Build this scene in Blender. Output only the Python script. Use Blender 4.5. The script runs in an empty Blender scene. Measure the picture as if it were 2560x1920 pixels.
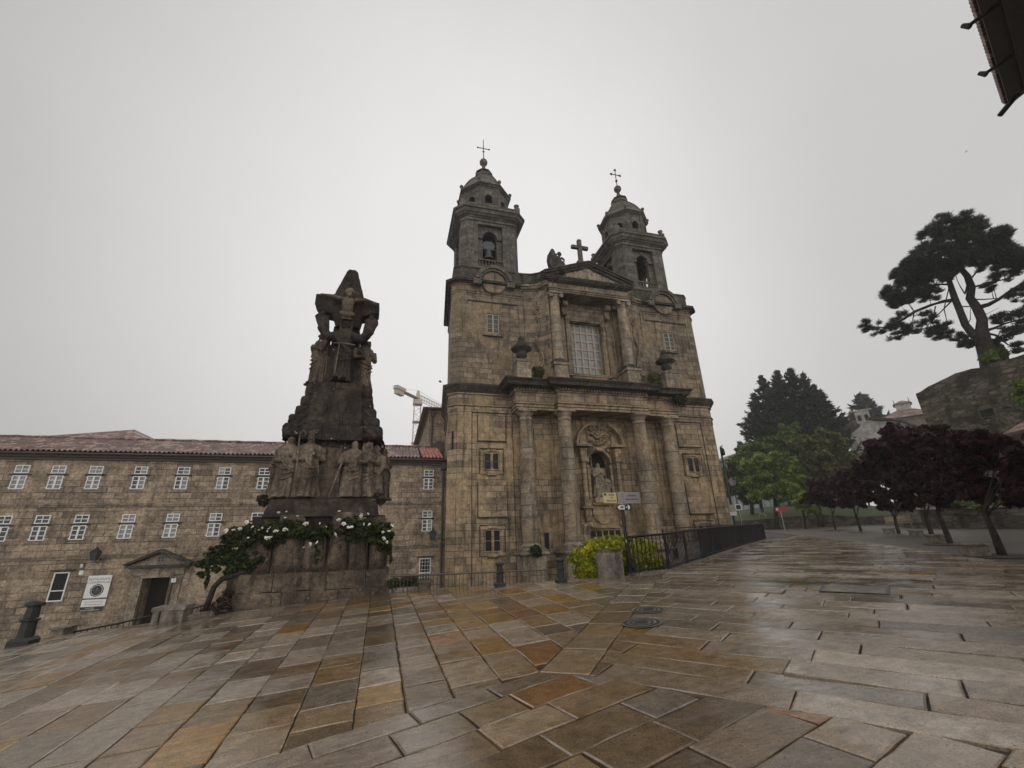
import bpy, math, random
import numpy as np
from mathutils import Vector, Matrix, noise

SC = bpy.context.scene
COL = SC.collection
PI = math.pi
RAD = math.radians

# ------------------------------------------------------------------ camera
# World axes: X runs along the church front, Y goes into the church, Z up. The camera stands at the origin.
F_PX, PITCH, ROLL, YAW = 1080.0, 0.3518, -0.03225, 0.27719
cp_, sp_ = math.cos(PITCH), math.sin(PITCH)
_fw = np.array([0, cp_, sp_]); _up = np.array([0, -sp_, cp_]); _rt = np.array([1.0, 0, 0])
_r = math.cos(ROLL) * _rt + math.sin(ROLL) * _up
_u = -math.sin(ROLL) * _rt + math.cos(ROLL) * _up
_e = np.array([math.cos(YAW), math.sin(YAW), 0]); _n = np.array([-math.sin(YAW), math.cos(YAW), 0])
def _loc(v): return np.array([v @ _e, v @ _n, v[2]])
CR, CU, CF = _loc(_r), _loc(_u), _loc(_fw)
cam_data = bpy.data.cameras.new("camera")
cam_data.sensor_width = 36.0
cam_data.lens = 36.0 * F_PX / 2560.0
cam_data.clip_start = 0.05
cam_data.clip_end = 2000.0
cam = bpy.data.objects.new("camera", cam_data)
M = Matrix.Identity(4)
for i in range(3):
    M[i][0], M[i][1], M[i][2] = CR[i], CU[i], -CF[i]
cam.matrix_world = M
COL.objects.link(cam)
SC.camera = cam

# ------------------------------------------------------------------ overcast sky
SUN_AZ, SUN_EL = RAD(6), RAD(52)      # behind the cloud, over the church
SUN_DIR = Vector((math.sin(SUN_AZ) * math.cos(SUN_EL), math.cos(SUN_AZ) * math.cos(SUN_EL), math.sin(SUN_EL)))
world = bpy.data.worlds.new("World"); SC.world = world; world.use_nodes = True
TILT = (-0.0826, 0.1073, 0.0620, 0.1014)      # cloud cover thicker to the left, thinner overhead
def _math(N, L, op, a, b_=None):
    m = N.new('ShaderNodeMath'); m.operation = op
    for i, v in enumerate((a, b_)):
        if v is None: continue
        if isinstance(v, (int, float)): m.inputs[i].default_value = v
        else: L.new(v, m.inputs[i])
    return m.outputs[0]
def build_world():
    nt = world.node_tree; nt.nodes.clear(); N = nt.nodes; L = nt.links
    out = N.new('ShaderNodeOutputWorld')
    sky = N.new('ShaderNodeTexSky'); sky.sky_type = 'NISHITA'; sky.sun_disc = False
    sky.sun_elevation = SUN_EL; sky.sun_rotation = SUN_AZ
    b1 = N.new('ShaderNodeBackground'); b1.inputs['Strength'].default_value = 0.05
    L.new(sky.outputs[0], b1.inputs['Color'])
    tc = N.new('ShaderNodeTexCoord')
    nz = N.new('ShaderNodeTexNoise'); nz.inputs['Scale'].default_value = 1.6; nz.inputs['Detail'].default_value = 4
    L.new(tc.outputs['Generated'], nz.inputs['Vector'])
    dot = N.new('ShaderNodeVectorMath'); dot.operation = 'DOT_PRODUCT'
    g = Vector((0.10, 0.86, 0.50)).normalized()
    dot.inputs[1].default_value = g
    L.new(tc.outputs['Generated'], dot.inputs[0])
    ramp = N.new('ShaderNodeMapRange'); ramp.interpolation_type = 'SMOOTHSTEP'
    ramp.inputs['From Min'].default_value = 0.66; ramp.inputs['From Max'].default_value = 1.02
    ramp.inputs['To Min'].default_value = 0.575; ramp.inputs['To Max'].default_value = 0.83
    L.new(dot.outputs['Value'], ramp.inputs['Value'])
    # the unseen sky behind the viewer is brightened to fill the fronts and ground
    back = N.new('ShaderNodeMapRange'); back.interpolation_type = 'SMOOTHSTEP'
    back.inputs['From Min'].default_value = 0.25; back.inputs['From Max'].default_value = -0.75
    back.inputs['To Min'].default_value = 0.0; back.inputs['To Max'].default_value = 1.15
    L.new(dot.outputs['Value'], back.inputs['Value'])
    cl = N.new('ShaderNodeMapRange')
    cl.inputs['From Min'].default_value = 0.35; cl.inputs['From Max'].default_value = 0.65
    cl.inputs['To Min'].default_value = -0.035; cl.inputs['To Max'].default_value = 0.02
    L.new(nz.outputs['Fac'], cl.inputs['Value'])
    s1 = N.new('ShaderNodeMath'); s1.operation = 'ADD'; s2 = N.new('ShaderNodeMath'); s2.operation = 'ADD'
    L.new(ramp.outputs[0], s1.inputs[0]); L.new(cl.outputs[0], s1.inputs[1])
    L.new(s1.outputs[0], s2.inputs[0]); L.new(back.outputs[0], s2.inputs[1])
    tilt = N.new('ShaderNodeVectorMath'); tilt.operation = 'DOT_PRODUCT'; tilt.inputs[1].default_value = TILT[1:]; L.new(tc.outputs['Generated'], tilt.inputs[0])
    tadd = _math(N, L, 'ADD', tilt.outputs['Value'], TILT[0]); s3 = N.new('ShaderNodeMath'); s3.operation = 'ADD'; L.new(s2.outputs[0], s3.inputs[0]); L.new(tadd, s3.inputs[1]); s2 = s3
    b2 = N.new('ShaderNodeBackground'); b2.inputs['Color'].default_value = (1.0, 0.985, 0.968, 1)
    L.new(s2.outputs[0], b2.inputs['Strength'])
    mx = N.new('ShaderNodeMixShader'); mx.inputs[0].default_value = 0.96
    L.new(b1.outputs[0], mx.inputs[1]); L.new(b2.outputs[0], mx.inputs[2])
    L.new(mx.outputs[0], out.inputs['Surface'])
build_world()
sun_data = bpy.data.lights.new("sun", 'SUN'); sun_data.energy = 0.5; sun_data.angle = RAD(50); sun_data.color = (1, 0.96, 0.9)
sun = bpy.data.objects.new("sun", sun_data); COL.objects.link(sun)
sun.rotation_euler = (-SUN_DIR).to_track_quat('-Z', 'Y').to_euler()
SC.view_settings.view_transform = 'Standard'; SC.view_settings.look = 'None'
SC.view_settings.exposure = 0.0; SC.view_settings.gamma = 1.0
SC.render.engine = 'CYCLES'
SC.cycles.max_bounces = 6; SC.cycles.diffuse_bounces = 3; SC.cycles.glossy_bounces = 3
SC.cycles.transparent_max_bounces = 8; SC.cycles.volume_bounces = 1
SC.cycles.use_denoising = True

# ------------------------------------------------------------------ measuring helpers (survey of the place)
def ray(px, py):
    return CR * (px - 1280) / F_PX - CU * (py - 960) / F_PX + CF
def at_y(px, py, Y):
    d = ray(px, py); return Vector(d * (Y / d[1]))
def at_d(px, py, dist):
    d = ray(px, py); return Vector(d * (dist / math.hypot(d[0], d[1])))
def _ramp(x, x0, s0, s1, w):
    # slope s0 below x0, s1 above, blended over w
    return s0 * x + (s1 - s0) * w * math.log1p(math.exp(max(-40, min(40, (x - x0) / w))))
def gz(X, Y):
    return -1.65 + _ramp(X, 7.0, .067, .022, 1.2) - _ramp(0, 7.0, .067, .022, 1.2) + _ramp(max(Y, -5), 12.5, .034, .012, 1.0)
def ground_at(px, py):
    d = ray(px, py); lo, hi = 0.5, 400.0
    f = lambda t: d[2] * t - gz(d[0] * t, d[1] * t)
    t = 0.5
    while t < 300 and f(t) > 0: t *= 1.02
    lo, hi = t / 1.02, t
    for _ in range(30):
        m = (lo + hi) / 2
        if f(m) > 0: lo = m
        else: hi = m
    return Vector((d[0] * hi, d[1] * hi, gz(d[0] * hi, d[1] * hi)))
def px_scale(p):
    """source pixels per metre at point p"""
    return F_PX / float(np.dot(np.array(p), CF))

# ------------------------------------------------------------------ materials
def mat(name):
    m = bpy.data.materials.new(name); m.use_nodes = True
    nt = m.node_tree; b = nt.nodes['Principled BSDF']
    return m, nt.nodes, nt.links, b
def plain(name, col, rough=0.6, metal=0.0, spec=0.5, var=0.12, scale=6.0):
    m, N, L, b = mat(name)
    g = N.new('ShaderNodeNewGeometry')
    nz = N.new('ShaderNodeTexNoise'); nz.inputs['Scale'].default_value = scale; nz.inputs['Detail'].default_value = 5
    L.new(g.outputs['Position'], nz.inputs['Vector'])
    mr = N.new('ShaderNodeMapRange'); mr.inputs['From Min'].default_value = .3; mr.inputs['From Max'].default_value = .7
    mr.inputs['To Min'].default_value = 1 - var; mr.inputs['To Max'].default_value = 1 + var
    L.new(nz.outputs['Fac'], mr.inputs['Value'])
    mu = N.new('ShaderNodeMix'); mu.data_type = 'RGBA'; mu.blend_type = 'MULTIPLY'; mu.inputs[0].default_value = 1
    mu.inputs[6].default_value = (*col, 1); L.new(mr.outputs[0], mu.inputs[7])
    L.new(mu.outputs[2], b.inputs['Base Color'])
    b.inputs['Roughness'].default_value = rough; b.inputs['Metallic'].default_value = metal
    b.inputs['Specular IOR Level'].default_value = spec
    return m
def _mix(N, L, fac, a, b_, typ='MIX'):
    m = N.new('ShaderNodeMix'); m.data_type = 'RGBA'; m.blend_type = typ
    for s, v in ((0, fac), (6, a), (7, b_)):
        if isinstance(v, (int, float)): m.inputs[s].default_value = v
        elif isinstance(v, tuple): m.inputs[s].default_value = (*v, 1)
        else: L.new(v, m.inputs[s])
    return m.outputs[2]
def _noise(N, L, vec, scale, detail=5, rough=.55, typ=None):
    n = N.new('ShaderNodeTexNoise'); n.inputs['Scale'].default_value = scale; n.inputs['Detail'].default_value = detail
    n.inputs['Roughness'].default_value = rough
    L.new(vec, n.inputs['Vector']); return n.outputs['Fac']
def _rng(N, L, v, a, b_, c=0.0, d=1.0, smooth=True):
    m = N.new('ShaderNodeMapRange'); m.interpolation_type = 'SMOOTHSTEP' if smooth else 'LINEAR'
    for k, x in zip(('From Min', 'From Max', 'To Min', 'To Max'), (a, b_, c, d)): m.inputs[k].default_value = x
    L.new(v, m.inputs['Value']); return m.outputs[0]
def stone(name, c1, c2, mortar, row=.42, bw=.95, lichen=.3, stain=.5, dark=(.03, .027, .022), bump=.35, ashlar=True,
          moss=0.0, mortar_w=.012, grain=1.0, top_dark=None, warm=None, rough=.82, blotch=.0):
    """weathered granite ashlar laid in courses on vertical faces (u = X + Y, v = Z)"""
    m, N, L, b = mat(name)
    g = N.new('ShaderNodeNewGeometry'); P = g.outputs['Position']
    sp = N.new('ShaderNodeSeparateXYZ'); L.new(P, sp.inputs[0])
    u = _math(N, L, 'ADD', sp.outputs['X'], sp.outputs['Y'])
    cb = N.new('ShaderNodeCombineXYZ'); L.new(u, cb.inputs[0]); L.new(sp.outputs['Z'], cb.inputs[1])
    if ashlar:
        br = N.new('ShaderNodeTexBrick'); L.new(cb.outputs[0], br.inputs['Vector'])
        br.inputs['Scale'].default_value = 1; br.inputs['Brick Width'].default_value = bw; br.inputs['Row Height'].default_value = row
        br.inputs['Mortar Size'].default_value = mortar_w; br.inputs['Mortar Smooth'].default_value = .4
        br.offset = .37; br.squash = .8; br.squash_frequency = 3
        br.inputs['Color1'].default_value = (*c1, 1); br.inputs['Color2'].default_value = (*c2, 1); br.inputs['Mortar'].default_value = (*mortar, 1)
        col = br.outputs['Color']
    else:
        col = _mix(N, L, _rng(N, L, _noise(N, L, P, 1.3), .35, .65), c1, c2)
    big = _noise(N, L, P, .35, 4)
    if warm: col = _mix(N, L, _rng(N, L, big, .46, .62, 0, .75), col, warm)
    mid = _noise(N, L, P, 2.2, 6, .65)
    col = _mix(N, L, 1.0, col, _rng_col(N, L, mid, .3, .72, .55, 1.36), 'MULTIPLY')
    fine = _noise(N, L, P, 22, 6, .7)
    med = _noise(N, L, P, 7.5, 5, .7)
    col = _mix(N, L, grain, col, _rng_col(N, L, med, .3, .7, .5, 1.5), 'MULTIPLY')
    col = _mix(N, L, grain, col, _rng_col(N, L, fine, .3, .7, .55, 1.45), 'MULTIPLY')
    if blotch: col = _mix(N, L, _rng(N, L, _noise(N, L, P, 3.3, 6, .72), .55, .66, 0, blotch), col, dark)
    # rain streaks: noise stretched down the face
    st = N.new('ShaderNodeCombineXYZ'); L.new(_math(N, L, 'MULTIPLY', u, 2.6), st.inputs[0])
    L.new(_math(N, L, 'MULTIPLY', sp.outputs['Z'], .28), st.inputs[1])
    sn = _noise(N, L, st.outputs[0], 1.0, 6, .62)
    if stain: col = _mix(N, L, _rng(N, L, sn, .5, .68, 0, stain), col, dark)
    if top_dark:   # the older grey growth on the exposed upper storeys
        zz = _math(N, L, 'ADD', sp.outputs['Z'], _math(N, L, 'MULTIPLY', mid, 6.0))
        col = _mix(N, L, _rng(N, L, zz, top_dark[0], top_dark[1], 0, top_dark[2]), col, top_dark[3], 'MULTIPLY')
    if moss:
        sn2 = N.new('ShaderNodeSeparateXYZ'); L.new(g.outputs['Normal'], sn2.inputs[0])
        f = _math(N, L, 'MULTIPLY', _rng(N, L, sn2.outputs['Z'], .3, .8), _rng(N, L, mid, .3, .5))
        col = _mix(N, L, _math(N, L, 'MULTIPLY', f, moss), col, (.035, .035, .02))
    if lichen:
        v = N.new('ShaderNodeTexVoronoi'); v.inputs['Scale'].default_value = 7; L.new(P, v.inputs['Vector'])
        patch = _rng(N, L, _noise(N, L, P, .8, 3), .5, .62)
        spot = _math(N, L, 'MULTIPLY', _rng(N, L, v.outputs['Distance'], .30, .14), _rng(N, L, _noise(N, L, P, 3.1, 3), .52, .6))
        spot = _math(N, L, 'MULTIPLY', spot, patch)
        col = _mix(N, L, _math(N, L, 'MULTIPLY', spot, lichen), col, (.62, .6, .54))
    L.new(col, b.inputs['Base Color'])
    b.inputs['Roughness'].default_value = rough; b.inputs['Specular IOR Level'].default_value = .3
    h = _math(N, L, 'ADD', _math(N, L, 'MULTIPLY', mid, .4), _math(N, L, 'ADD', _math(N, L, 'MULTIPLY', med, .5), _math(N, L, 'MULTIPLY', fine, .35)))
    if ashlar: h = _math(N, L, 'SUBTRACT', h, _math(N, L, 'MULTIPLY', br.outputs['Fac'], .5))
    bp = N.new('ShaderNodeBump'); bp.inputs['Strength'].default_value = bump; bp.inputs['Distance'].default_value = .06
    L.new(h, bp.inputs['Height']); L.new(bp.outputs[0], b.inputs['Normal'])
    return m
def _rng_col(N, L, v, a, b_, c, d):
    r = _rng(N, L, v, a, b_, c, d, False)
    cc = N.new('ShaderNodeCombineColor')
    for i in range(3): L.new(r, cc.inputs[i])
    return cc.outputs[0]

MAT = {}
MAT['church'] = stone('church_stone', (.43, .325, .21), (.21, .16, .105), (.10, .076, .05), lichen=.4, stain=.7, top_dark=(11, 18, .9, (.58, .60, .66)), warm=(.45, .325, .185), bump=.4, blotch=.3, mortar_w=.022, grain=.55, dark=(.028, .022, .015))
MAT['church_top'] = stone('tower_stone', (.165, .14, .115), (.085, .074, .062), (.05, .043, .035), lichen=.9, stain=.65, bump=.5, moss=.7, blotch=.6)
MAT['column'] = stone('column_stone', (.34, .275, .20), (.23, .187, .138), (.10, .082, .06), row=.78, bw=3.0, lichen=.9, stain=.6, bump=.35, grain=.6, mortar_w=.03, blotch=.25, warm=(.36, .27, .175))
MAT['trim'] = stone('moulding_stone', (.33, .265, .19), (.22, .176, .13), (.1, .08, .06), row=2, bw=1.3, lichen=.3, stain=.75, bump=.4, moss=.85, blotch=.5)
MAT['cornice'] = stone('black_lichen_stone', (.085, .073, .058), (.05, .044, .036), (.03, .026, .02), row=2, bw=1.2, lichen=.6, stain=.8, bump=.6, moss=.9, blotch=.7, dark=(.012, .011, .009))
MAT['convent'] = stone('convent_stone', (.39, .30, .21), (.19, .147, .104), (.125, .096, .068), row=.36, bw=.85, lichen=.06, stain=.42, bump=.35, warm=(.385, .295, .20), blotch=.15, dark=(.065, .048, .034), mortar_w=.024)
MAT['monument'] = stone('monument_granite', (.17, .128, .092), (.085, .065, .048), (.04, .034, .028), ashlar=False, lichen=.8, stain=.8, bump=1.0, moss=.75, dark=(.016, .013, .010), blotch=.75)
MAT['monument_dark'] = stone('monument_dark_granite', (.072, .054, .043), (.032, .025, .021), (.03, .026, .022), ashlar=False, lichen=.5, stain=.75, bump=1.0, moss=.8, dark=(.010, .008, .007), blotch=.7)
MAT['relief'] = stone('relief_granite', (.22, .172, .128), (.125, .098, .073), (.04, .034, .028), ashlar=False, lichen=.3, stain=.65, bump=.7, dark=(.024, .019, .014), blotch=.6)
MAT['statue'] = stone('statue_stone', (0.324, 0.257, 0.189), (0.216, 0.176, 0.128), (.1, .09, .08), ashlar=False, lichen=.2, stain=.4, bump=.4)
MAT['granite'] = stone('kerb_granite', (.30, .255, .21), (.2, .17, .14), (.1, .09, .08), ashlar=False, lichen=.4, stain=.6, bump=.5, moss=.5, rough=.6, blotch=.5)
MAT['white'] = plain('white_paint', (.78, .77, .75), .5, var=.05)
MAT['iron'] = plain('black_iron', (.009, .009, .01), .6, .1)
MAT['cast'] = plain('dark_green_cast_iron', (.016, .02, .018), .5, .1, var=.4, scale=14)
MAT['green_post'] = plain('dark_green_paint', (.02, .035, .03), .4, .1)
MAT['dark'] = plain('dark_interior', (.008, .007, .007), .8, var=.1)
MAT['steel'] = plain('brushed_steel', (.52, .51, .52), .38, .85, var=.06)
MAT['zinc'] = plain('zinc_pipe', (.5, .5, .52), .35, .8)
MAT['rust'] = plain('brown_painted_eaves', (.085, .065, .052), .6, .1)
MAT['wood'] = plain('old_painted_wood', (.32, .27, .19), .6, var=.2)
MAT['greywood'] = plain('grey_window_wood', (.16, .15, .13), .6, var=.2)
MAT['bronze'] = plain('bell_bronze', (.075, .08, .08), .5, .4, var=.3)
def glass(name, col, rough=.08, spec=.6, var=.5):
    m = plain(name, col, rough, 0, spec, var=var, scale=2.5); return m
MAT['glass'] = glass('window_glass', (.028, .03, .032), .12, .45)
MAT['curtain'] = glass('curtained_window_glass', (.19, .185, .18), .12, .6, .6)
MAT['bigglass'] = glass('hazy_window_glass', (.17, .172, .175), .25, .6, .3)
MAT['black'] = plain('black_paint', (.01, .01, .01), .45)
MAT['text'] = plain('dark_lettering', (.03, .03, .032), .6, var=.02)
MAT['textgrey'] = plain('faded_lettering', (.16, .15, .14), .6, var=.02)
MAT['cream'] = plain('cream_enamel', (.62, .52, .26), .3, var=.08)
MAT['blue'] = plain('blue_enamel', (.018, .03, .17), .35, var=.05)
MAT['red'] = plain('red_sign_paint', (.5, .03, .022), .4, var=.08)
MAT['plaster'] = stone('weathered_plaster', (.42, .40, .37), (.33, .31, .285), (.2, .2, .2), ashlar=False, lichen=0, stain=.4, bump=.2, dark=(.12, .11, .1))
MAT['sandstone'] = stone('house_stone', (.23, .2, .16), (.17, .145, .115), (.1, .09, .08), row=.45, bw=1.0, lichen=.1, stain=.3, bump=.3)

def rubble():
    m, N, L, b = mat('rubble_masonry')
    g = N.new('ShaderNodeNewGeometry'); sp = N.new('ShaderNodeSeparateXYZ'); L.new(g.outputs['Position'], sp.inputs[0])
    u = _math(N, L, 'SUBTRACT', sp.outputs['X'], sp.outputs['Y'])
    cb = N.new('ShaderNodeCombineXYZ'); L.new(_math(N, L, 'MULTIPLY', u, 1.5), cb.inputs[0]); L.new(_math(N, L, 'MULTIPLY', sp.outputs['Z'], 3.6), cb.inputs[1])
    wn = N.new('ShaderNodeTexNoise'); wn.inputs['Scale'].default_value = 1.5; L.new(cb.outputs[0], wn.inputs['Vector'])
    ad = N.new('ShaderNodeVectorMath'); ad.operation = 'MULTIPLY_ADD'; L.new(wn.outputs['Color'], ad.inputs[0]); ad.inputs[1].default_value = (.45, .45, 0); L.new(cb.outputs[0], ad.inputs[2])
    v = N.new('ShaderNodeTexVoronoi'); v.feature = 'DISTANCE_TO_EDGE'; v.inputs['Scale'].default_value = 1.25; L.new(ad.outputs[0], v.inputs['Vector'])
    v2 = N.new('ShaderNodeTexVoronoi'); v2.inputs['Scale'].default_value = 1.25; L.new(ad.outputs[0], v2.inputs['Vector'])
    s = N.new('ShaderNodeSeparateColor'); L.new(v2.outputs['Color'], s.inputs[0])
    col = _mix(N, L, s.outputs[0], (.07, .058, .045), (.20, .162, .118))
    col = _mix(N, L, 1.0, col, _rng_col(N, L, _noise(N, L, g.outputs['Position'], 9, 6, .7), .3, .7, .6, 1.4), 'MULTIPLY')
    edge = _rng(N, L, v.outputs['Distance'], .015, .06, 1, 0)
    col = _mix(N, L, edge, col, (.03, .026, .02))
    col = _mix(N, L, _rng(N, L, _noise(N, L, g.outputs['Position'], .7, 4), .48, .62, 0, .75), col, (.022, .02, .012))
    L.new(col, b.inputs['Base Color']); b.inputs['Roughness'].default_value = .85
    bp = N.new('ShaderNodeBump'); bp.inputs['Strength'].default_value = .8; bp.inputs['Distance'].default_value = .1
    L.new(_math(N, L, 'SUBTRACT', _noise(N, L, g.outputs['Position'], 6), _math(N, L, 'MULTIPLY', edge, .8)), bp.inputs['Height']); L.new(bp.outputs[0], b.inputs['Normal'])
    return m
MAT['rubble'] = rubble()

def tiles(name, c1, c2, c3):
    m, N, L, b = mat(name)
    g = N.new('ShaderNodeNewGeometry'); P = g.outputs['Position']; sp = N.new('ShaderNodeSeparateXYZ'); L.new(P, sp.inputs[0])
    cb = N.new('ShaderNodeCombineXYZ'); L.new(_math(N, L, 'MULTIPLY', sp.outputs['X'], 3.7), cb.inputs[0]); L.new(_math(N, L, 'MULTIPLY', sp.outputs['Z'], 5.5), cb.inputs[1])
    v = N.new('ShaderNodeTexVoronoi'); v.inputs['Scale'].default_value = 1.0; L.new(cb.outputs[0], v.inputs['Vector'])
    s = N.new('ShaderNodeSeparateColor'); L.new(v.outputs['Color'], s.inputs[0])
    col = _mix(N, L, s.outputs[0], c1, c2)
    col = _mix(N, L, _rng(N, L, s.outputs[1], .72, .85), col, c3)
    col = _mix(N, L, 1.0, col, _rng_col(N, L, _noise(N, L, P, 5, 5, .7), .3, .7, .65, 1.35), 'MULTIPLY')
    L.new(col, b.inputs['Base Color']); b.inputs['Roughness'].default_value = .6
    return m
MAT['tiles'] = tiles('old_roof_tiles', (.19, .09, .07), (.06, .038, .033), (.30, .20, .165))
MAT['newtiles'] = tiles('new_red_roof_tiles', (.36, .075, .05), (.27, .055, .04), (.42, .13, .09))

def paving():
    m, N, L, b = mat('wet_granite_paving')
    g = N.new('ShaderNodeNewGeometry'); P = g.outputs['Position']
    at = N.new('ShaderNodeAttribute'); at.attribute_name = 'slab'
    al = N.new('ShaderNodeAttribute'); al.attribute_name = 'gloss'
    n1 = _noise(N, L, P, 7, 8, .7); n2 = _noise(N, L, P, 70, 6, .8); n0 = _noise(N, L, P, 1.1, 4, .6)
    mp = N.new('ShaderNodeMapping'); mp.inputs['Rotation'].default_value = (0, 0, .5); mp.inputs['Scale'].default_value = (3.2, 11, 4); L.new(P, mp.inputs[0])
    cleft = _noise(N, L, mp.outputs[0], 1.0, 7, .68)
    col = _mix(N, L, 1.0, at.outputs['Color'], _rng_col(N, L, n1, .28, .72, .55, 1.45), 'MULTIPLY')
    col = _mix(N, L, 1.0, col, _rng_col(N, L, n2, .3, .7, .3, 1.7), 'MULTIPLY')
    v = N.new('ShaderNodeTexVoronoi'); v.inputs['Scale'].default_value = 26; L.new(P, v.inputs['Vector'])
    pit = _math(N, L, 'MULTIPLY', _rng(N, L, v.outputs['Distance'], .32, .12), _rng(N, L, n1, .52, .62))
    col = _mix(N, L, _math(N, L, 'MULTIPLY', pit, .75), col, (.02, .015, .012))
    L.new(col, b.inputs['Base Color'])
    wet = _math(N, L, 'ADD', _math(N, L, 'MULTIPLY', n0, .65), _math(N, L, 'MULTIPLY', cleft, .35))
    film = _rng(N, L, _math(N, L, 'SUBTRACT', wet, _math(N, L, 'MULTIPLY', al.outputs['Fac'], .10)), .37, .56, 1, 0)
    r = _rng(N, L, film, 0, 1, .30, .05, False)
    L.new(r, b.inputs['Roughness']); b.inputs['Specular IOR Level'].default_value = .6
    h = _math(N, L, 'ADD', _math(N, L, 'MULTIPLY', cleft, 1.0), _math(N, L, 'MULTIPLY', n1, .45))
    h = _math(N, L, 'ADD', h, _math(N, L, 'MULTIPLY', n2, .18))
    h = _math(N, L, 'SUBTRACT', h, _math(N, L, 'MULTIPLY', pit, .35))
    bp = N.new('ShaderNodeBump'); bp.inputs['Distance'].default_value = .02
    L.new(_rng(N, L, film, 0, 1, .55, .14, False), bp.inputs['Strength'])
    L.new(h, bp.inputs['Height']); L.new(bp.outputs[0], b.inputs['Normal'])
    return m
MAT['paving'] = paving()
MAT['soil'] = plain('wet_soil', (.035, .027, .02), .75, var=.4, scale=9)
MAT['square'] = plain('wet_gravel_square', (.085, .072, .058), .42, var=.35, scale=5)
MAT['asphalt'] = plain('wet_lower_ground', (.09, .08, .068), .45, var=.25, scale=3)
MAT['grass'] = plain('mown_grass', (.055, .075, .018), .9, var=.35, scale=6)
def leafmat(name, c1, c2, c3=None, rough=.55, trans=.25):
    m, N, L, b = mat(name)
    g = N.new('ShaderNodeNewGeometry')
    col = _mix(N, L, _rng(N, L, _noise(N, L, g.outputs['Position'], 1.1, 5), .35, .65), c1, c2)
    if c3: col = _mix(N, L, _rng(N, L, _noise(N, L, g.outputs['Position'], 5.5, 3), .5, .62), col, c3)
    ri = N.new('ShaderNodeAttribute'); ri.attribute_name = 'leaf'
    col = _mix(N, L, 1.0, col, _rng_col(N, L, ri.outputs['Fac'], 0, 1, .6, 1.4), 'MULTIPLY')
    L.new(col, b.inputs['Base Color']); b.inputs['Roughness'].default_value = rough
    b.inputs['Specular IOR Level'].default_value = .3
    tr = N.new('ShaderNodeBsdfTranslucent'); L.new(col, tr.inputs['Color'])
    ms = N.new('ShaderNodeMixShader'); ms.inputs[0].default_value = trans
    L.new(b.outputs[0], ms.inputs[1]); L.new(tr.outputs[0], ms.inputs[2])
    L.new(ms.outputs[0], N['Material Output'].inputs['Surface'])
    return m
MAT['leaf_green'] = leafmat('green_leaves', (.10, .155, .025), (.055, .09, .018), (.17, .22, .045))
MAT['leaf_bright'] = leafmat('fresh_green_leaves', (.18, .27, .03), (.09, .15, .022), (.28, .35, .055))
MAT['leaf_mixed'] = leafmat('olive_leaves', (.12, .13, .035), (.07, .085, .025), (.19, .175, .07))
MAT['leaf_copper'] = leafmat('copper_leaves', (.042, .017, .017), (.02, .010, .010), (.075, .026, .022), rough=.65, trans=.3)
MAT['needles'] = leafmat('dark_conifer_needles', (.022, .034, .02), (.014, .022, .014), (.036, .05, .026), trans=.1)
MAT['pine'] = leafmat('pine_needles', (.024, .036, .016), (.014, .022, .011), (.045, .055, .022), trans=.1)
MAT['golden'] = leafmat('golden_conifer_foliage', (.42, .41, .025), (.16, .22, .02), (.55, .49, .035), trans=.35)
MAT['rose_leaf'] = leafmat('rose_leaves', (.045, .06, .018), (.02, .035, .012), (.085, .1, .03), trans=.2)
MAT['twig'] = leafmat('dry_twigs', (.07, .045, .035), (.04, .03, .02), trans=.1)
MAT['petal'] = plain('white_petals', (.8, .78, .72), .6, var=.06)
MAT['bark'] = stone('tree_bark', (.05, .04, .032), (.028, .023, .019), (.02, .02, .02), ashlar=False, lichen=0, stain=.5, bump=.9)
MAT['hazecrane'] = plain('haze_paled_crane_steel', (.40, .33, .28), .5, .1)  # pale tone puts part of the distance haze into the colour
MAT['ledge'] = stone('shadow_stain_ledge_stone', (.10, .08, .06), (.06, .049, .038), (.04, .03, .025), ashlar=False, lichen=.2, stain=.6, bump=.4, moss=.6)  # dark stone: shadow lines under mouldings put into the colour, with some stain
MAT['concrete'] = plain('pale_concrete', (.40, .37, .34), .7)
MAT['frost'] = plain('pale_glass_cladding', (.3, .36, .38), .3, var=.1)
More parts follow.
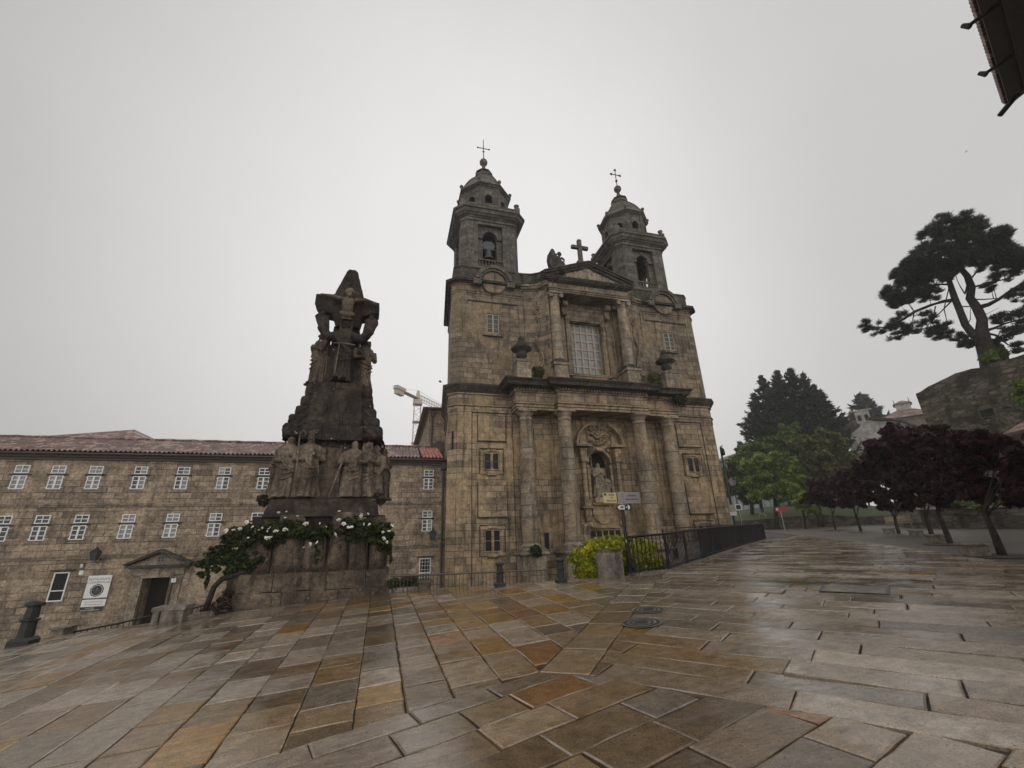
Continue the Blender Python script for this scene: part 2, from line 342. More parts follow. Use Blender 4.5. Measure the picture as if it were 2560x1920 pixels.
# ------------------------------------------------------------------ mesh helpers
class MB:
    """collects shapes and links them as ONE mesh object"""
    def __init__(s, mirror=None): s.v = []; s.f = []; s.sm = []; s.mir = mirror
    def add(s, vs, fs, smooth=False):
        k = len(s.v)
        for v in vs:
            x, y, z = v
            if s.mir is not None: x = 2 * s.mir - x
            s.v.append((x, y, z))
        for f in fs:
            f = [i + k for i in f]
            if s.mir is not None: f.reverse()
            s.f.append(f); s.sm.append(smooth)
        return s
    def box(s, x0, x1, y0, y1, z0, z1):
        return s.frustum([(x0, y0), (x1, y0), (x1, y1), (x0, y1)], z0, [(x0, y0), (x1, y0), (x1, y1), (x0, y1)], z1)
    def gbox(s, x0, x1, y0, y1, z0, z1, g=.13):
        """box with gridded faces, so that it can be roughened"""
        n = [max(1, int(round((b - a) / g))) for a, b in ((x0, x1), (y0, y1), (z0, z1))]; idx = {}; vs = []; fs = []
        def V(i, j, k):
            if (i, j, k) not in idx: idx[i, j, k] = len(vs); vs.append((x0 + (x1 - x0) * i / n[0], y0 + (y1 - y0) * j / n[1], z0 + (z1 - z0) * k / n[2]))
            return idx[i, j, k]
        for i in range(n[0]):
            for k in range(n[2]): fs.append((V(i, 0, k), V(i + 1, 0, k), V(i + 1, 0, k + 1), V(i, 0, k + 1))); fs.append((V(i + 1, n[1], k), V(i, n[1], k), V(i, n[1], k + 1), V(i + 1, n[1], k + 1)))
            for j in range(n[1]): fs.append((V(i, j, n[2]), V(i + 1, j, n[2]), V(i + 1, j + 1, n[2]), V(i, j + 1, n[2]))); fs.append((V(i + 1, j, 0), V(i, j, 0), V(i, j + 1, 0), V(i + 1, j + 1, 0)))
        for j in range(n[1]):
            for k in range(n[2]): fs.append((V(0, j + 1, k), V(0, j, k), V(0, j, k + 1), V(0, j + 1, k + 1))); fs.append((V(n[0], j, k), V(n[0], j + 1, k), V(n[0], j + 1, k + 1), V(n[0], j, k + 1)))
        return s.add(vs, fs)
    def obox(s, c, ax, ay, az, hx, hy, hz):
        c = Vector(c); vs = []
        for k in (-1, 1):
            for i, j in ((-1, -1), (1, -1), (1, 1), (-1, 1)):
                vs.append(tuple(c + ax * (i * hx) + ay * (j * hy) + az * (k * hz)))
        return s.add(vs, [(3, 2, 1, 0), (4, 5, 6, 7), (0, 1, 5, 4), (1, 2, 6, 5), (2, 3, 7, 6), (3, 0, 4, 7)])
    def frustum(s, p0, z0, p1, z1):
        n = len(p0)
        vs = [(x, y, z0) for x, y in p0] + [(x, y, z1) for x, y in p1]
        fs = [tuple(range(n - 1, -1, -1)), tuple(range(n, 2 * n))] + [(i, (i + 1) % n, n + (i + 1) % n, n + i) for i in range(n)]
        return s.add(vs, fs)
    def prism(s, p, z0, z1): return s.frustum(p, z0, p, z1)
    def stack(s, poly, rows):
        """solid courses (z0, z1, outward offset or (bottom, top))"""
        for z0, z1, o in rows:
            a, b = o if isinstance(o, tuple) else (o, o)
            s.frustum(offset(poly, a), z0, offset(poly, b), z1)
        return s
    def lathe(s, cx, cy, prof, seg=24, smooth=True, a0=0.0, ex=1.0, ey=1.0):
        vs = []; n = len(prof)
        for r, z in prof:
            for k in range(seg):
                a = a0 + 2 * PI * k / seg
                vs.append((cx + r * ex * math.cos(a), cy + r * ey * math.sin(a), z))
        fs = []
        for i in range(n - 1):
            for k in range(seg):
                k2 = (k + 1) % seg
                fs.append((i * seg + k, i * seg + k2, (i + 1) * seg + k2, (i + 1) * seg + k))
        s.add(vs, fs, smooth)
        s.add([vs[k] for k in range(seg)], [tuple(range(seg - 1, -1, -1))])
        s.add([vs[(n - 1) * seg + k] for k in range(seg)], [tuple(range(seg))])
        return s
    def tube(s, pts, rads, seg=8, smooth=True, cap=True):
        pts = [Vector(p) for p in pts]
        if isinstance(rads, (int, float)): rads = [rads] * len(pts)
        rings = []; prev = None
        for i, p in enumerate(pts):
            d = (pts[min(i + 1, len(pts) - 1)] - pts[max(i - 1, 0)])
            d = d.normalized() if d.length > 1e-9 else Vector((0, 0, 1))
            if prev is None:
                a = d.orthogonal().normalized()
            else:
                a = (prev - d * prev.dot(d)); a = a.normalized() if a.length > 1e-6 else d.orthogonal().normalized()
            b = d.cross(a); prev = a
            rings.append([tuple(p + (a * math.cos(2 * PI * k / seg) + b * math.sin(2 * PI * k / seg)) * rads[i]) for k in range(seg)])
        vs = [v for r in rings for v in r]; fs = []
        for i in range(len(rings) - 1):
            for k in range(seg):
                k2 = (k + 1) % seg
                fs.append((i * seg + k, i * seg + k2, (i + 1) * seg + k2, (i + 1) * seg + k))
        s.add(vs, fs, smooth)
        if cap:
            s.add(rings[0], [tuple(range(seg - 1, -1, -1))]); s.add(rings[-1], [tuple(range(seg))])
        return s
    def ball(s, c, r, rz=None, seg=12, rings=8, ey=1.0, rot=None):
        rz = rz or r; vs = []; c = Vector(c)
        for i in range(rings + 1):
            t = PI * i / rings
            for k in range(seg):
                a = 2 * PI * k / seg
                p = Vector((r * math.sin(t) * math.cos(a), r * ey * math.sin(t) * math.sin(a), rz * math.cos(t)))
                if rot: p = rot @ p
                vs.append(tuple(c + p))
        fs = []
        for i in range(rings):
            for k in range(seg):
                k2 = (k + 1) % seg
                fs.append((i * seg + k, (i + 1) * seg + k, (i + 1) * seg + k2, i * seg + k2))
        return s.add(vs, fs, True)
    def extrude_xz(s, pts, y0, y1):
        """outline in the X-Z plane, given thickness along Y (y0 front)"""
        n = len(pts)
        vs = [(x, y0, z) for x, z in pts] + [(x, y1, z) for x, z in pts]
        fs = [tuple(range(n)), tuple(range(2 * n - 1, n - 1, -1))] + [((i + 1) % n, i, n + i, n + (i + 1) % n) for i in range(n)]
        return s.add(vs, fs)
    def arch(s, T, u0, u1, z0, z1, uc, hw, zs, w0, w1, rise=None, n=14):
        """wall u0..u1 by z0..z1 with an arched opening from z0 up; T maps (u, w, z) to a point, w = depth"""
        rise = hw if rise is None else rise
        def bx(a, b, c, d):
            if b - a < 1e-4 or d - c < 1e-4: return
            vs = [T(u, w, z) for z in (c, d) for u, w in ((a, w0), (b, w0), (b, w1), (a, w1))]
            s.add(vs, [(3, 2, 1, 0), (4, 5, 6, 7), (0, 1, 5, 4), (1, 2, 6, 5), (2, 3, 7, 6), (3, 0, 4, 7)])
        bx(u0, uc - hw, z0, z1); bx(uc + hw, u1, z0, z1)
        arc = [(uc - hw * math.cos(PI * i / n), zs + rise * math.sin(PI * i / n)) for i in range(n + 1)]
        for i in range(n):
            (a, za), (b, zb) = arc[i], arc[i + 1]
            vs = [T(a, w0, za), T(b, w0, zb), T(b, w0, z1), T(a, w0, z1), T(a, w1, za), T(b, w1, zb), T(b, w1, z1), T(a, w1, z1)]
            s.add(vs, [(0, 1, 2, 3), (7, 6, 5, 4), (1, 0, 4, 5), (3, 2, 6, 7)])
        return s
    def band(s, T, uc, r0, r1, zs, w0, w1, a0=0.0, a1=PI, n=18, ru=1.0):
        """curved moulding (archivolt) between radii r0, r1"""
        vs = []
        for i in range(n + 1):
            a = a0 + (a1 - a0) * i / n
            for r, w in ((r0, w0), (r1, w0), (r1, w1), (r0, w1)):
                vs.append(T(uc - r * math.cos(a) * ru, w, zs + r * math.sin(a)))
        fs = []
        for i in range(n):
            for k in range(4):
                k2 = (k + 1) % 4
                fs.append((4 * i + k, 4 * i + k2, 4 * i + 4 + k2, 4 * i + 4 + k))
        fs += [(3, 2, 1, 0), (4 * n, 4 * n + 1, 4 * n + 2, 4 * n + 3)]
        return s.add(vs, fs)
    def roughen(s, amp, freq, seed=0.0):
        o = Vector((seed, seed * 1.7, -seed))
        out = []
        for v in s.v:
            p = Vector(v); d = noise.noise_vector(p * freq + o) * amp + noise.noise_vector(p * freq * 2.7 + o) * amp * .4
            out.append(tuple(p + d))
        s.v = out; return s
    def mesh(s, name, m, base=(0, 0, 0)):
        me = bpy.data.meshes.new(name)
        bx, by, bz = base
        me.from_pydata([(x - bx, y - by, z - bz) for x, y, z in s.v], [], s.f)
        me.polygons.foreach_set('use_smooth', s.sm)
        me.materials.append(MAT[m] if isinstance(m, str) else m)
        me.update(); return me
    def build(s, name, m, parent=None, base=None):
        """a part keeps world coordinates under its parent; a thing of one mesh gets its origin at base"""
        if base is None: base = (0, 0, 0)
        o = bpy.data.objects.new(name, s.mesh(name, m, base))
        COL.objects.link(o); o.location = base
        if parent is not None: adopt(o, parent)
        return o
def world_mat(o):
    m = Matrix.Translation(o.location) @ o.rotation_euler.to_matrix().to_4x4()
    if o.parent: m = world_mat(o.parent) @ o.matrix_parent_inverse @ m
    return m
def adopt(o, parent):
    o.parent = parent; o.matrix_parent_inverse = world_mat(parent).inverted()
def offset(poly, d):
    """outward mitred offset of a counter-clockwise polygon"""
    if abs(d) < 1e-9: return list(poly)
    n = len(poly); out = []
    for i in range(n):
        p0, p1, p2 = poly[i - 1], poly[i], poly[(i + 1) % n]
        a = Vector((p1[0] - p0[0], p1[1] - p0[1])).normalized(); b = Vector((p2[0] - p1[0], p2[1] - p1[1])).normalized()
        na = Vector((a.y, -a.x)); nb = Vector((b.y, -b.x))
        k = na + nb; k = k / max(.2, (1 + na.dot(nb)))
        out.append((p1[0] + k.x * d, p1[1] + k.y * d))
    return out
def tag(o, label=None, cat=None, group=None, kind=None):
    if label: o['label'] = label
    if cat: o['category'] = cat
    if group: o['group'] = group
    if kind: o['kind'] = kind
    return o
def thing(name, loc, label, cat, group=None):
    o = bpy.data.objects.new(name, None); COL.objects.link(o); o.location = loc
    return tag(o, label, cat, group)
def kids(o): return [c for c in COL.objects if c.parent == o]
def copy_tree(o, parent=None, label=None):
    c = o.copy(); COL.objects.link(c)
    if parent is not None: c.parent = parent; c.matrix_parent_inverse = o.matrix_parent_inverse.copy()
    if label: c['label'] = label
    for ch in [k for k in bpy.data.objects if k.parent == o]: copy_tree(ch, c)
    return c
def TX(y0): return lambda u, w, z: (u, y0 + w, z)
def text(body, name, loc, size, m, parent, rot=(PI / 2, 0, 0), sx=1.0, align='CENTER', extrude=.002, label=None):
    cu = bpy.data.curves.new(name, 'FONT'); cu.body = body; cu.size = size; cu.align_x = align; cu.align_y = 'CENTER'; cu.extrude = extrude
    cu.materials.append(MAT[m]); o = bpy.data.objects.new(name, cu); COL.objects.link(o)
    bpy.context.view_layer.update()
    me = bpy.data.meshes.new_from_object(o.evaluated_get(bpy.context.evaluated_depsgraph_get()))
    bpy.data.objects.remove(o); o = bpy.data.objects.new(name, me); COL.objects.link(o)
    if not me.materials: me.materials.append(MAT[m])
    o.location = loc; o.rotation_euler = rot; o.scale = (sx, 1, 1)
    if parent is not None: adopt(o, parent)
    if label: o['label'] = label
    return o
def leaf_cloud(name, centers, radii, count, size, m, parent=None, seed=1, aspect=1.6, flat=0.0, hang=0.0, shell=.55, base=(0, 0, 0), extra=None):
    """thousands of small leaf quads scattered through the clumps of a crown, as one mesh"""
    rng = np.random.default_rng(seed)
    centers = np.array(centers, float); radii = np.array(radii, float)
    if radii.ndim == 1: radii = np.stack([radii] * 3, 1)
    vol = np.prod(radii, 1) ** (2 / 3); pr = vol / vol.sum()
    idx = rng.choice(len(centers), count, p=pr)
    d = rng.normal(size=(count, 3)); d /= np.linalg.norm(d, axis=1)[:, None]
    r = (shell + (1 - shell) * rng.random(count) ** .6)
    r = np.where(rng.random(count) < .22, rng.random(count), r) + rng.normal(size=count) * .13
    rad = radii[idx]; P = centers[idx] + d * rad * r[:, None]
    k = 2.2 / rad.mean(1)[:, None]
    P = P + rad * .22 * np.sin(P[:, [1, 2, 0]] * k + np.array([1.0, 2.0, 3.0])) + rad * .13 * np.sin(P[:, [2, 0, 1]] * k * 2.3)
    if extra is not None: P = np.vstack([P, extra]); d = np.vstack([d, rng.normal(size=(len(extra), 3))]); count = len(P)
    nrm = d + rng.normal(size=(count, 3)) * .8 + np.array([0, 0, .5 + flat]); nrm /= np.linalg.norm(nrm, axis=1)[:, None]
    t = rng.normal(size=(count, 3)); t[:, 2] -= hang
    t -= nrm * (t * nrm).sum(1)[:, None]; t /= np.linalg.norm(t, axis=1)[:, None]
    b = np.cross(nrm, t)
    s = size * (.6 + .8 * rng.random(count))[:, None]
    a = t * s * aspect / 2; w = b * s / 2
    V = np.stack([P - a, P + w * .9 - a * .1, P + a, P - w * .9 - a * .1], 1).reshape(-1, 3) - np.array(base)
    return quad_mesh(name, V, m, parent, base, rng.random(count))
def quad_mesh(name, V, m, parent, base, val):
    n = len(V) // 4
    me = bpy.data.meshes.new(name)
    me.vertices.add(4 * n); me.vertices.foreach_set('co', V.astype(np.float32).ravel())
    me.loops.add(4 * n); me.loops.foreach_set('vertex_index', np.arange(4 * n, dtype=np.int32))
    me.polygons.add(n); me.polygons.foreach_set('loop_start', np.arange(0, 4 * n, 4, dtype=np.int32))
    me.update(calc_edges=True)
    at = me.attributes.new('leaf', 'FLOAT', 'FACE'); at.data.foreach_set('value', np.asarray(val, np.float32))
    me.materials.append(MAT[m]); me.validate()
    o = bpy.data.objects.new(name, me); COL.objects.link(o); o.location = base
    if parent is not None: adopt(o, parent)
    return o

def sculpt(o, voxel, amp=0.0, scale=.3, smooth=2):
    """fuse a figure into one carved surface"""
    r = o.modifiers.new('fuse', 'REMESH'); r.mode = 'VOXEL'; r.voxel_size = voxel; r.use_smooth_shade = True
    if smooth: s = o.modifiers.new('soften', 'SMOOTH'); s.iterations = smooth; s.factor = .5
    if amp:
        t = bpy.data.textures.new('chisel', 'CLOUDS'); t.noise_scale = scale; t.noise_depth = 3
        d = o.modifiers.new('chisel', 'DISPLACE'); d.texture = t; d.strength = amp; d.mid_level = .5; d.texture_coords = 'GLOBAL'
    return o
def subclumps(C, R, n, rad, spread, seed):
    rr = random.Random(seed); c2, r2 = [], []
    for c, r in zip(C, R):
        for _ in range(n):
            d = Vector((rr.gauss(0, 1), rr.gauss(0, 1), rr.gauss(0, 1))).normalized() * (rr.random() ** .5 * spread); k = rad * rr.uniform(.6, 1.25)
            c2.append((c[0] + d.x * r[0], c[1] + d.y * r[1], c[2] + d.z * r[2])); r2.append((r[0] * k, r[1] * k, r[2] * k * .8))
    return c2, r2

class Pieces:
    """builds every box as a part of its own"""
    def __init__(s, name, m, parent, mirror=None): s.a = (name, m, parent, mirror)
    def box(s, *b): MB(s.a[3]).box(*b).build(s.a[0], s.a[1], s.a[2])
# ------------------------------------------------------------------ ground, paving
def build_ground():
    # one sheet to the horizon: the lower street in front of convent and church, the square on the right, far fields
    xs = sorted(set([-600, -300, -150, -90, -60] + list(range(-44, 60, 2)) + [70, 90, 120, 160, 220, 300, 450, 800]))
    ys = sorted(set([-200, -80, -30, -10] + list(range(-4, 60, 2)) + [70, 90, 120, 170, 250, 400, 900]))
    vs = []
    for y in ys:
        for x in xs:
            low = -2.95 + .07 * min(0, max(x, -30) - 4)
            up = gz(min(max(x, -12), 60), min(y, 50)) - .10
            # right of the railing line and in front of the kerb the ground is the square itself
            edge = 13.6 if x < .5 else (13.6 - .5 * (x - .5) if x < 6 else 10.9 + .76 * (x - 6))
            z = up - .16 if y < edge - 1.2 else low
            if x > 30: z = up
            vs.append((x, y, z))
    n = len(xs); fs = []
    for j in range(len(ys) - 1):
        for i in range(n - 1): fs.append((j * n + i, j * n + i + 1, (j + 1) * n + i + 1, (j + 1) * n + i))
    mb = MB(); mb.add(vs, fs)
    tag(mb.build('ground', 'asphalt'), kind='structure')
build_ground()

def clip(poly, p, nrm):
    out = []
    for i in range(len(poly)):
        a, b = poly[i - 1], poly[i]
        da = (a[0] - p[0]) * nrm[0] + (a[1] - p[1]) * nrm[1]; db = (b[0] - p[0]) * nrm[0] + (b[1] - p[1]) * nrm[1]
        if (da >= 0) != (db >= 0):
            t = da / (da - db); out.append((a[0] + (b[0] - a[0]) * t, a[1] + (b[1] - a[1]) * t))
        if db >= 0: out.append(b)
    return out
def area(p): return .5 * sum(p[i - 1][0] * p[i][1] - p[i][0] * p[i - 1][1] for i in range(len(p)))
def side(a, b):
    """half-plane left of a -> b"""
    d = (b[0] - a[0], b[1] - a[1]); return (a, (-d[1], d[0]))
SV, SF, SC_, SG = [], [], [], []
rp = random.Random(11)
PAL = {'grey': [(.215, .168, .122), (.18, .14, .102), (.25, .198, .145), (.145, .115, .085), (.28, .225, .17), (.205, .15, .10)],
       'brown': [(.17, .112, .058), (.135, .09, .05), (.195, .136, .076), (.155, .108, .063), (.115, .082, .052), (.19, .12, .055)],
       'ochre': [(.235, .13, .032), (.20, .11, .03), (.175, .08, .026), (.25, .15, .05), (.15, .075, .028)]}
def slab_colour(x, y):
    w = math.exp(-((x - 1.3) / 2.6) ** 2)
    r = rp.random()
    if r < .015 + .20 * w: c = rp.choice(PAL['ochre'])
    elif r < .16 + .62 * w: c = rp.choice(PAL['brown'])
    else: c = rp.choice(PAL['grey'])
    k = rp.uniform(.82, 1.2); return (c[0] * k, c[1] * k, c[2] * k)
def add_slab(poly, col=None, gap=.007, gl=None):
    a = area(poly)
    if abs(a) < .02: return
    if a < 0: poly = poly[::-1]
    q = [poly[0]]
    for p in poly[1:]:
        if math.hypot(p[0] - q[-1][0], p[1] - q[-1][1]) > .03: q.append(p)
    if math.hypot(q[0][0] - q[-1][0], q[0][1] - q[-1][1]) < .03: q.pop()
    if len(q) < 3: return
    cx = sum(p[0] for p in q) / len(q); cy = sum(p[1] for p in q) / len(q)
    # walk the outline so the arris is a little uneven
    fine = []
    for i in range(len(q)):
        a_, b_ = q[i], q[(i + 1) % len(q)]
        L = math.hypot(b_[0] - a_[0], b_[1] - a_[1]); n = max(1, int(L / .16)) if math.hypot(cx, cy) < 9 else 1
        for k in range(n):
            t = k / n; j = 0 if k == 0 else rp.uniform(-.006, .006)
            fine.append((a_[0] + (b_[0] - a_[0]) * t + j, a_[1] + (b_[1] - a_[1]) * t + j))
    h = rp.uniform(-.005, .005); tx = rp.gauss(0, .006); ty = rp.gauss(0, .006)
    z = lambda x, y, d: gz(x, y) + h + tx * (x - cx) + ty * (y - cy) - d
    def inset(d):
        out = []
        for x, y in fine:
            L = math.hypot(x - cx, y - cy); k = max(.3, (L - d * 1.25) / L); out.append((cx + (x - cx) * k, cy + (y - cy) * k))
        return out
    o = inset(gap); m = inset(gap + .014); n = len(fine); b = len(SV)
    SV.extend([(x, y, z(x, y, .05)) for x, y in o] + [(x, y, z(x, y, .006)) for x, y in o] + [(x, y, z(x, y, 0)) for x, y in m])
    fs = []
    for i in range(n):
        j = (i + 1) % n
        fs.append((b + i, b + j, b + n + j, b + n + i)); fs.append((b + n + i, b + n + j, b + 2 * n + j, b + 2 * n + i))
    fs.append(tuple(range(b + 2 * n, b + 3 * n)))
    SF.extend(fs); c = col or slab_colour(cx, cy); g = rp.random() if gl is None else gl
    SC_.extend([c] * len(fs)); SG.extend([g] * len(fs))
def field(o, u, planes, ur, vr, wr, lr, jit=.012, pal=None):
    u = Vector(u).normalized(); v = Vector((-u.y, u.x)); y = vr[0]
    while y < vr[1]:
        w = rp.uniform(*wr); x = ur[0] + rp.uniform(-1, 0)
        while x < ur[1]:
            l = rp.uniform(*lr); q = []
            for a, c in ((x, y), (x + l, y), (x + l, y + w), (x, y + w)):
                q.append((o[0] + u.x * a + v.x * c, o[1] + u.y * a + v.y * c))
            j = rp.uniform(-jit, jit); q[1] = (q[1][0] + u.x * j, q[1][1] + u.y * j)
            for p, nn in planes:
                q = clip(q, p, nn)
                if len(q) < 3: break
            if len(q) >= 3: add_slab(q, pal(q) if pal else None)
            x += l
        y += w
# borders measured on the ground
cA, cB = (-1.0, 4.60), (1.72, 5.34)                 # edge between the rows running to the monument and the near slabs
bL0, bL1 = (1.72, 5.34), (5.55, 9.95)               # band of single slabs, left edge
bR0, bR1 = (2.16, 4.96), (6.0, 9.6)                 # and right edge
RAILPX = [(1579, 1438), (1674, 1427), (1758, 1399), (1853, 1366), (1915, 1349)]
RAIL = [ground_at(*p) for p in RAILPX]
r0, r1 = (RAIL[0].x - .4, RAIL[0].y + .1), (RAIL[-1].x + 1.5, RAIL[-1].y + 1.2)
dirB = Vector((.566, -.824))
def cext(t): return (cA[0] + (cB[0] - cA[0]) * t, cA[1] + (cB[1] - cA[1]) * t)
field((0, 0), (-.0148, 1), [side(cext(-6), cext(1)), side(bL0, bL1),
      side((14, 6.75), (.13, 13.95)), side((.13, 13.95), (-3.74, 13.95)), side((-3.74, 13.95), (-14, 12.9))],
      (1.5, 15), (-7, 13), (.46, .56), (.5, 1.0))

rB = (bR0[0] + dirB.x, bR0[1] + dirB.y)
rd = Vector((r1[0] - r0[0], r1[1] - r0[1])).normalized(); rn = Vector((rd.y, -rd.x))
q0 = (r0[0] + rn.x * 1.0, r0[1] + rn.y * 1.0); q1 = (r1[0] + rn.x * 1.0, r1[1] + rn.y * 1.0)
g0, g1 = ground_at(1921, 1330), ground_at(2560, 1412)
GRAVEL_EDGE = side((g0.x, g0.y), (g1.x, g1.y))
if (0 - g0.x) * GRAVEL_EDGE[1][0] + (0 - g0.y) * GRAVEL_EDGE[1][1] < 0: GRAVEL_EDGE = side((g1.x, g1.y), (g0.x, g0.y))
field((bR0[0], bR0[1]), dirB, [side(bR1, bR0), side(bR0, rB), side(q1, q0), GRAVEL_EDGE],
      (-24, 24), (0, 40), (.34, .46), (.9, 1.9))
field(r0, rd, [side(r1, r0), side(q0, q1), side(bR1, bR0), side((r1[0] + rn.x, r1[1] + rn.y), r1)], (-3, 40), (-1.2, .2), (1.3, 1.31), (.55, 1.1))
field(bL0, (bL1[0] - bL0[0], bL1[1] - bL0[1]), [side(bL1, bL0), side(bR0, bR1), side(cB, bR0), side((14, 6.75), (.13, 13.95))],
      (-1, 14), (-.9, .1), (1.1, 1.11), (.6, 1.0))
field(cA, (.965, .262), [side(cB, cA), side(rB, bR0), side(bR0, cB)], (-9, 9), (-9, .0), (.40, .47), (.5, 1.0))
def build_paving():
    me = bpy.data.meshes.new('paving'); me.from_pydata(SV, [], SF)
    a = me.attributes.new('slab', 'FLOAT_COLOR', 'FACE'); a.data.foreach_set('color', np.array([(*c, 1) for c in SC_], np.float32).ravel())
    a = me.attributes.new('gloss', 'FLOAT', 'FACE'); a.data.foreach_set('value', np.array(SG, np.float32))
    me.materials.append(MAT['paving']); o = bpy.data.objects.new('paving', me); COL.objects.link(o); tag(o, kind='structure')
    # dark joint bed under the slabs
    xs = [i * .5 for i in range(-28, 140)]; ys = [i * .5 for i in range(0, 90)]
    def inside(x, y):
        if y > 13.75: return False
        return True
    vs, fs = [], []; idx = {}
    for x in xs:
        for y in ys:
            lim = 13.9 if x < .2 else (13.95 - .519 * (x - .13) if x < 6 else r0[1] + (r1[1] - r0[1]) * (x - r0[0]) / (r1[0] - r0[0]) if x < r1[0] else 45)
            if x < -3.7: lim = 13.95 + .1 * (x + 3.74)
            yy = min(y, lim - .03)
            idx[x, y] = len(vs); vs.append((x, yy, gz(x, yy) - .035))
    for i in range(len(xs) - 1):
        for j in range(len(ys) - 1):
            q = (idx[xs[i], ys[j]], idx[xs[i + 1], ys[j]], idx[xs[i + 1], ys[j + 1]], idx[xs[i], ys[j + 1]])
            if max(vs[k][1] for k in q) - min(vs[k][1] for k in q) > .02: fs.append(q)
    tag(MB().add(vs, fs).build('joint_bed', 'soil'), kind='structure')
    # gravel of the tree square, past the slabs
    d = Vector((g1.x - g0.x, g1.y - g0.y)); n = Vector((-d.y, d.x)).normalized()
    if n.x < 0: n = -n
    vs, fs = [], []; A, B = 50, 30
    for i in range(A):
        for j in range(B):
            p = Vector((g0.x, g0.y)) + d.normalized() * (-14 + i * 1.1) + n * (j * 1.0 + .02)
            vs.append((p.x, p.y, gz(p.x, p.y) - .012))
    for i in range(A - 1):
        for j in range(B - 1): fs.append((i * B + j, (i + 1) * B + j, (i + 1) * B + j + 1, i * B + j + 1))
    tag(MB().add(vs, fs).build('gravel_square', 'square'), kind='structure')
    # retaining wall that holds the square above the lower street
    path = [(-14, 12.95), (-3.74, 13.97), (.13, 13.97), (5.75, 11.05), (r0[0], r0[1])] + [(p.x - .05, p.y + .06) for p in RAIL] + [(r1[0] + .3, r1[1] + .4)]
    vs, fs = [], []
    for i, (x, y) in enumerate(path):
        t = gz(x, y) - .02; vs += [(x, y, t), (x, y, -5.2), (x - .0, y + .35, t), (x, y + .35, -5.2)]
    for i in range(len(path) - 1):
        a = 4 * i; fs += [(a, a + 1, a + 5, a + 4), (a + 2, a + 6, a + 7, a + 3), (a, a + 4, a + 6, a + 2)]
    o = MB().add(vs, fs).build('retaining_wall', 'granite')
    tag(o, 'low granite retaining wall holding the wet square above the street by the church', 'wall')
build_paving()
def round_cover(p, r, label):
    t = thing('manhole_cover', (p.x, p.y, p.z), label, 'manhole cover', 'round manhole covers in the paving')
    nx, ny = -(gz(p.x + .1, p.y) - gz(p.x, p.y)) / .1, -(gz(p.x, p.y + .1) - gz(p.x, p.y)) / .1
    def disc(name, r0, r1, z, m):
        mb = MB(); n = 36; vs = []
        for rr in (r0, r1):
            for k in range(n):
                a = 2 * PI * k / n; x, y = p.x + rr * math.cos(a), p.y + rr * math.sin(a); vs.append((x, y, p.z - nx * (x - p.x) - ny * (y - p.y) + z))
        mb.add(vs, [(k, (k + 1) % n, n + (k + 1) % n, n + k) for k in range(n)])
        if r0 < .02: pass
        return mb.build(name, m, t)
    disc('rim', r * .9, r * 1.0, .012, 'granite'); disc('lid', .01, r * .9, .009, 'iron')
    for rr in (.35, .6): disc('raised_ring', r * rr, r * (rr + .12), .014, 'granite')
round_cover(ground_at(1604, 1558), .30, 'larger near round iron manhole cover beside the diagonal band of slabs')
round_cover(ground_at(1621, 1526), .27, 'smaller far round iron manhole cover behind another in the wet paving')
def hatch():
    c = ground_at(2135, 1474); u, v = dirB, Vector((.824, .566))
    P = lambda a, b, z: (c.x + u.x * a + v.x * b, c.y + u.y * a + v.y * b, gz(c.x + u.x * a + v.x * b, c.y + u.y * a + v.y * b) + z)
    t = thing('paving_hatch', tuple(c), 'pale square stone hatch with dark edges set in the wet paving', 'hatch')
    MB().add([P(-.44, -.4, .014), P(.44, -.4, .014), P(.44, .4, .014), P(-.44, .4, .014)], [(0, 1, 2, 3)]).build('lid', 'granite', t)
    m = MB()
    for s in (-1, 1): m.add([P(s * .44, -.42, .012), P(s * .49, -.42, .012), P(s * .49, .42, .012), P(s * .44, .42, .012)], [(0, 1, 2, 3)])
    m.build('edge_strip', 'black', t)
hatch()
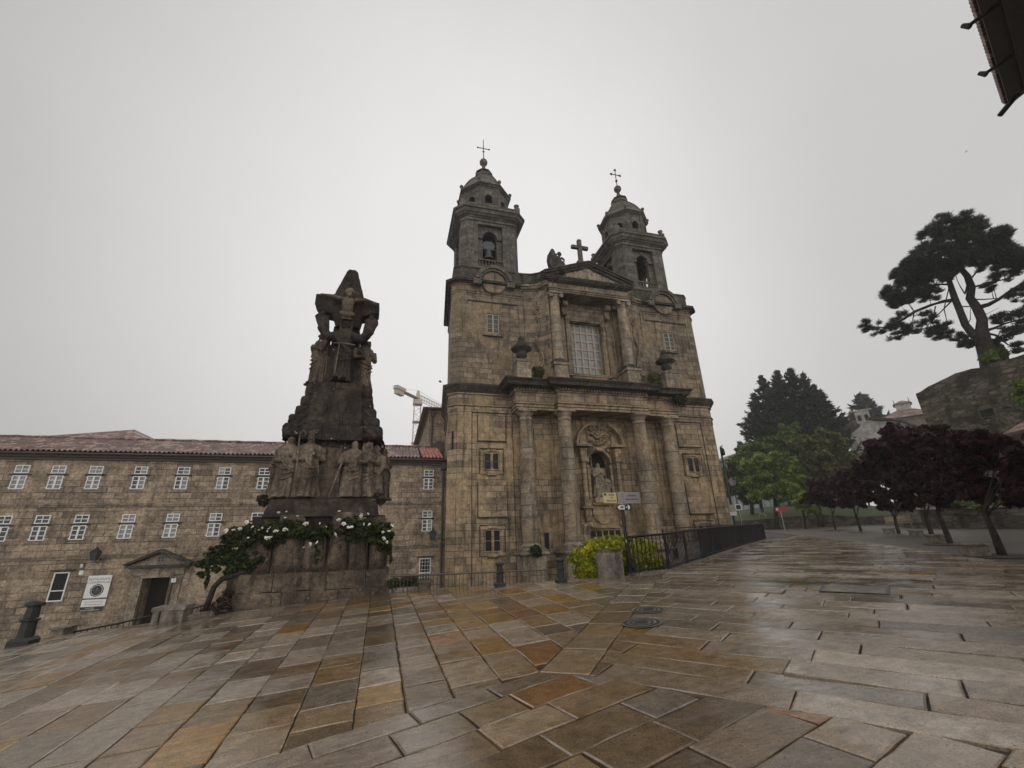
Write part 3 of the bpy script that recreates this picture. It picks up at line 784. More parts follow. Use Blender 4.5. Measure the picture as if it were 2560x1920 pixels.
# ------------------------------------------------------------------ the church
Y0 = 30.0; XC = 15.2
def build_church():
    ch = thing('church', (XC, Y0, -2.95), 'baroque stone church front with two domed bell towers and giant columns', 'church')
    # ---- body of the front: walls of the two storeys
    w = MB()
    tl = [(3.78, Y0 + .52), (4.34, Y0), (10.9, Y0), (10.9, Y0 + 7.6), (4.45, Y0 + 7.6)]
    for mir in (None, XC):
        k = MB(mir); k.prism(tl, -5.0, 11.05); k.prism(offset(tl, -.05), 11.0, 20.0); w.add(k.v, k.f)
    # central bay, lower storey with the niche opening
    w.arch(TX(Y0), 10.9, 19.5, 2.9, 9.06, XC, .88, 5.5, 0, .8)
    w.box(10.9, 19.5, Y0, Y0 + .8, -5, 2.9); w.box(10.9, 19.5, Y0 + .85, Y0 + 7, -5, 20.3); w.box(10.9, 19.5, Y0, Y0 + .85, 9.06, 11.1)
    # central bay, upper storey with the great window opening
    w.box(10.85, XC - 1.43, Y0 + .1, Y0 + .85, 11.1, 20.3); w.box(XC + 1.43, 19.55, Y0 + .1, Y0 + .85, 11.1, 20.3)
    w.box(XC - 1.43, XC + 1.43, Y0 + .1, Y0 + .85, 11.1, 12.75); w.box(XC - 1.43, XC + 1.43, Y0 + .1, Y0 + .85, 17.45, 20.3)
    w.build('wall', 'church', ch)
    # ---- relief panels, pilaster strips, frames that stand proud of the walls
    p = MB()
    for mir in (None, XC):
        k = MB(mir); lg = Pieces('shadow_stain_ledge', 'ledge', ch, mir)  # lg: dark strips painting the shadow lines, and stain, along panels and frames
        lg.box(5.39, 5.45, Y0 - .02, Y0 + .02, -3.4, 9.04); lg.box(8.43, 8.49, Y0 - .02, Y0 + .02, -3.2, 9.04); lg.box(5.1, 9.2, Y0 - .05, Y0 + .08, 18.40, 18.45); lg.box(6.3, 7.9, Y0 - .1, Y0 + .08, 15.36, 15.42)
        k.frustum([(4.34, Y0 - .06), (5.38, Y0 - .06), (5.38, Y0 + .05), (4.34, Y0 + .05)], -3.5, [(4.34, Y0 - .06), (5.38, Y0 - .06), (5.38, Y0 + .05), (4.34, Y0 + .05)], 9.05)
        k.prism([(3.74, Y0 + .50), (4.30, Y0 - .035), (4.34, Y0 + .02), (3.82, Y0 + .54)], -3.5, 9.05)
        for z0, z1 in ((1.7, 4.0), (6.95, 8.85)):
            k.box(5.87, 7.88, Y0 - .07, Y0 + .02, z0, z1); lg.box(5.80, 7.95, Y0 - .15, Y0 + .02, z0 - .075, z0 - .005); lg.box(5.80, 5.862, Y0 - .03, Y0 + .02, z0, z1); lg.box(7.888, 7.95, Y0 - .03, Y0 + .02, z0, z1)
        k.box(8.25, 8.42, Y0 - .05, Y0 + .02, -3.2, 9.04)
        for z0, z1, h in ((4.6, 6.25, 1.3), (-.75, 1.05, 1.35)):      # eared window surrounds
            k.box(6.06, 6.25, Y0 - .09, Y0 + .02, z0 + .15, z1 - .15); k.box(7.40, 7.60, Y0 - .09, Y0 + .02, z0 + .15, z1 - .15)
            k.box(5.98, 6.5, Y0 - .10, Y0 + .02, z1 - .16, z1 + .02); k.box(7.16, 7.68, Y0 - .10, Y0 + .02, z1 - .16, z1 + .02)
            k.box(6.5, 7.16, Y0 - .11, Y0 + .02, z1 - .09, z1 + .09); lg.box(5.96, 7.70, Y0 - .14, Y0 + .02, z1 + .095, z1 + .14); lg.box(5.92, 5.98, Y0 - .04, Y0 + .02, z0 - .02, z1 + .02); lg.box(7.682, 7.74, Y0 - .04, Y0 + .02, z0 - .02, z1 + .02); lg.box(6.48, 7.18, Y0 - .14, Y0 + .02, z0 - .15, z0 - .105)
            k.box(5.98, 6.5, Y0 - .10, Y0 + .02, z0 - .02, z0 + .16); k.box(7.16, 7.68, Y0 - .10, Y0 + .02, z0 - .02, z0 + .16); k.box(6.5, 7.16, Y0 - .12, Y0 + .02, z0 - .1, z0 + .08)
        # upper storey: panel lines and window frame
        k.box(4.55, 5.0, Y0 - .0, Y0 + .08, 11.2, 19.1); k.box(9.3, 9.7, Y0 - .0, Y0 + .08, 11.2, 19.1)
        k.box(5.1, 9.2, Y0 - .03, Y0 + .08, 18.45, 18.62)
        k.box(6.40, 6.58, Y0 - .03, Y0 + .08, 15.5, 17.6); k.box(7.62, 7.80, Y0 - .03, Y0 + .08, 15.5, 17.6)
        k.box(6.35, 7.85, Y0 - .05, Y0 + .08, 17.38, 17.62); k.box(6.3, 7.9, Y0 - .08, Y0 + .08, 15.42, 15.6)
        # wall behind the columns
        for c in (9.25, 12.1): k.box(c - .52, c + .52, Y0 - .16, Y0 + .02, -.6, 8.3); k.box(c - .6, c + .6, Y0 - .22, Y0 + .02, 8.3, 9.05)
        k.box(10.05, 10.15, Y0 - .07, Y0 + .02, -.5, 8.6); k.box(11.3, 11.4, Y0 - .07, Y0 + .02, -.5, 8.6); k.box(10.05, 11.4, Y0 - .068, Y0 + .02, 8.6, 8.7)
        k.box(10.2, 10.42, Y0 - .08, Y0 + .02, -.7, .85); k.box(10.86, 11.08, Y0 - .08, Y0 + .02, -.7, .85); k.box(10.1, 11.18, Y0 - .1, Y0 + .02, .62, .85)
        # slit in the chamfer
        k.build('pilaster_and_panel_relief', 'church', ch)
    # ---- entablature of the towers and of the portico
    e = MB()
    for mir in (None, XC):
        k = MB(mir)
        k.stack(tl, [(9.06, 9.46, .09), (9.5, 9.56, .17), (9.56, 10.4, .05), (10.4, 10.5, .16)]); MB(mir).stack(tl, [(9.0, 9.058, .04)]).build('shadow_stain_ledge', 'ledge', ch); MB(mir).stack(tl, [(9.462, 9.498, .12)]).build('shadow_stain_ledge', 'ledge', ch)  # thin dark courses paint the shade line beneath each tower fascia
        e.add(k.v, k.f)
    pt = [(8.42, Y0 + .6), (8.42, Y0 - 1.3), (11.5, Y0 - 1.3), (11.5, Y0 - 1.8), (18.9, Y0 - 1.8), (18.9, Y0 - 1.3), (21.98, Y0 - 1.3), (21.98, Y0 + .6)]
    e.stack(pt, [(9.06, 9.22, 0), (9.25, 9.44, .05), (9.47, 9.54, .14), (9.54, 10.36, .01), (10.36, 10.46, .12)]); MB().stack(pt, [(9.222, 9.248, .025)]).build('shadow_stain_ledge', 'ledge', ch); MB().stack(pt, [(9.442, 9.468, .07)]).build('shadow_stain_ledge', 'ledge', ch)  # dark courses between the portico fascias are painted shade lines too
    e.build('entablature', 'church', ch)
    c = MB()
    for mir in (None, XC):
        k = MB(mir)
        k.stack(tl, [(10.5, 10.66, (.15, .22)), (10.66, 10.8, (.26, .30)), (10.8, 11.0, (.34, .44)), (11.0, 11.14, .46)])
        c.add(k.v, k.f)
    c.stack(pt, [(10.6, 10.72, (.26, .34)), (10.72, 10.98, (.78, .86)), (10.98, 11.13, (.9, 1.02)), (11.13, 11.17, 1.0)])
    c.roughen(.012, 3.0)
    c.build('cornice', 'cornice', ch)
    d = MB()
    d.stack(pt, [(10.46, 10.605, .12)])
    x = 11.55
    while x < 18.85: d.box(x, x + .13, Y0 - 2.08, Y0 - 1.8, 10.46, 10.6); x += .23
    for x0, x1 in ((8.45, 11.2), (19.2, 21.95)):
        x = x0
        while x < x1: d.box(x, x + .13, Y0 - 1.58, Y0 - 1.3, 10.46, 10.6); x += .23
    d.build('dentil_course', 'trim', ch)
    # ---- giant columns, each with pedestal, base and capital
    cols = [(9.25, -.8), (12.1, -1.28), (18.3, -1.28), (21.15, -.8)]
    for cx, cy in cols:
        y = Y0 + cy; sh = MB()
        prof = [(.565, -.12), (.57, .1), (.565, 2.0), (.55, 4.0), (.52, 6.0), (.475, 8.28)]
        sh.lathe(cx, y, prof, 28); o = sh.build('column', 'column', ch)
        k = MB(); k.lathe(cx, y, [(.475, 8.27), (.53, 8.30), (.53, 8.38), (.48, 8.40), (.48, 8.66), (.52, 8.69), (.52, 8.74), (.64, 8.86), (.66, 8.9)], 28)
        k.box(cx - .68, cx + .68, y - .68, y + .68, 8.9, 9.055); k.build('capital', 'column', o)
        b = MB(); b.lathe(cx, y, [(.70, -.36), (.74, -.3), (.70, -.22), (.62, -.2), (.6, -.14), (.565, -.11)], 28); b.box(cx - .78, cx + .78, y - .78, y + .78, -.52, -.36)
        b.build('base', 'column', o)
        q = MB(); q.box(cx - .8, cx + .8, y - .8, Y0 + .02, -3.4, -.85); sq = [(cx - .8, y - .8), (cx + .8, y - .8), (cx + .8, Y0 + .01), (cx - .8, Y0 + .01)]
        q.stack(sq, [(-.85, -.74, (.06, .16)), (-.74, -.6, .2), (-.6, -.525, (.1, .05)), (-3.4, -2.35, .1)])
        for s in (-.55, .35): q.box(cx + s, cx + s + .2, y - .86, y - .75, -2.2, -1.0)
        q.build('pedestal', 'trim', o)
    # ---- tower windows
    def window(name, x0, x1, z0, z1, y, glassm, rows, parent, mull=.09, mm='greywood', leaf=2):
        fr = MB(); yy = y - .035
        fr.box(x0, x1, yy - .03, y, z1 - .07, z1); fr.box(x0, x1, yy - .03, y, z0, z0 + .07)
        fr.box(x0, x0 + .06, yy - .025, y, z0 + .07, z1 - .07); fr.box(x1 - .06, x1, yy - .025, y, z0 + .07, z1 - .07)
        xm = (x0 + x1) / 2
        if leaf == 2: fr.box(xm - mull, xm + mull, yy - .06, y, z0 + .07, z1 - .07)
        for r in range(1, rows):
            z = z0 + (z1 - z0) * r / rows; fr.box(x0 + .06, x1 - .06, yy - .015, y - .002, z - .022, z + .022)
        o = fr.build(name, mm, parent)
        MB().box(x0 + .03, x1 - .03, y - .02, y + .01, z0 + .03, z1 - .03).build('pane', glassm, o); return o
    for s in (0, 1):
        fx = (lambda a, b: (a, b)) if not s else (lambda a, b: (2 * XC - b, 2 * XC - a))
        a, b = fx(6.28, 7.38); window('window', a, b, 4.85, 6.08, Y0 - .01, 'glass', 2, ch, mm='church')
        a, b = fx(6.28, 7.38); window('window', a, b, -.55, .86, Y0 - .01, 'dark', 2, ch, mm='church')
        a, b = fx(6.6, 7.6); window('window', a, b, 15.62, 17.32, Y0 + .045, 'glass', 4, ch, mull=.06, mm='wood')
        a, b = fx(10.42, 10.86); window('window', a, b, -.55, .62, Y0 - .01, 'dark', 1, ch, leaf=1)
    MB().box(4.0, 4.12, Y0 + .10, Y0 + .28, 6.35, 7.6).build('slit', 'dark', ch)
    # ---- great window
    g = MB(); X0, X1, Z0, Z1 = XC - 1.43, XC + 1.43, 12.75, 17.45; nx, nz_ = 5, 6
    for i in range(nx + 1):
        x = X0 + (X1 - X0) * i / nx; g.box(x - .075, x + .075, Y0 + .42, Y0 + .55, Z0, Z1)
    for j in range(nz_ + 1):
        z = Z0 + (Z1 - Z0) * j / nz_; g.box(X0, X1, Y0 + .44, Y0 + .545, z - .07, z + .07)
    o = g.build('great_window', 'wood', ch)
    MB().box(X0, X1, Y0 + .50, Y0 + .53, Z0, Z1).build('pane', 'bigglass', o)
    f = MB()
    for s in (-1, 1): f.box(XC + s * 1.62 - .2, XC + s * 1.62 + .2, Y0 - .06, Y0 + .12, 12.6, 17.5); f.box(XC + s * 2.1 - .2, XC + s * 2.1 + .2, Y0 + .0, Y0 + .12, 12.6, 18.4)
    n = 15
    for i in range(n):
        u = -1.8 + 3.6 * i / n; f.extrude_xz([(XC + u + .012, 17.5), (XC + u + 3.6 / n - .012, 17.5), (XC + (u + 3.6 / n) * 1.12 - .012, 18.15), (XC + u * 1.12 + .012, 18.15)], Y0 - .08, Y0 + .12)
    f.box(XC - 1.9, XC + 1.9, Y0 - .16, Y0 + .12, 12.48, 12.7); f.box(XC - 1.6, XC + 1.6, Y0 - .1, Y0 + .12, 12.3, 12.48)
    f.box(XC - 2.1, XC + 2.1, Y0 - .12, Y0 + .12, 18.55, 18.7); f.box(XC - 2.1, XC + 2.1, Y0 - .07, Y0 + .12, 18.15, 18.55)
    f.build('window_surround', 'church', ch)
    # ---- upper order: two columns, brackets, entablature and pediment
    for s in (-1, 1):
        cx, y = XC + s * 3.1, Y0 - 1.0
        o = MB().lathe(cx, y, [(.45, 13.3), (.455, 14.5), (.43, 16.5), (.385, 18.6)], 24).build('upper_column', 'column', ch)
        k = MB(); k.lathe(cx, y, [(.385, 18.58), (.43, 18.6), (.43, 18.68), (.39, 18.7), (.40, 18.9), (.5, 19.05)], 24)
        for q in (-1, 1):
            for yy in (-.42, .42): k.tube([(cx + q * .46, y + yy - .1, 18.95), (cx + q * .46, y + yy + .1, 18.95)], .19, 14, False); k.tube([(cx + q * .46, y + yy - .12, 18.95), (cx + q * .46, y + yy + .12, 18.95)], .07, 8, False)
        k.box(cx - .58, cx + .58, y - .58, y + .58, 19.1, 19.275); k.build('capital', 'statue', o)
        b = MB(); b.lathe(cx, y, [(.58, 13.05), (.62, 13.12), (.56, 13.2), (.5, 13.22), (.5, 13.28), (.45, 13.31)], 24); b.box(cx - .64, cx + .64, y - .64, y + .64, 12.9, 13.05); b.build('base', 'cornice', o)
        q = MB(); q.box(cx - .56, cx + .56, y - .56, Y0 + .05, 11.15, 12.7); q.box(cx - .64, cx + .64, y - .64, Y0 + .05, 12.7, 12.9); q.box(cx - .62, cx + .62, y - .62, Y0 + .05, 11.15, 11.4); q.build('pedestal', 'trim', o)
        br = MB(); bx = XC + s * 1.98
        br.extrude_xz([(bx - .2, 18.0), (bx + .2, 18.0), (bx + .2, 19.2), (bx - .2, 19.2)], Y0 - .35, Y0 + .1)
        br.tube([(bx - .22, Y0 - .52, 18.85), (bx + .22, Y0 - .52, 18.85)], .26, 16, False); br.tube([(bx - .2, Y0 - .3, 17.95), (bx + .2, Y0 - .3, 17.95)], .17, 14, False)
        br.build('bracket', 'church', ch)
        # pilaster behind and scroll panel on the flank
        pl = MB(); pl.box(cx - .42, cx + .42, Y0 - .1, Y0 + .12, 11.2, 19.27); pl.build('upper_pilaster', 'church', ch)
    ent = [(XC - 3.62, Y0 + .3), (XC - 3.62, Y0 - 1.42), (XC + 3.62, Y0 - 1.42), (XC + 3.62, Y0 + .3)]
    e2 = MB(); e2.stack(ent, [(19.28, 19.41, 0), (19.43, 19.58, .06), (19.58, 19.66, .14), (19.66, 20.12, .01)])
    e2.build('upper_entablature', 'church', ch)
    pd = MB()
    pd.stack(ent, [(20.12, 20.2, .06), (20.2, 20.3, .12)])
    x = XC - 3.6
    while x < XC + 3.5: pd.box(x, x + .09, Y0 - 1.62, Y0 - 1.42, 20.2, 20.3); x += .17
    pd.stack(ent, [(20.3, 20.42, (.30, .36)), (20.42, 20.52, .42), (20.52, 20.58, .46)])
    hw, za, zb = 4.02, 20.585, 22.05
    for s in (-1, 1):
        def rake(d0, d1, y0, y1, inner=0.0):
            a = math.atan2(zb - za, hw); ux, uz = math.cos(a), math.sin(a); nx_, nz2 = -uz, ux
            pts = [(XC - s * (hw + inner) + s * nx_ * d0 * 1, za + nz2 * d0 - 0 * inner), (XC + 0, zb + d0 / ux), (XC + 0, zb + d1 / ux), (XC - s * (hw + inner) + s * nx_ * d1, za + nz2 * d1)]
            if s < 0: pts = pts[::-1]
            pd.extrude_xz(pts, y0, y1)
        rake(.0, .16, Y0 - 1.62, Y0 + .2); rake(.16, .32, Y0 - 1.80, Y0 + .2); rake(.32, .42, Y0 - 1.92, Y0 + .2)
        k = 0
        while k < 20:
            t = .12 + .80 * k / 20; xx = XC - s * hw * (1 - t); zz = za + (zb - za) * t
            pd.box(xx - .045, xx + .045, Y0 - 1.60, Y0 - 1.45, zz - .1, zz + .02); k += 1
    po = pd.build('pediment', 'cornice', ch)
    MB().extrude_xz([(XC - hw + .05, za), (XC + hw - .05, za), (XC, zb + .05)], Y0 - 1.44, Y0 - 1.2).build('tympanum', 'trim', po)
    rf = MB(); rf.frustum([(10.9, Y0 - .2), (19.5, Y0 - .2), (19.5, Y0 + 16), (10.9, Y0 + 16)], 20.3, [(XC - .1, Y0 - .2), (XC + .1, Y0 - .2), (XC + .1, Y0 + 16), (XC - .1, Y0 + 16)], 22.2)
    rf.build('nave_roof', 'tiles', ch)
    # ---- concave flanks of the upper storey with scroll, attic blocks
    for mir in (None, XC):
        k = MB(mir)
        fl = [(9.75, Y0 + .3), (9.75, Y0 - .02), (10.5, Y0 - .12), (11.15, Y0 - .5), (11.45, Y0 - 1.0), (11.6, Y0 - 1.02), (11.6, Y0 + .3)]
        k.prism(fl, 11.1, 19.12)
        k.build('curved_flank', 'church', ch)
        k = MB(mir); k.stack(fl, [(19.12, 19.3, .04), (19.3, 19.85, .01), (19.85, 19.95, .1), (19.95, 20.15, (.25, .35)), (20.15, 20.28, .42)])
        k.build('flank_cornice', 'trim', ch)
        k = MB(mir); k.prism(offset(fl, -.02), 20.28, 21.5); k.stack(offset(fl, -.02), [(21.5, 21.62, .08)]); k.build('attic_block', 'cornice', ch)
        k = MB(mir)      # scroll: a spiral and its trailing drop
        pts = []; 
        for i in range(30):
            a = i / 29 * 3.4 * PI; r = .12 + .28 * (1 - i / 29); pts.append((10.75 + r * math.cos(a), Y0 - .42, 17.9 + r * 1.15 * math.sin(a)))
        k.tube(pts, .07, 6)
        for i in range(16):
            t = i / 15; k.ball((10.72 + .18 * math.sin(t * 7), Y0 - .40, 17.3 - 3.2 * t), .13 - .04 * t, .2, 8, 6)
        k.tube([(10.85, Y0 - .45, 14.3), (11.05, Y0 - .55, 13.6), (10.9, Y0 - .6, 12.9), (10.5, Y0 - .6, 12.6)], .09, 6)
        k.build('scroll', 'church', ch)
        # urn on its pedestal over the portico
        cx, y = 8.95, Y0 - 1.45
        k = MB(mir); k.box(cx - .53, cx + .53, y - .53, y + .53, 11.17, 12.55); k.box(cx - .58, cx + .58, y - .58, y + .58, 12.55, 12.72)
        pe = k.build('urn_pedestal', 'trim', ch)
        k = MB(mir); k.lathe(cx, y, [(.3, 12.72), (.3, 12.82), (.15, 12.9), (.15, 12.98), (.38, 13.12), (.42, 13.28), (.36, 13.45), (.42, 13.55), (.78, 13.72), (.8, 13.8), (.6, 14.0), (.42, 14.2), (.34, 14.28), (.34, 14.36), (.18, 14.42)], 22)
        k.ball((cx, y, 14.63), .25); k.build('urn', 'cornice', pe)
    # ---- cross on the pediment
    k = MB(); k.frustum([(XC - .62, Y0 - .9), (XC + .62, Y0 - .9), (XC + .62, Y0 + .1), (XC - .62, Y0 + .1)], 22.3, [(XC - .45, Y0 - .8), (XC + .45, Y0 - .8), (XC + .45, Y0), (XC - .45, Y0)], 23.1)
    k.box(XC - .5, XC + .5, Y0 - .85, Y0 + .05, 23.1, 23.22)
    yb = Y0 - .4
    k.box(XC - .17, XC + .17, yb - .16, yb + .16, 23.2, 25.75); k.box(XC - .8, XC - .17, yb - .14, yb + .14, 24.78, 25.08); k.box(XC + .17, XC + .8, yb - .14, yb + .14, 24.78, 25.08)
    k.build('pediment_cross', 'church_top', ch)
    # ---- niche: aedicule around the saint
    a = MB(); T = TX(Y0)
    a.box(XC - 1.65, XC + 1.65, Y0 - .07, Y0 + .02, 6.9, 8.75); a.box(XC - 2.0, XC + 2.0, Y0 - .05, Y0 + .02, -.0, 6.8) if False else None
    a.band(T, XC, .88, 1.02, 5.5, -.16, .02)
    for s in (-1, 1):
        cx = XC + s * 1.42
        a.box(cx - .3, cx + .3, Y0 - .1, Y0 + .02, 2.2, 6.75); a.box(XC + s * .95 - .1, XC + s * .95 + .1, Y0 - .13, Y0 + .02, 2.9, 5.3)
        a.lathe(cx, Y0 - .34, [(.2, 2.75), (.205, 3.2), (.17, 5.25)], 14); a.lathe(cx, Y0 - .34, [(.17, 5.24), (.2, 5.28), (.18, 5.36), (.26, 5.55)], 14)
        a.box(cx - .28, cx + .28, Y0 - .62, Y0 + .02, 5.55, 5.72); a.box(cx - .25, cx + .25, Y0 - .55, Y0 + .02, 5.72, 6.5)
        a.tube([(cx - .28, Y0 - .5, 5.5), (cx + .28, Y0 - .5, 5.5)], .09, 10, False)
        a.box(cx - .28, cx + .28, Y0 - .6, Y0 + .02, 2.3, 2.75); a.box(cx - .42, cx + .42, Y0 - .66, Y0 + .02, 2.14, 2.28)
        a.box(cx - .22, cx + .22, Y0 - .5, Y0 + .02, 1.6, 2.14); a.frustum([(cx - .1, Y0 - .3), (cx + .1, Y0 - .3), (cx + .1, Y0), (cx - .1, Y0)], 1.3, [(cx - .22, Y0 - .45), (cx + .22, Y0 - .45), (cx + .22, Y0), (cx - .22, Y0)], 1.6)
        a.box(XC + s * 1.4 - .62, XC + s * 1.4 + .62, Y0 - .75, Y0 + .02, 6.62, 6.8)
        a0, a1 = (0.12, 1.12) if s < 0 else (PI - 1.12, PI - .12)
        a.band(T, XC, 1.85, 2.02, 6.62, -.7, .02, a0, a1, 12); a.band(T, XC, 1.6, 1.84, 6.62, -.14, .02, a0, a1, 12)
        a.box(XC + s * 1.35 - .22, XC + s * 1.35 + .22, Y0 - .3, Y0 + .02, 6.82, 7.6)
        a.box(XC + s * .85 - .14, XC + s * .85 + .14, Y0 - .2, Y0 + .02, 6.35, 6.6); a.box(XC + s * 1.75 - .12, XC + s * 1.75 + .12, Y0 - .04, Y0 + .02, 5.1, 6.4)
        a.tube([(XC + s * .75, Y0 - .3, 6.72), (XC + s * .42, Y0 - .32, 6.62), (XC + s * .22, Y0 - .32, 6.42), (XC, Y0 - .32, 6.36)], .06, 6)
    a.box(XC - .75, XC + .75, Y0 - .4, Y0 + .8, 2.55, 2.9); a.box(XC - .95, XC + .95, Y0 - .28, Y0 + .02, 2.42, 2.56)
    a.box(XC - .3, XC - .15, Y0 - .46, Y0 - .38, 2.3, 2.6) if False else None
    ring = MB(); ring.band(T, XC, .82, .9, 1.95, -.1, .02, 0, 2 * PI, 36)
    a.add(ring.v, ring.f)
    # framing over the low windows
    a.box(XC - 1.75, XC - 1.1, Y0 - .14, Y0 + .02, .95, 1.08); a.box(XC + 1.1, XC + 1.75, Y0 - .14, Y0 + .02, .95, 1.08); a.box(XC - 1.1, XC + 1.1, Y0 - .2, Y0 + .02, .78, .92)
    for s in (-1, 1): a.box(XC + s * 1.55 - .2, XC + s * 1.55 + .2, Y0 - .09, Y0 + .02, -2.9, .95)
    a.build('niche_surround', 'church', ch)
    crt = MB()
    rr = random.Random(5)
    for i in range(46):
        t = rr.random() * 2 * PI; r = math.sqrt(rr.random()); x, z = XC + r * .85 * math.cos(t), 7.62 + r * .62 * math.sin(t)
        crt.ball((x, Y0 - .12, z), rr.uniform(.1, .2), rr.uniform(.08, .24), 8, 6)
    for i in range(14):
        t = PI + PI * (i + .5) / 14; crt.tube([(XC + .5 * math.cos(t), Y0 - .12, 7.35 + .4 * math.sin(t)), (XC + .95 * math.cos(t), Y0 - .12, 7.4 + .62 * math.sin(t))], [.08, .02], 6)
    crt.tube([(XC - .6, Y0 - .3, 7.75), (XC - .1, Y0 - .36, 7.35), (XC + .3, Y0 - .34, 7.65)], [.11, .09, .07], 8); crt.tube([(XC + .6, Y0 - .3, 7.75), (XC + .1, Y0 - .36, 7.4), (XC - .25, Y0 - .34, 7.8)], [.11, .09, .07], 8)
    crt.tube([(XC - .55, Y0 - .2, 8.25), (XC, Y0 - .25, 8.35), (XC + .55, Y0 - .2, 8.25)], .06, 6)
    crt.roughen(.03, 6); crt.build('carved_emblem', 'church', ch)
    nb = MB(); nb.box(XC - .9, XC + .9, Y0 + .7, Y0 + .84, 2.8, 5.25); nb.build('niche_back', 'church', ch)
    o = MB().box(XC - .9, XC + .9, Y0 + .78, Y0 + .84, 5.25, 6.5).build('niche_window', 'dark', ch)
    MB().box(XC - .36, XC - .24, Y0 + .68, Y0 + .77, 5.25, 6.4).build('frame', 'greywood', o)
    for i in range(5):
        x = XC - 1.22 + i * .49; MB().box(x + .04, x + .42, Y0 - .02, Y0 + .01, -.35, .62).build('low_window', 'dark', ch)
    # ---- towers
    for mir in (None, XC):
        tx, ty = 7.35, Y0 + 4.05
        B = lambda: MB(mir)
        k = B(); tp = [(4.0, Y0 + .55), (4.5, Y0 + .12), (10.1, Y0 + .12), (10.1, Y0 + 7.6), (4.4, Y0 + 7.6)]
        k.stack(offset(tl, -.05), [(19.12, 19.28, .05), (19.28, 19.34, .1), (19.34, 19.86, .02), (19.86, 19.96, .1)])
        tw = k.build('tower', 'church', ch)
        k = B(); k.stack(offset(tl, -.05), [(19.96, 20.08, (.2, .3)), (20.08, 20.2, .46), (20.2, 20.26, .5)])
        k.roughen(.01, 3); k.build('tower_cornice', 'cornice', tw)
        k = B(); k.prism(tp, 20.26, 21.6); k.stack(tp, [(21.6, 21.72, .06)]); k.build('parapet', 'cornice', tw)
        k = B(); T2 = TX(Y0)
        k.band(T2, 7.2, 1.25, 1.55, 20.2, -.5, .3, 0.12, PI - .12, 20); k.band(T2, 7.2, 1.05, 1.25, 20.2, -.36, .3, 0.12, PI - .12, 20)
        for s in (-1, 1): k.box(7.2 + s * 1.42 - .32, 7.2 + s * 1.42 + .32, Y0 - .46, Y0 + .2, 19.82, 20.3)
        k.build('segmental_gable', 'church_top', tw)
        k = B(); k.lathe(0, 0, [(.01, 0)], 3) if False else None
        disc = [(7.2 + 1.0 * math.cos(2 * PI * i / 28), 20.2 + 1.0 * math.sin(2 * PI * i / 28)) for i in range(28)]
        k.extrude_xz(disc, Y0 - .2, Y0 + .1); k.build('gable_panel', 'church', tw)
        # belfry
        h = 2.65; r = 1.14; k = B()
        for sx in (-1, 1):
            for sy in (-1, 1):
                pp = [(tx + sx * a, ty + sy * b) for a, b in ((r, r), (h, r), (h, h - .45), (h - .45, h), (r, h))]
                if sx * sy < 0: pp = pp[::-1]
                k.prism(pp, 20.3, 28.0)
        k.box(tx - r, tx + r, ty - h, ty - h + .9, 20.3, 22.95); k.box(tx - r, tx + r, ty + h - .9, ty + h, 20.3, 22.95)
        k.box(tx - h, tx - h + .9, ty - r, ty + r, 20.3, 22.95); k.box(tx + h - .9, tx + h, ty - r, ty + r, 20.3, 22.95)
        k.box(tx - r, tx + r, ty - h, ty - h + .9, 27.4, 28.0); k.box(tx - r, tx + r, ty + h - .9, ty + h, 27.4, 28.0)
        k.box(tx - h, tx - h + .9, ty - r, ty + r, 27.4, 28.0); k.box(tx + h - .9, tx + h, ty - r, ty + r, 27.4, 28.0)
        k.box(tx - 2, tx + 2, ty - 2, ty + 2, 22.5, 22.9); k.box(tx - 2.2, tx + 2.2, ty - 2.2, ty + 2.2, 27.9, 28.3)
        for q in range(4):
            ca, sa = math.cos(q * PI / 2), math.sin(q * PI / 2)
            TT = lambda u, w_, z, ca=ca, sa=sa: (tx + u * ca + (h - .38 - w_) * sa, ty + u * sa - (h - .38 - w_) * ca, z)
            k.arch(TT, -r, r, 22.9, 27.4, -.12 * 0, .66, 26.2, 0, .4)
        k.build('belfry', 'church_top', tw)
        for q in range(4):
            k = B()
            ca, sa = math.cos(q * PI / 2), math.sin(q * PI / 2)
            TT = lambda u, w_, z, ca=ca, sa=sa: (tx + u * ca + (h - .38 - w_) * sa, ty + u * sa - (h - .38 - w_) * ca, z)
            k.band(TT, 0, .66, .86, 26.2, -.12, .05, n=14)
            for s in (-1, 1):
                vs = [TT(s * .95 + a, w_, z) for z in (26.0, 26.2) for a, w_ in ((-.28, -.2), (.28, -.2), (.28, .1), (-.28, .1))]
                k.add(vs, [(3, 2, 1, 0), (4, 5, 6, 7), (0, 1, 5, 4), (1, 2, 6, 5), (2, 3, 7, 6), (3, 0, 4, 7)])
            vs = [TT(a, w_, z) for z in (26.95, 27.25) for a, w_ in ((-.12, -.2), (.12, -.2), (.12, .1), (-.12, .1))]
            k.add(vs, [(3, 2, 1, 0), (4, 5, 6, 7), (0, 1, 5, 4), (1, 2, 6, 5), (2, 3, 7, 6), (3, 0, 4, 7)])
            k.build('arch_moulding', 'church_top', tw)
        k = B()
        for q in range(4):
            ca, sa = math.cos(q * PI / 2), math.sin(q * PI / 2)
            TT = lambda u, w_, z: (tx + u * ca + (h - .1 - w_) * sa, ty + u * sa - (h - .1 - w_) * ca, z)
            for z0, z1, wd in ((23.5, 23.64, .1), (22.9, 23.0, .1)):
                vs = [TT(a, w_, z) for z in (z0, z1) for a, w_ in ((-r, -wd), (r, -wd), (r, wd), (-r, wd))]
                k.add(vs, [(3, 2, 1, 0), (4, 5, 6, 7), (0, 1, 5, 4), (1, 2, 6, 5), (2, 3, 7, 6), (3, 0, 4, 7)])
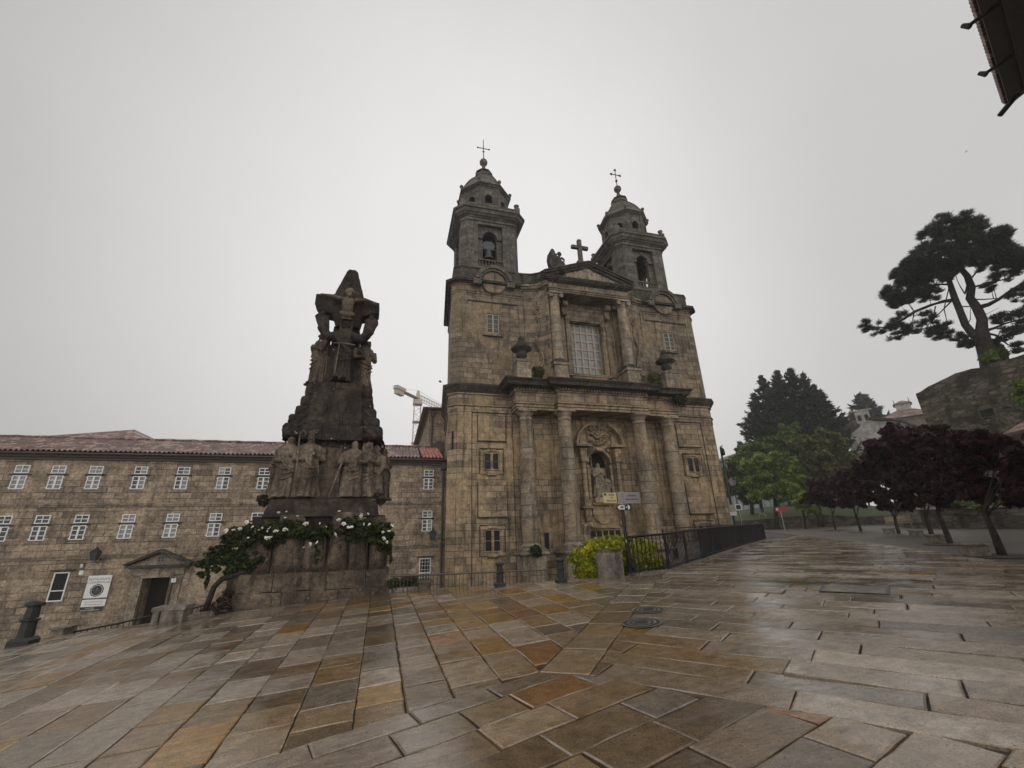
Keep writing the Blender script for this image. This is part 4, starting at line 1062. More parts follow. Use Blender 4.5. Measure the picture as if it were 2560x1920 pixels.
            for i in range(8):
                u = -r + .14 + i * (2 * r - .28) / 7; x, y, _ = TT(u, 0, 0); k.lathe(x, y, [(.06, 23.0), (.1, 23.15), (.05, 23.32), (.07, 23.5)], 7)
        k.build('belfry_balustrade', 'church_top', tw)
        bp = [(tx - h, ty - h + .45), (tx - h + .45, ty - h), (tx + h - .45, ty - h), (tx + h, ty - h + .45), (tx + h, ty + h - .45), (tx + h - .45, ty + h), (tx - h + .45, ty + h), (tx - h, ty + h - .45)]
        k = B(); k.stack(bp, [(27.7, 27.82, .08), (27.82, 28.0, .05), (28.0, 28.12, (.12, .22)), (28.12, 28.3, (.3, .42)), (28.3, 28.62, (.5, .66)), (28.62, 28.85, .74), (28.85, 28.92, .7)])
        k.roughen(.012, 3); k.build('belfry_cornice', 'church_top', tw)
        # drum, balustrade, dome
        R = 2.2; k = B()
        for q in range(8):
            a = q * PI / 4; ca, sa = math.cos(a), math.sin(a); hf = R * math.tan(PI / 8)
            TT = lambda u, w_, z, ca=ca, sa=sa: (tx + u * ca + (R - w_) * sa, ty + u * sa - (R - w_) * ca, z)
            k.arch(TT, -hf, hf, 28.92, 32.2, 0, .36, 31.0, 0, .32); k.add([TT(-hf, .1, 28.95), TT(hf, .1, 28.95), TT(hf, .1, 30.5), TT(-hf, .1, 30.5)], [(0, 1, 2, 3)])
            k.band(TT, 0, .36, .48, 31.0, -.07, .05, n=10)
            for s in (-1, 1):
                vs = [TT(s * (hf - .14) + b_, w_, z) for z in (28.95, 32.2) for b_, w_ in ((-.14, -.06), (.14, -.06), (.14, .1), (-.14, .1))]
                k.add(vs, [(3, 2, 1, 0), (4, 5, 6, 7), (0, 1, 5, 4), (1, 2, 6, 5), (2, 3, 7, 6), (3, 0, 4, 7)])
        k.build('drum', 'church_top', tw)
        oc = lambda rr: [(tx + rr / math.cos(PI / 8) * math.cos(-PI / 2 - PI / 8 + i * PI / 4), ty + rr / math.cos(PI / 8) * math.sin(-PI / 2 - PI / 8 + i * PI / 4)) for i in range(8)]
        k = B(); k.stack(oc(R), [(32.2, 32.32, .05), (32.32, 32.5, (.12, .25)), (32.5, 32.62, .34)])
        prof = [(2.35, 32.62), (2.3, 32.85), (2.12, 33.2), (1.9, 33.7), (1.6, 34.25), (1.22, 34.8), (.92, 35.15), (.8, 35.3), (.78, 35.4), (.9, 35.46), (.9, 35.56), (.72, 35.62), (.7, 35.95), (.85, 36.02), (.82, 36.12), (.5, 36.3), (.27, 36.7), (.16, 37.05), (.15, 37.3), (.22, 37.4)]
        for (r0_, z0_), (r1_, z1_) in zip(prof, prof[1:]): k.frustum(oc(r0_), z0_, oc(r1_), z1_)
        for i in range(8):      # small stone balls along the eaves and the shoulders
            x, y = oc(2.45)[i]; k.lathe(x, y, [(.1, 32.62), (.1, 32.75), (.2, 32.9), (.16, 33.05), (.03, 33.1)], 8)
            x, y = oc(.82)[i]; k.lathe(x, y, [(.07, 35.56), (.07, 35.66), (.13, 35.76), (.03, 35.88)], 7)
            p0, p1 = oc(2.36)[i], oc(.82)[i]
            k.tube([(*oc(rr)[i], zz + .03) for rr, zz in ((2.3, 32.85), (2.12, 33.2), (1.9, 33.7), (1.6, 34.25), (1.22, 34.8), (.92, 35.15))], .07, 6)
        k.roughen(.015, 3); k.build('dome', 'church_top', tw)
        k = B()
        for q in range(4):
            ca, sa = math.cos(q * PI / 2), math.sin(q * PI / 2); hh = h - .05
            TT = lambda u, w_, z: (tx + u * ca + (hh - w_) * sa, ty + u * sa - (hh - w_) * ca, z)
            for z0, z1 in ((28.92, 29.02), (29.55, 29.7)):
                vs = [TT(a, w_, z) for z in (z0, z1) for a, w_ in ((-hh, -.12), (hh, -.12), (hh, .12), (-hh, .12))]
                k.add(vs, [(3, 2, 1, 0), (4, 5, 6, 7), (0, 1, 5, 4), (1, 2, 6, 5), (2, 3, 7, 6), (3, 0, 4, 7)])
            for i in range(14):
                u = -hh + .4 + i * (2 * hh - .8) / 13; x, y, _ = TT(u, 0, 0); k.lathe(x, y, [(.07, 29.02), (.11, 29.18), (.05, 29.38), (.07, 29.55)], 7)
            x, y, _ = TT(hh, 0, 0); k.box(x - .25, x + .25, y - .25, y + .25, 28.92, 29.8); k.lathe(x, y, [(.15, 29.8), (.1, 29.92), (.24, 30.1), (.26, 30.2), (.12, 30.32), (.03, 30.4)], 10)
        k.build('roof_balustrade', 'church_top', tw)
        k = B(); k.ball((tx, ty, 37.76), .42, .42, 18, 12); k.build('ball_finial', 'church_top', tw)
        k = B()
        if mir is None:
            k.tube([(tx, ty, 37.9), (tx, ty, 41.0)], [.05, .035], 6); k.tube([(tx - .62, ty, 39.75), (tx + .62, ty, 39.75)], .045, 6); k.tube([(tx - .12, ty, 39.3), (tx + .12, ty, 39.3)], .06, 6)
            for s in (-1, 1): k.ball((tx + s * .62, ty, 39.75), .09, .09, 8, 6)
        else:
            k.tube([(tx, ty, 37.9), (tx, ty, 40.6)], [.05, .045], 6); k.tube([(tx - .5, ty, 39.9), (tx + .5, ty, 39.9)], .05, 6)
            for x, z in ((-.55, 39.9), (.55, 39.9), (0, 40.62)):
                for q in (0, 1, 2): k.ball((tx + x + .1 * math.cos(2.1 * q), ty, z + .1 * math.sin(2.1 * q)), .09, .09, 8, 6)
            k.lathe(tx, ty, [(.12, 38.9), (.16, 39.0), (.05, 39.1)], 8)
        k.build('iron_cross', 'iron', tw)
    # ---- transept block that rises behind
    k = MB(); k.box(3.45, 12, 44, 62, -4, 13.3); o = k.build('rear_block', 'convent', ch)
    k = MB(); pr = [(2.75, 43.3), (12, 43.3), (12, 62.5), (2.75, 62.5)]; k.stack(pr, [(13.3, 13.42, 0)]); k.frustum(pr, 13.42, [(7, 49), (12, 49), (12, 57), (7, 57)], 14.4); k.build('rear_roof', 'tiles', o)
    k = MB(); k.tube([(3.75, 43.9, 13.2), (3.75, 43.9, -2)], .09, 6); k.box(3.6, 3.95, 43.75, 44, 12.6, 13.2); k.build('drainpipe', 'rust', o)
    k = MB(); k.extrude_xz([(2.6, 5.5), (3.05, 7.6), (3.3, 8.3), (3.9, 8.6), (4.4, 8.5), (4.4, 5.5)], 37.7, 44); k.build('lower_roof', 'rust', o)
    return ch
CHURCH = build_church()

# ------------------------------------------------------------------ robed stone figures
def robed(mb, base, h, face=0.0, w=.21, d=.16, hood=False, hat=None, folds=9, seed=0, arms='front', lean=0.0, staff=None, beard=False):
    """a standing draped figure of height h; face = heading of the front, 0 looks to -Y"""
    bx, by, bz = base; rr = random.Random(seed); ca, sa = math.cos(face), math.sin(face)
    def P(x, y, z): x += lean * z; return (bx + (x * ca - y * sa) * h, by + (x * sa + y * ca) * h, bz + z * h)
    prof = [(0.0, 1.0, 1.0), (.03, 1.05, 1.05), (.07, 1.0, 1.0), (.12, .95, .96), (.18, .9, .92), (.25, .86, .88), (.38, .82, .86), (.48, .80, .84), (.55, .74, .8), (.62, .82, .86), (.70, .95, .92), (.76, 1.05, .88), (.81, .96, .76), (.835, .62, .58), (.855, .34, .40), (.875, .30, .36)]
    seg = 60; vs = []; ph = rr.uniform(0, 6)
    for z, kx, ky in prof:
        fa = .15 * max(0, 1 - z / .8) + (.035 if z < .8 else 0)
        for k in range(seg):
            a = 2 * PI * k / seg; f = 1 + fa * (1.4 * abs(math.sin(folds * .5 * a + ph + z * 2)) - .9) + fa * .5 * math.sin(folds * 2.1 * a - z * 9) + (.07 * max(0, math.sin(10 * z + 2.2 * math.cos(a) + ph)) ** 2 if .2 < z < .76 else 0)
            vs.append(P(w * kx * f * math.cos(a), d * ky * f * math.sin(a), z))
    fs = []
    for i in range(len(prof) - 1):
        for k in range(seg): fs.append((i * seg + k, i * seg + (k + 1) % seg, (i + 1) * seg + (k + 1) % seg, (i + 1) * seg + k))
    mb.add(vs, fs, True); mb.add(vs[:seg], [tuple(range(seg - 1, -1, -1))]); mb.add(vs[-seg:], [tuple(range(seg))])
    # head with brow, nose, chin
    hz, hr = .925, .070; vs = []; R, S = 12, 18
    for i in range(R + 1):
        t = PI * i / R
        for k in range(S):
            a = 2 * PI * k / S; x, y, z = hr * .86 * math.sin(t) * math.cos(a), hr * 1.0 * math.sin(t) * math.sin(a), hr * 1.25 * math.cos(t)
            fr = max(0, -math.sin(a)) * math.sin(t)
            if abs(x) < .016 and -.02 < z < .02: y -= .022 * fr
            if .012 < z < .03: y -= .006 * fr
            if abs(abs(x) - .024) < .012 and -.002 < z < .016: y += .010 * fr
            if abs(x) < .03 and -.045 < z < -.035: y += .006 * fr
            if z < -.04: x *= .78
            vs.append(P(x, y - .008, hz + z))
    fs = []
    for i in range(R):
        for k in range(S): fs.append((i * S + k, (i + 1) * S + k, (i + 1) * S + (k + 1) % S, i * S + (k + 1) % S))
    mb.add(vs, fs, True)
    if hood:
        mb.ball(P(0, .03, .93), .082 * h, .105 * h, 14, 10); mb.ball(P(0, .045, .845), .085 * h, .08 * h, 12, 8)
        for s in (-1, 1): mb.tube([P(s * .07, -.02, 1.0), P(s * .082, -.03, .92), P(s * .07, -.04, .83)], .024 * h, 6)
    if beard: mb.ball(P(0, -.05, .865), .035 * h, .06 * h, 8, 6)
    if hat == 'crown':
        vs = []
        for z in (.965, 1.04):
            for k in range(16):
                a = 2 * PI * k / 16; r = .062 + (.012 if z > 1 else 0); vs.append(P(r * math.cos(a), r * math.sin(a), z + (.018 if z > 1 and k % 2 else 0)))
        mb.add(vs, [(k, (k + 1) % 16, 16 + (k + 1) % 16, 16 + k) for k in range(16)] + [tuple(range(16, 32)), tuple(range(15, -1, -1))])
    if hat == 'mitre':
        mb.add([P(-.06, -.04, .965), P(.06, -.04, .965), P(.06, .05, .965), P(-.06, .05, .965), P(-.035, 0, 1.10), P(.035, 0, 1.10)], [(0, 1, 5, 4), (2, 3, 4, 5), (1, 2, 5), (3, 0, 4), (3, 2, 1, 0)])
    def arm(s, e1, e2):
        sh = P(s * .185, .0, .775); mb.tube([sh, P(*e1), P(*e2)], [.056 * h, .050 * h, .030 * h], 10)
        mb.ball(P(*e2), .028 * h, .036 * h, 8, 6)
    if arms == 'front': arm(1, (.205, -.03, .60), (.07, -.15, .67)); arm(-1, (-.205, -.03, .60), (-.07, -.155, .58))
    elif arms == 'pray': arm(1, (.19, -.06, .60), (.02, -.16, .70)); arm(-1, (-.19, -.06, .60), (-.02, -.16, .70))
    elif arms == 'down': arm(1, (.23, -.02, .58), (.2, -.1, .44)); arm(-1, (-.23, -.02, .58), (-.05, -.18, .56))
    elif arms == 'staff': arm(1, (.23, -.05, .60), (.17, -.17, .60)); arm(-1, (-.22, -.06, .60), (-.04, -.17, .60))
    elif arms == 'up': arm(1, (.30, -.03, .74), (.34, -.08, .98)); arm(-1, (-.30, -.03, .74), (-.34, -.08, .98))
    # mantle falling over one shoulder and across the hips
    mb.tube([P(-.17, -.05, .78), P(-.10, -.115, .64), P(.02, -.15, .50), P(.12, -.12, .40)], [.018 * h, .022 * h, .024 * h, .012 * h], 6)
    for q in range(3): mb.tube([P(-.16 + .03 * q, -.06, .52 - .07 * q), P(.0, -.165, .44 - .08 * q), P(.14, -.10, .47 - .06 * q)], .012 * h, 5)
    if staff == 'crook':
        pts = [P(.24, -.17, .02), P(.21, -.17, .6), P(.19, -.16, .98)] + [P(.19 + .05 - .05 * math.cos(a), -.16, 1.0 + .05 * math.sin(a)) for a in (.6, 1.4, 2.2, 3.0, 3.8, 4.6)]
        mb.tube(pts, .016 * h, 6)
    if staff == 'stick': mb.tube([P(-.30, -.22, 0), P(-.13, -.19, .66)], .018 * h, 6)
    for s in (-1, 1): mb.ball(P(s * .06, -.17, .012), .04 * h, .02 * h, 8, 5, 1.6)
    return mb
def saint():
    t = thing('saint_statue', (XC, Y0 + .15, 2.9), 'stone saint with a small companion standing in the arched niche of the church', 'statue')
    m = MB(); robed(m, (XC - .08, Y0 + .1, 3.0), 2.45, .1, arms='pray', folds=8, seed=3); sculpt(m.build('standing_figure', 'statue', t), .026, .03, .2, 1)
    m = MB(); robed(m, (XC + .55, Y0 + .2, 3.0), 1.55, -.4, arms='front', folds=6, seed=8); m.ball((XC + .5, Y0 - .05, 3.35), .22, .3, 10, 8); m.ball((XC + .75, Y0 + .0, 3.75), .16, .22, 10, 8); sculpt(m.build('small_figure', 'statue', t), .022, .03, .2, 1)
    MB().box(XC - .5, XC + .85, Y0 - .25, Y0 + .6, 2.9, 3.02).build('plinth', 'statue', t)
saint()
def angel():
    bx, by, bz = 12.75, Y0 - .95, 21.4
    t = thing('angel_statue', (bx, by, bz), 'kneeling winged stone angel on the left slope of the church pediment', 'statue')
    m = MB()
    m.lathe(bx, by, [(.85, 21.0), (.8, 21.5), (.62, 21.9), (.5, 22.15), (.3, 22.2)], 14, ey=.7); m.roughen(.07, 2.2)
    m.build('rock', 'cornice', t)
    m = MB()
    m.lathe(bx + .05, by, [(.46, 21.9), (.40, 22.2), (.29, 22.5), (.24, 22.8), (.25, 23.0), (.17, 23.14), (.08, 23.22), (.01, 23.24)], 16, ey=.8)
    m.tube([(bx + .1, by - .1, 22.2), (bx + .45, by - .15, 22.35), (bx + .5, by - .15, 22.0)], [.2, .17, .12], 10)
    m.tube([(bx + .25, by - .15, 23.0), (bx + .5, by - .2, 22.75), (bx + .58, by - .05, 22.85)], [.1, .085, .06], 8); m.tube([(bx + .2, by + .15, 23.0), (bx + .5, by + .1, 22.7), (bx + .6, by - .02, 22.8)], [.1, .085, .06], 8)
    m.ball((bx + .2, by, 23.44), .17, .21, 14, 10); m.ball((bx + .15, by, 23.49), .18, .17, 12, 8); m.tube([(bx + .12, by, 23.1), (bx + .18, by, 23.35)], .08, 8)
    m.ball((bx + .37, by, 23.42), .04, .05, 6, 5); m.roughen(.02, 5); sculpt(m.build('kneeling_figure', 'cornice', t), .03, 0, .3, 1)
    for s in (-1, 1):
        m = MB(); y = by + s * .2
        out = [(bx - .12, 22.85), (bx - .30, 23.3), (bx - .36, 23.55), (bx - .48, 23.72), (bx - .66, 23.68), (bx - .86, 23.3), (bx - .95, 22.7), (bx - .86, 22.1), (bx - .66, 21.75), (bx - .46, 22.05), (bx - .24, 22.4)]
        m.extrude_xz(out[::-1], y - .06, y + .06)
        for i in range(6): m.tube([(bx - .2 - .07 * i, y - .07, 23.25 - .05 * i), (bx - .3 - .075 * i, y - .07, 22.5 - .12 * i)], [.06, .03], 5)
        m.build('wing', 'cornice', t)
angel()
def bell():
    x, y = 7.35, Y0 + 2.3
    t = thing('church_bell', (x, y, 24.2), 'bronze bell hanging in the arched opening of the left church tower', 'bell')
    m = MB(); m.lathe(x, y, [(.50, 24.25), (.48, 24.32), (.40, 24.5), (.33, 24.8), (.30, 25.1), (.26, 25.22), (.05, 25.28)], 20); m.build('bell_body', 'bronze', t)
    m = MB(); m.extrude_xz([(x - .45, 25.3), (x + .45, 25.3), (x + .62, 25.75), (x + .5, 26.05), (x + .3, 26.2), (x - .3, 26.2), (x - .5, 26.05), (x - .62, 25.75)], y - .14, y + .14); m.box(x - .9, x + .9, y - .06, y + .06, 25.33, 25.43); m.build('headstock', 'bronze', t)
    MB().tube([(x, y, 24.9), (x, y, 24.1)], [.03, .06], 8).build('clapper', 'iron', t)
bell()
# ------------------------------------------------------------------ convent on the left
YV = 32.5
def build_convent():
    cv = thing('convent', (-10, YV, -3.8), 'long three-storey stone convent wing with white windows and a tiled roof beside the church', 'convent')
    XL, XR = -34.0, 3.95
    w = MB()
    dx0, dx1, dz0, dz1 = -13.62, -12.22, -5.2, -1.30       # door opening
    w.box(XL, dx0, YV, YV + 9, -6.5, 5.95); w.box(dx1, XR, YV, YV + 9, -6.5, 5.95); w.box(dx0, dx1, YV, YV + 9, dz1, 5.95); w.box(dx0, dx1, YV + 1.2, YV + 9, -6.5, dz1)
    w.build('wall', 'convent', cv)
    s = MB()
    for z in (2.86, -.04): s.box(XL, XR, YV - .10, YV + .02, z, z + .12); s.box(XL, XR, YV - .06, YV + .02, z - .10, z)
    s.build('string_course', 'trim', cv)
    e = MB(); e.box(XL, XR, YV - .14, YV + .02, 5.55, 5.7); e.box(XL, XR, YV - .3, YV + .02, 5.7, 5.84); e.box(XL, XR - .02, YV - .62, YV + .02, 5.84, 5.93)
    e.build('eaves_cornice', 'rust', cv)
    # tiled roof: rows of round tiles as real corrugation
    def roof(x0, x1, y0, z0, y1, z1, name, m, parent=cv, sag=.03, pitch=.255):
        k = MB(); n = int((x1 - x0) / pitch); rows = 14; rr = random.Random(int(x0 * 7))
        vs = []; per = 6
        cols = n * per + 1
        jit = [rr.uniform(-.03, .03) for _ in range(n + 2)]
        for j in range(rows + 1):
            for half in ((0, 1) if 0 < j < rows else ((0,) if j == 0 else (1,))):
                t = j / rows; y = y0 + (y1 - y0) * t; z = z0 + (z1 - z0) * t - (.03 if half == 1 else 0) + (.02 if half == 0 else 0)
                for i in range(cols):
                    ph = 2 * PI * i / per; xx = x0 + i * pitch / per
                    vs.append((xx, y + jit[i // per] * .5 - (.0 if half else .0), z + .055 * math.cos(ph) + noise.noise(Vector((xx * .4, y, 0))) * sag))
        R = len(vs) // cols
        fs = [(r * cols + i, r * cols + i + 1, (r + 1) * cols + i + 1, (r + 1) * cols + i) for r in range(R - 1) for i in range(cols - 1)]
        k.add(vs, fs, False); return k.build(name, m, parent)
    RY, RZ = YV + 4.6, 7.85
    roof(XL, 2.05, YV - .72, 5.98, RY, RZ, 'roof', 'tiles')
    roof(2.08, XR - .1, YV - .72, 5.99, RY, RZ, 'repaired_roof', 'newtiles')['label'] = 'repaired stretch of bright red roof tiles next to the church'
    k = MB(); k.frustum([(XL, RY - .05), (XR, RY - .05), (XR, YV + 9.5), (XL, YV + 9.5)], 5.9, [(XL, RY - .05), (XR, RY - .05), (XR, RY), (XL, RY)], 7.83); k.build('rear_roof', 'tiles', cv)
    k = MB(); k.tube([(x * .5, RY, 7.9 + .02 * math.sin(x * 2.1)) for x in range(int(XL * 2), int(XR * 2))], .11, 6); k.build('ridge_tiles', 'tiles', cv)
    # higher hipped wing behind
    k = MB(); ap = (-20.3, 41.0, 9.55)
    k.add([(-26.5, 37.0, 7.55), (-18.0, 37.0, 7.55), ap, (-26.5, 50, 7.55), (-18.0, 50, 7.55), (-20.3, 50, 9.5), (-24.5, 37.2, 7.9)], [(0, 1, 2, 6), (1, 4, 5, 2), (0, 6, 2, 5, 3)])
    k.build('rear_wing_roof', 'tiles', cv)
    # windows: a small light over a tall casement
    def win_proto():
        x0, x1 = 0.0, .69; root = None
        f = MB(); y = YV
        zt0, zt1 = .93, 1.40
        def lights(z0, z1, rows, wide):
            f.box(x0, x1, y - .07, y + .005, z1 - .05, z1); f.box(x0, x1, y - .07, y + .005, z0, z0 + .05)
            f.box(x0, x0 + .05, y - .068, y + .005, z0 + .05, z1 - .05); f.box(x1 - .05, x1, y - .068, y + .005, z0 + .05, z1 - .05)
            xm = (x0 + x1) / 2; f.box(xm - wide, xm + wide, y - .078, y + .005, z0 + .05, z1 - .05)
            for r in range(1, rows):
                z = z0 + (z1 - z0) * r / rows; f.box(x0 + .05, x1 - .05, y - .06, y + .004, z - .018, z + .018)
        lights(zt0, zt1, 2, .018); lights(0, .80, 3, .045)
        for xx in (-.03, .72):
            for z in (.09, .70): f.box(xx - .03, xx + .03, y - .06, y, z - .02, z + .02)
        return f
    hood = MB().box(-.14, .83, YV - .12, YV + .005, .835, .895); sill = MB().box(-.2, .89, YV - .03, YV + .004, -.17, -.10)
    sur = MB().box(-.17, -.012, YV - .012, YV + .004, -.1, .83).box(.702, .86, YV - .012, YV + .004, -.1, .83).box(-.17, .86, YV - .0121, YV + .004, -.16, -.1)
    proto = win_proto(); xs = [-21.42, -19.66, -17.8, -15.47, -13.17, -10.85, -8.5, -6.1, -3.7, -1.31, 2.33]
    fm = proto.mesh('window', 'white'); gm = [MB().box(.02, .345, YV - .03, YV + .003, .02, 1.38).mesh('pane', m) for m in ('curtain', 'glass')]
    gm2 = [MB().box(.347, .67, YV - .03, YV + .003, .02, 1.38).mesh('pane', m) for m in ('curtain', 'glass')]
    hm, sm, um = hood.mesh('hood', 'cornice'), sill.mesh('sill', 'trim'), sur.mesh('surround', 'convent')
    rr = random.Random(3)
    for x in xs:
        for z in (3.80, .92):
            if z < 2 and -8 < x < -7: pass
            def mk(me, par):
                o = bpy.data.objects.new(me.name, me); COL.objects.link(o); o.location = (x, 0, z); adopt(o, par); return o
            o = mk(fm, cv); mk(hm, o); mk(sm, o); mk(rr.choice(gm), o); mk(rr.choice(gm + [gm2[0]] if False else gm2), o); mk(um, o)
    # ground-floor windows
    def gwin(x0, x1, z0, z1):
        f = MB(); f.box(x0, x1, YV - .05, YV + .01, z1 - .06, z1); f.box(x0, x1, YV - .05, YV + .01, z0, z0 + .06); f.box(x0, x0 + .06, YV - .048, YV + .01, z0 + .06, z1 - .06); f.box(x1 - .06, x1, YV - .048, YV + .01, z0 + .06, z1 - .06)
        zz = z0 + (z1 - z0) * .36; f.box(x0 + .06, x1 - .06, YV - .045, YV + .01, zz - .025, zz + .025)
        o = f.build('ground_floor_window', 'white', cv); MB().box(x0 + .02, x1 - .02, YV - .012, YV + .006, z0 + .02, z1 - .02).build('pane', 'dark', o)
        MB().box(x0 - .16, x1 + .2, YV - .14, YV + .006, z1 + .06, z1 + .14).build('hood', 'cornice', o)
        MB().box(x0 - .1, x1 + .1, YV - .05, YV + .006, z0 - .14, z0 - .01).build('sill', 'trim', o)
        if x0 > 0:
            g = MB()
            for i in range(1, 4): g.tube([(x0 + (x1 - x0) * i / 4, YV - .06, z0 + .06), (x0 + (x1 - x0) * i / 4, YV - .06, z1 - .06)], .012, 5)
            for i in range(1, 6): z = z0 + (z1 - z0) * i / 6; g.tube([(x0 + .05, YV - .06, z), (x1 - .05, YV - .06, z)], .012, 5)
            g.build('grille', 'white', o)
    gwin(-17.98, -17.26, -2.30, -.80); gwin(2.25, 3.02, -2.25, -.82)
    # doorway with pilasters and a pediment
    d = MB(); xm = -12.92
    for s in (-1, 1):
        cx = xm + s * 1.06; d.box(cx - .2, cx + .2, YV - .12, YV + .01, -5.2, -1.42); d.box(cx - .25, cx + .25, YV - .16, YV + .01, -1.42, -1.28); d.box(cx - .05 - s * .24, cx + .05 - s * .24, YV - .05, YV + .01, -5.2, -1.30)
        d.box(xm + s * .77 - .075, xm + s * .77 + .075, YV - .16, YV + .3, -5.2, -1.16)
    d.box(xm - .7, xm + .7, YV - .158, YV + .3, -1.30, -1.16)
    d.box(xm - 1.32, xm + 1.32, YV - .14, YV + .01, -1.155, -.9); d.box(xm - 1.36, xm + 1.36, YV - .18, YV + .01, -.9, -.74)
    pt = d.build('door_surround', 'trim', cv)
    k = MB(); k.box(xm - 1.62, xm + 1.62, YV - .42, YV + .01, -.74, -.60)
    for s in (-1, 1):
        pts = [(xm - s * 1.66, -.595), (xm, .10), (xm, .28), (xm - s * 1.72, -.50)]
        k.extrude_xz(pts if s > 0 else pts[::-1], YV - .46, YV + .01)
    k.build('raking_cornice', 'cornice', pt)
    k = MB(); k.extrude_xz([(xm - 1.5, -.598), (xm + 1.5, -.598), (xm, .07)], YV - .14, YV + .008); k.build('tympanum', 'trim', pt)
    k = MB(); k.extrude_xz([(xm + .26 * math.cos(2 * PI * i / 20), -.30 + .21 * math.sin(2 * PI * i / 20)) for i in range(20)], YV - .16, YV - .13); k.build('round_emblem', 'greywood', pt)
    k = MB()
    for i in range(4): a = PI / 4 + i * PI / 2; k.ball((xm + .12 * math.cos(a), YV - .165, -.30 + .1 * math.sin(a)), .055, .05, 8, 6, .4)
    k.build('emblem_relief', 'cornice', pt)
    k = MB(); k.box(dx0, dx1, YV + 1.0, YV + 1.19, -5.2, -1.31); k.box(dx0, -12.99, YV + .45, YV + .5, -5.2, -1.8) if False else None
    k.build('door', 'dark', cv)
    k = MB(); k.tube([(3.72, YV - .2, 5.7), (3.72, YV - .1, 5.2), (3.72, YV - .1, -4)], .07, 7); k.box(3.55, 3.9, YV - .35, YV - .02, 5.25, 5.72); k.build('drainpipe', 'rust', cv)
    for i, (x, z, wd, h) in enumerate(((-16.75, -.87, .2, .24), (-14.55, -.82, .36, .26))):
        MB().box(x - wd / 2, x + wd / 2, YV - .03, YV + .005, z - h / 2, z + h / 2).build('wall_plate', 'white' if i == 0 else 'plaster', cv)
    o = MB().box(-12.0 - .13, -12.0 + .10, YV - .20, YV - .16, -1.6, -1.38).build('number_plate', 'white', cv)
    text('3', 'numeral', (-12.01, YV - .203, -1.49), .16, 'text', o)
    return cv
CONVENT = build_convent()
def banner():
    x0, x1, zt, zb = -16.28, -15.16, -1.05, -2.86; y = YV - .10; xm = (x0 + x1) / 2
    t = thing('restaurant_sign', (xm, y, zb), 'tall white restaurant banner with a dark round emblem on the convent wall by the door', 'sign')
    MB().box(x0, x1, y - .02, y + .02, -2.22, zt).build('upper_panel', 'white', t)
    MB().box(x0, x1, y - .018, y + .02, -2.29, -2.225).build('dark_bar', 'text', t)
    MB().box(x0, x1, y - .02, y + .02, -2.66, -2.295).build('lower_panel', 'white', t)
    MB().box(x0, x1 - .12, y - .018, y + .02, -2.80, -2.665).build('dark_bar', 'text', t)
    MB().box(x0 + .05, x1 - .2, y - .021, y + .02, -2.86, -2.805).build('foot_strip', 'plaster', t)
    MB().box(x0 + .14, x1 - .35, y - .022, y, -2.275, -2.24).build('bar_caption', 'plaster', t); MB().box(x0 + .22, x1 - .45, y - .022, y, -2.76, -2.70).build('bar_caption', 'plaster', t)
    text('RESTAURANTE', 'lettering', (xm, y - .023, -1.25), .155, 'textgrey', t); text('CONVENTUAL', 'lettering', (xm, y - .023, -1.42), .17, 'textgrey', t)
    c = (xm, -1.83); k = MB()
    k.extrude_xz([(c[0] + .33 * math.cos(2 * PI * (i + .5) / 10), c[1] + .33 * math.sin(2 * PI * (i + .5) / 10)) for i in range(10)], y - .026, y - .02)
    em = k.build('emblem', 'text', t)
    k = MB(); k.band(lambda u, w, z: (c[0] + u, y + w, c[1] + z), 0, .25, .27, 0, -.03, -.026, 0, 2 * PI, 30); k.build('emblem_ring', 'white', em)
    k = MB(); k.box(c[0] - .24, c[0] + .24, y - .03, y - .026, c[1] - .012, c[1] + .012); k.extrude_xz([(c[0] - .05, c[1] + .03), (c[0] + .05, c[1] + .03), (c[0], c[1] + .17)], y - .03, y - .026); k.box(c[0] - .13, c[0] + .13, y - .03, y - .026, c[1] - .10, c[1] - .07); k.build('emblem_motif', 'textgrey', em)
    rr = random.Random(4); k = MB()
    for z in (-2.42, -2.55):    # two lines of small handwriting, too small to read
        pts = []
        for i in range(70): pts.append((x0 + .14 + i * (x1 - x0 - .28) / 69, y - .024, z + rr.uniform(-.028, .028)))
        k.tube(pts, .006, 4)
    k.build('handwriting', 'textgrey', t)
banner()
def wall_lantern(x, y, z, label, out=(0, -1), s=1.0, drop=False):
    t = thing('wall_lantern', (x, y, z), label, 'lantern', 'old iron lanterns on wall brackets')
    ox, oy = out; cx, cy = x + ox * .75 * s, y + oy * .75 * s
    m = MB(); m.tube([(x, y, z), (x + ox * .35 * s, y + oy * .35 * s, z + .12 * s), (cx, cy, z)], .022 * s, 6); m.tube([(x, y, z - .35 * s), (x + ox * .3 * s, y + oy * .3 * s, z - .2 * s), (cx, cy, z)], .016 * s, 6); m.ball((x, y, z), .06 * s); m.build('bracket', 'iron', t)
    sq = lambda r: [(cx - r * s, cy - r * s), (cx + r * s, cy - r * s), (cx + r * s, cy + r * s), (cx - r * s, cy + r * s)]
    m = MB(); m.frustum(sq(.13), z - .0, sq(.22), z + .46 * s); m.build('glass', 'bronze', t)
    m = MB(); m.frustum(sq(.26), z + .46 * s, sq(.1), z + .64 * s); m.box(cx - .07 * s, cx + .07 * s, cy - .07 * s, cy + .07 * s, z + .64 * s, z + .74 * s); m.ball((cx, cy, z + .78 * s), .05 * s)
    m.frustum(sq(.15), z - .05 * s, sq(.15), z)
    for a, b in ((-1, -1), (1, -1), (1, 1), (-1, 1)): m.tube([(cx + a * .135 * s, cy + b * .135 * s, z), (cx + a * .225 * s, cy + b * .225 * s, z + .46 * s)], .014 * s, 5)
    m.build('cap', 'cast', t)
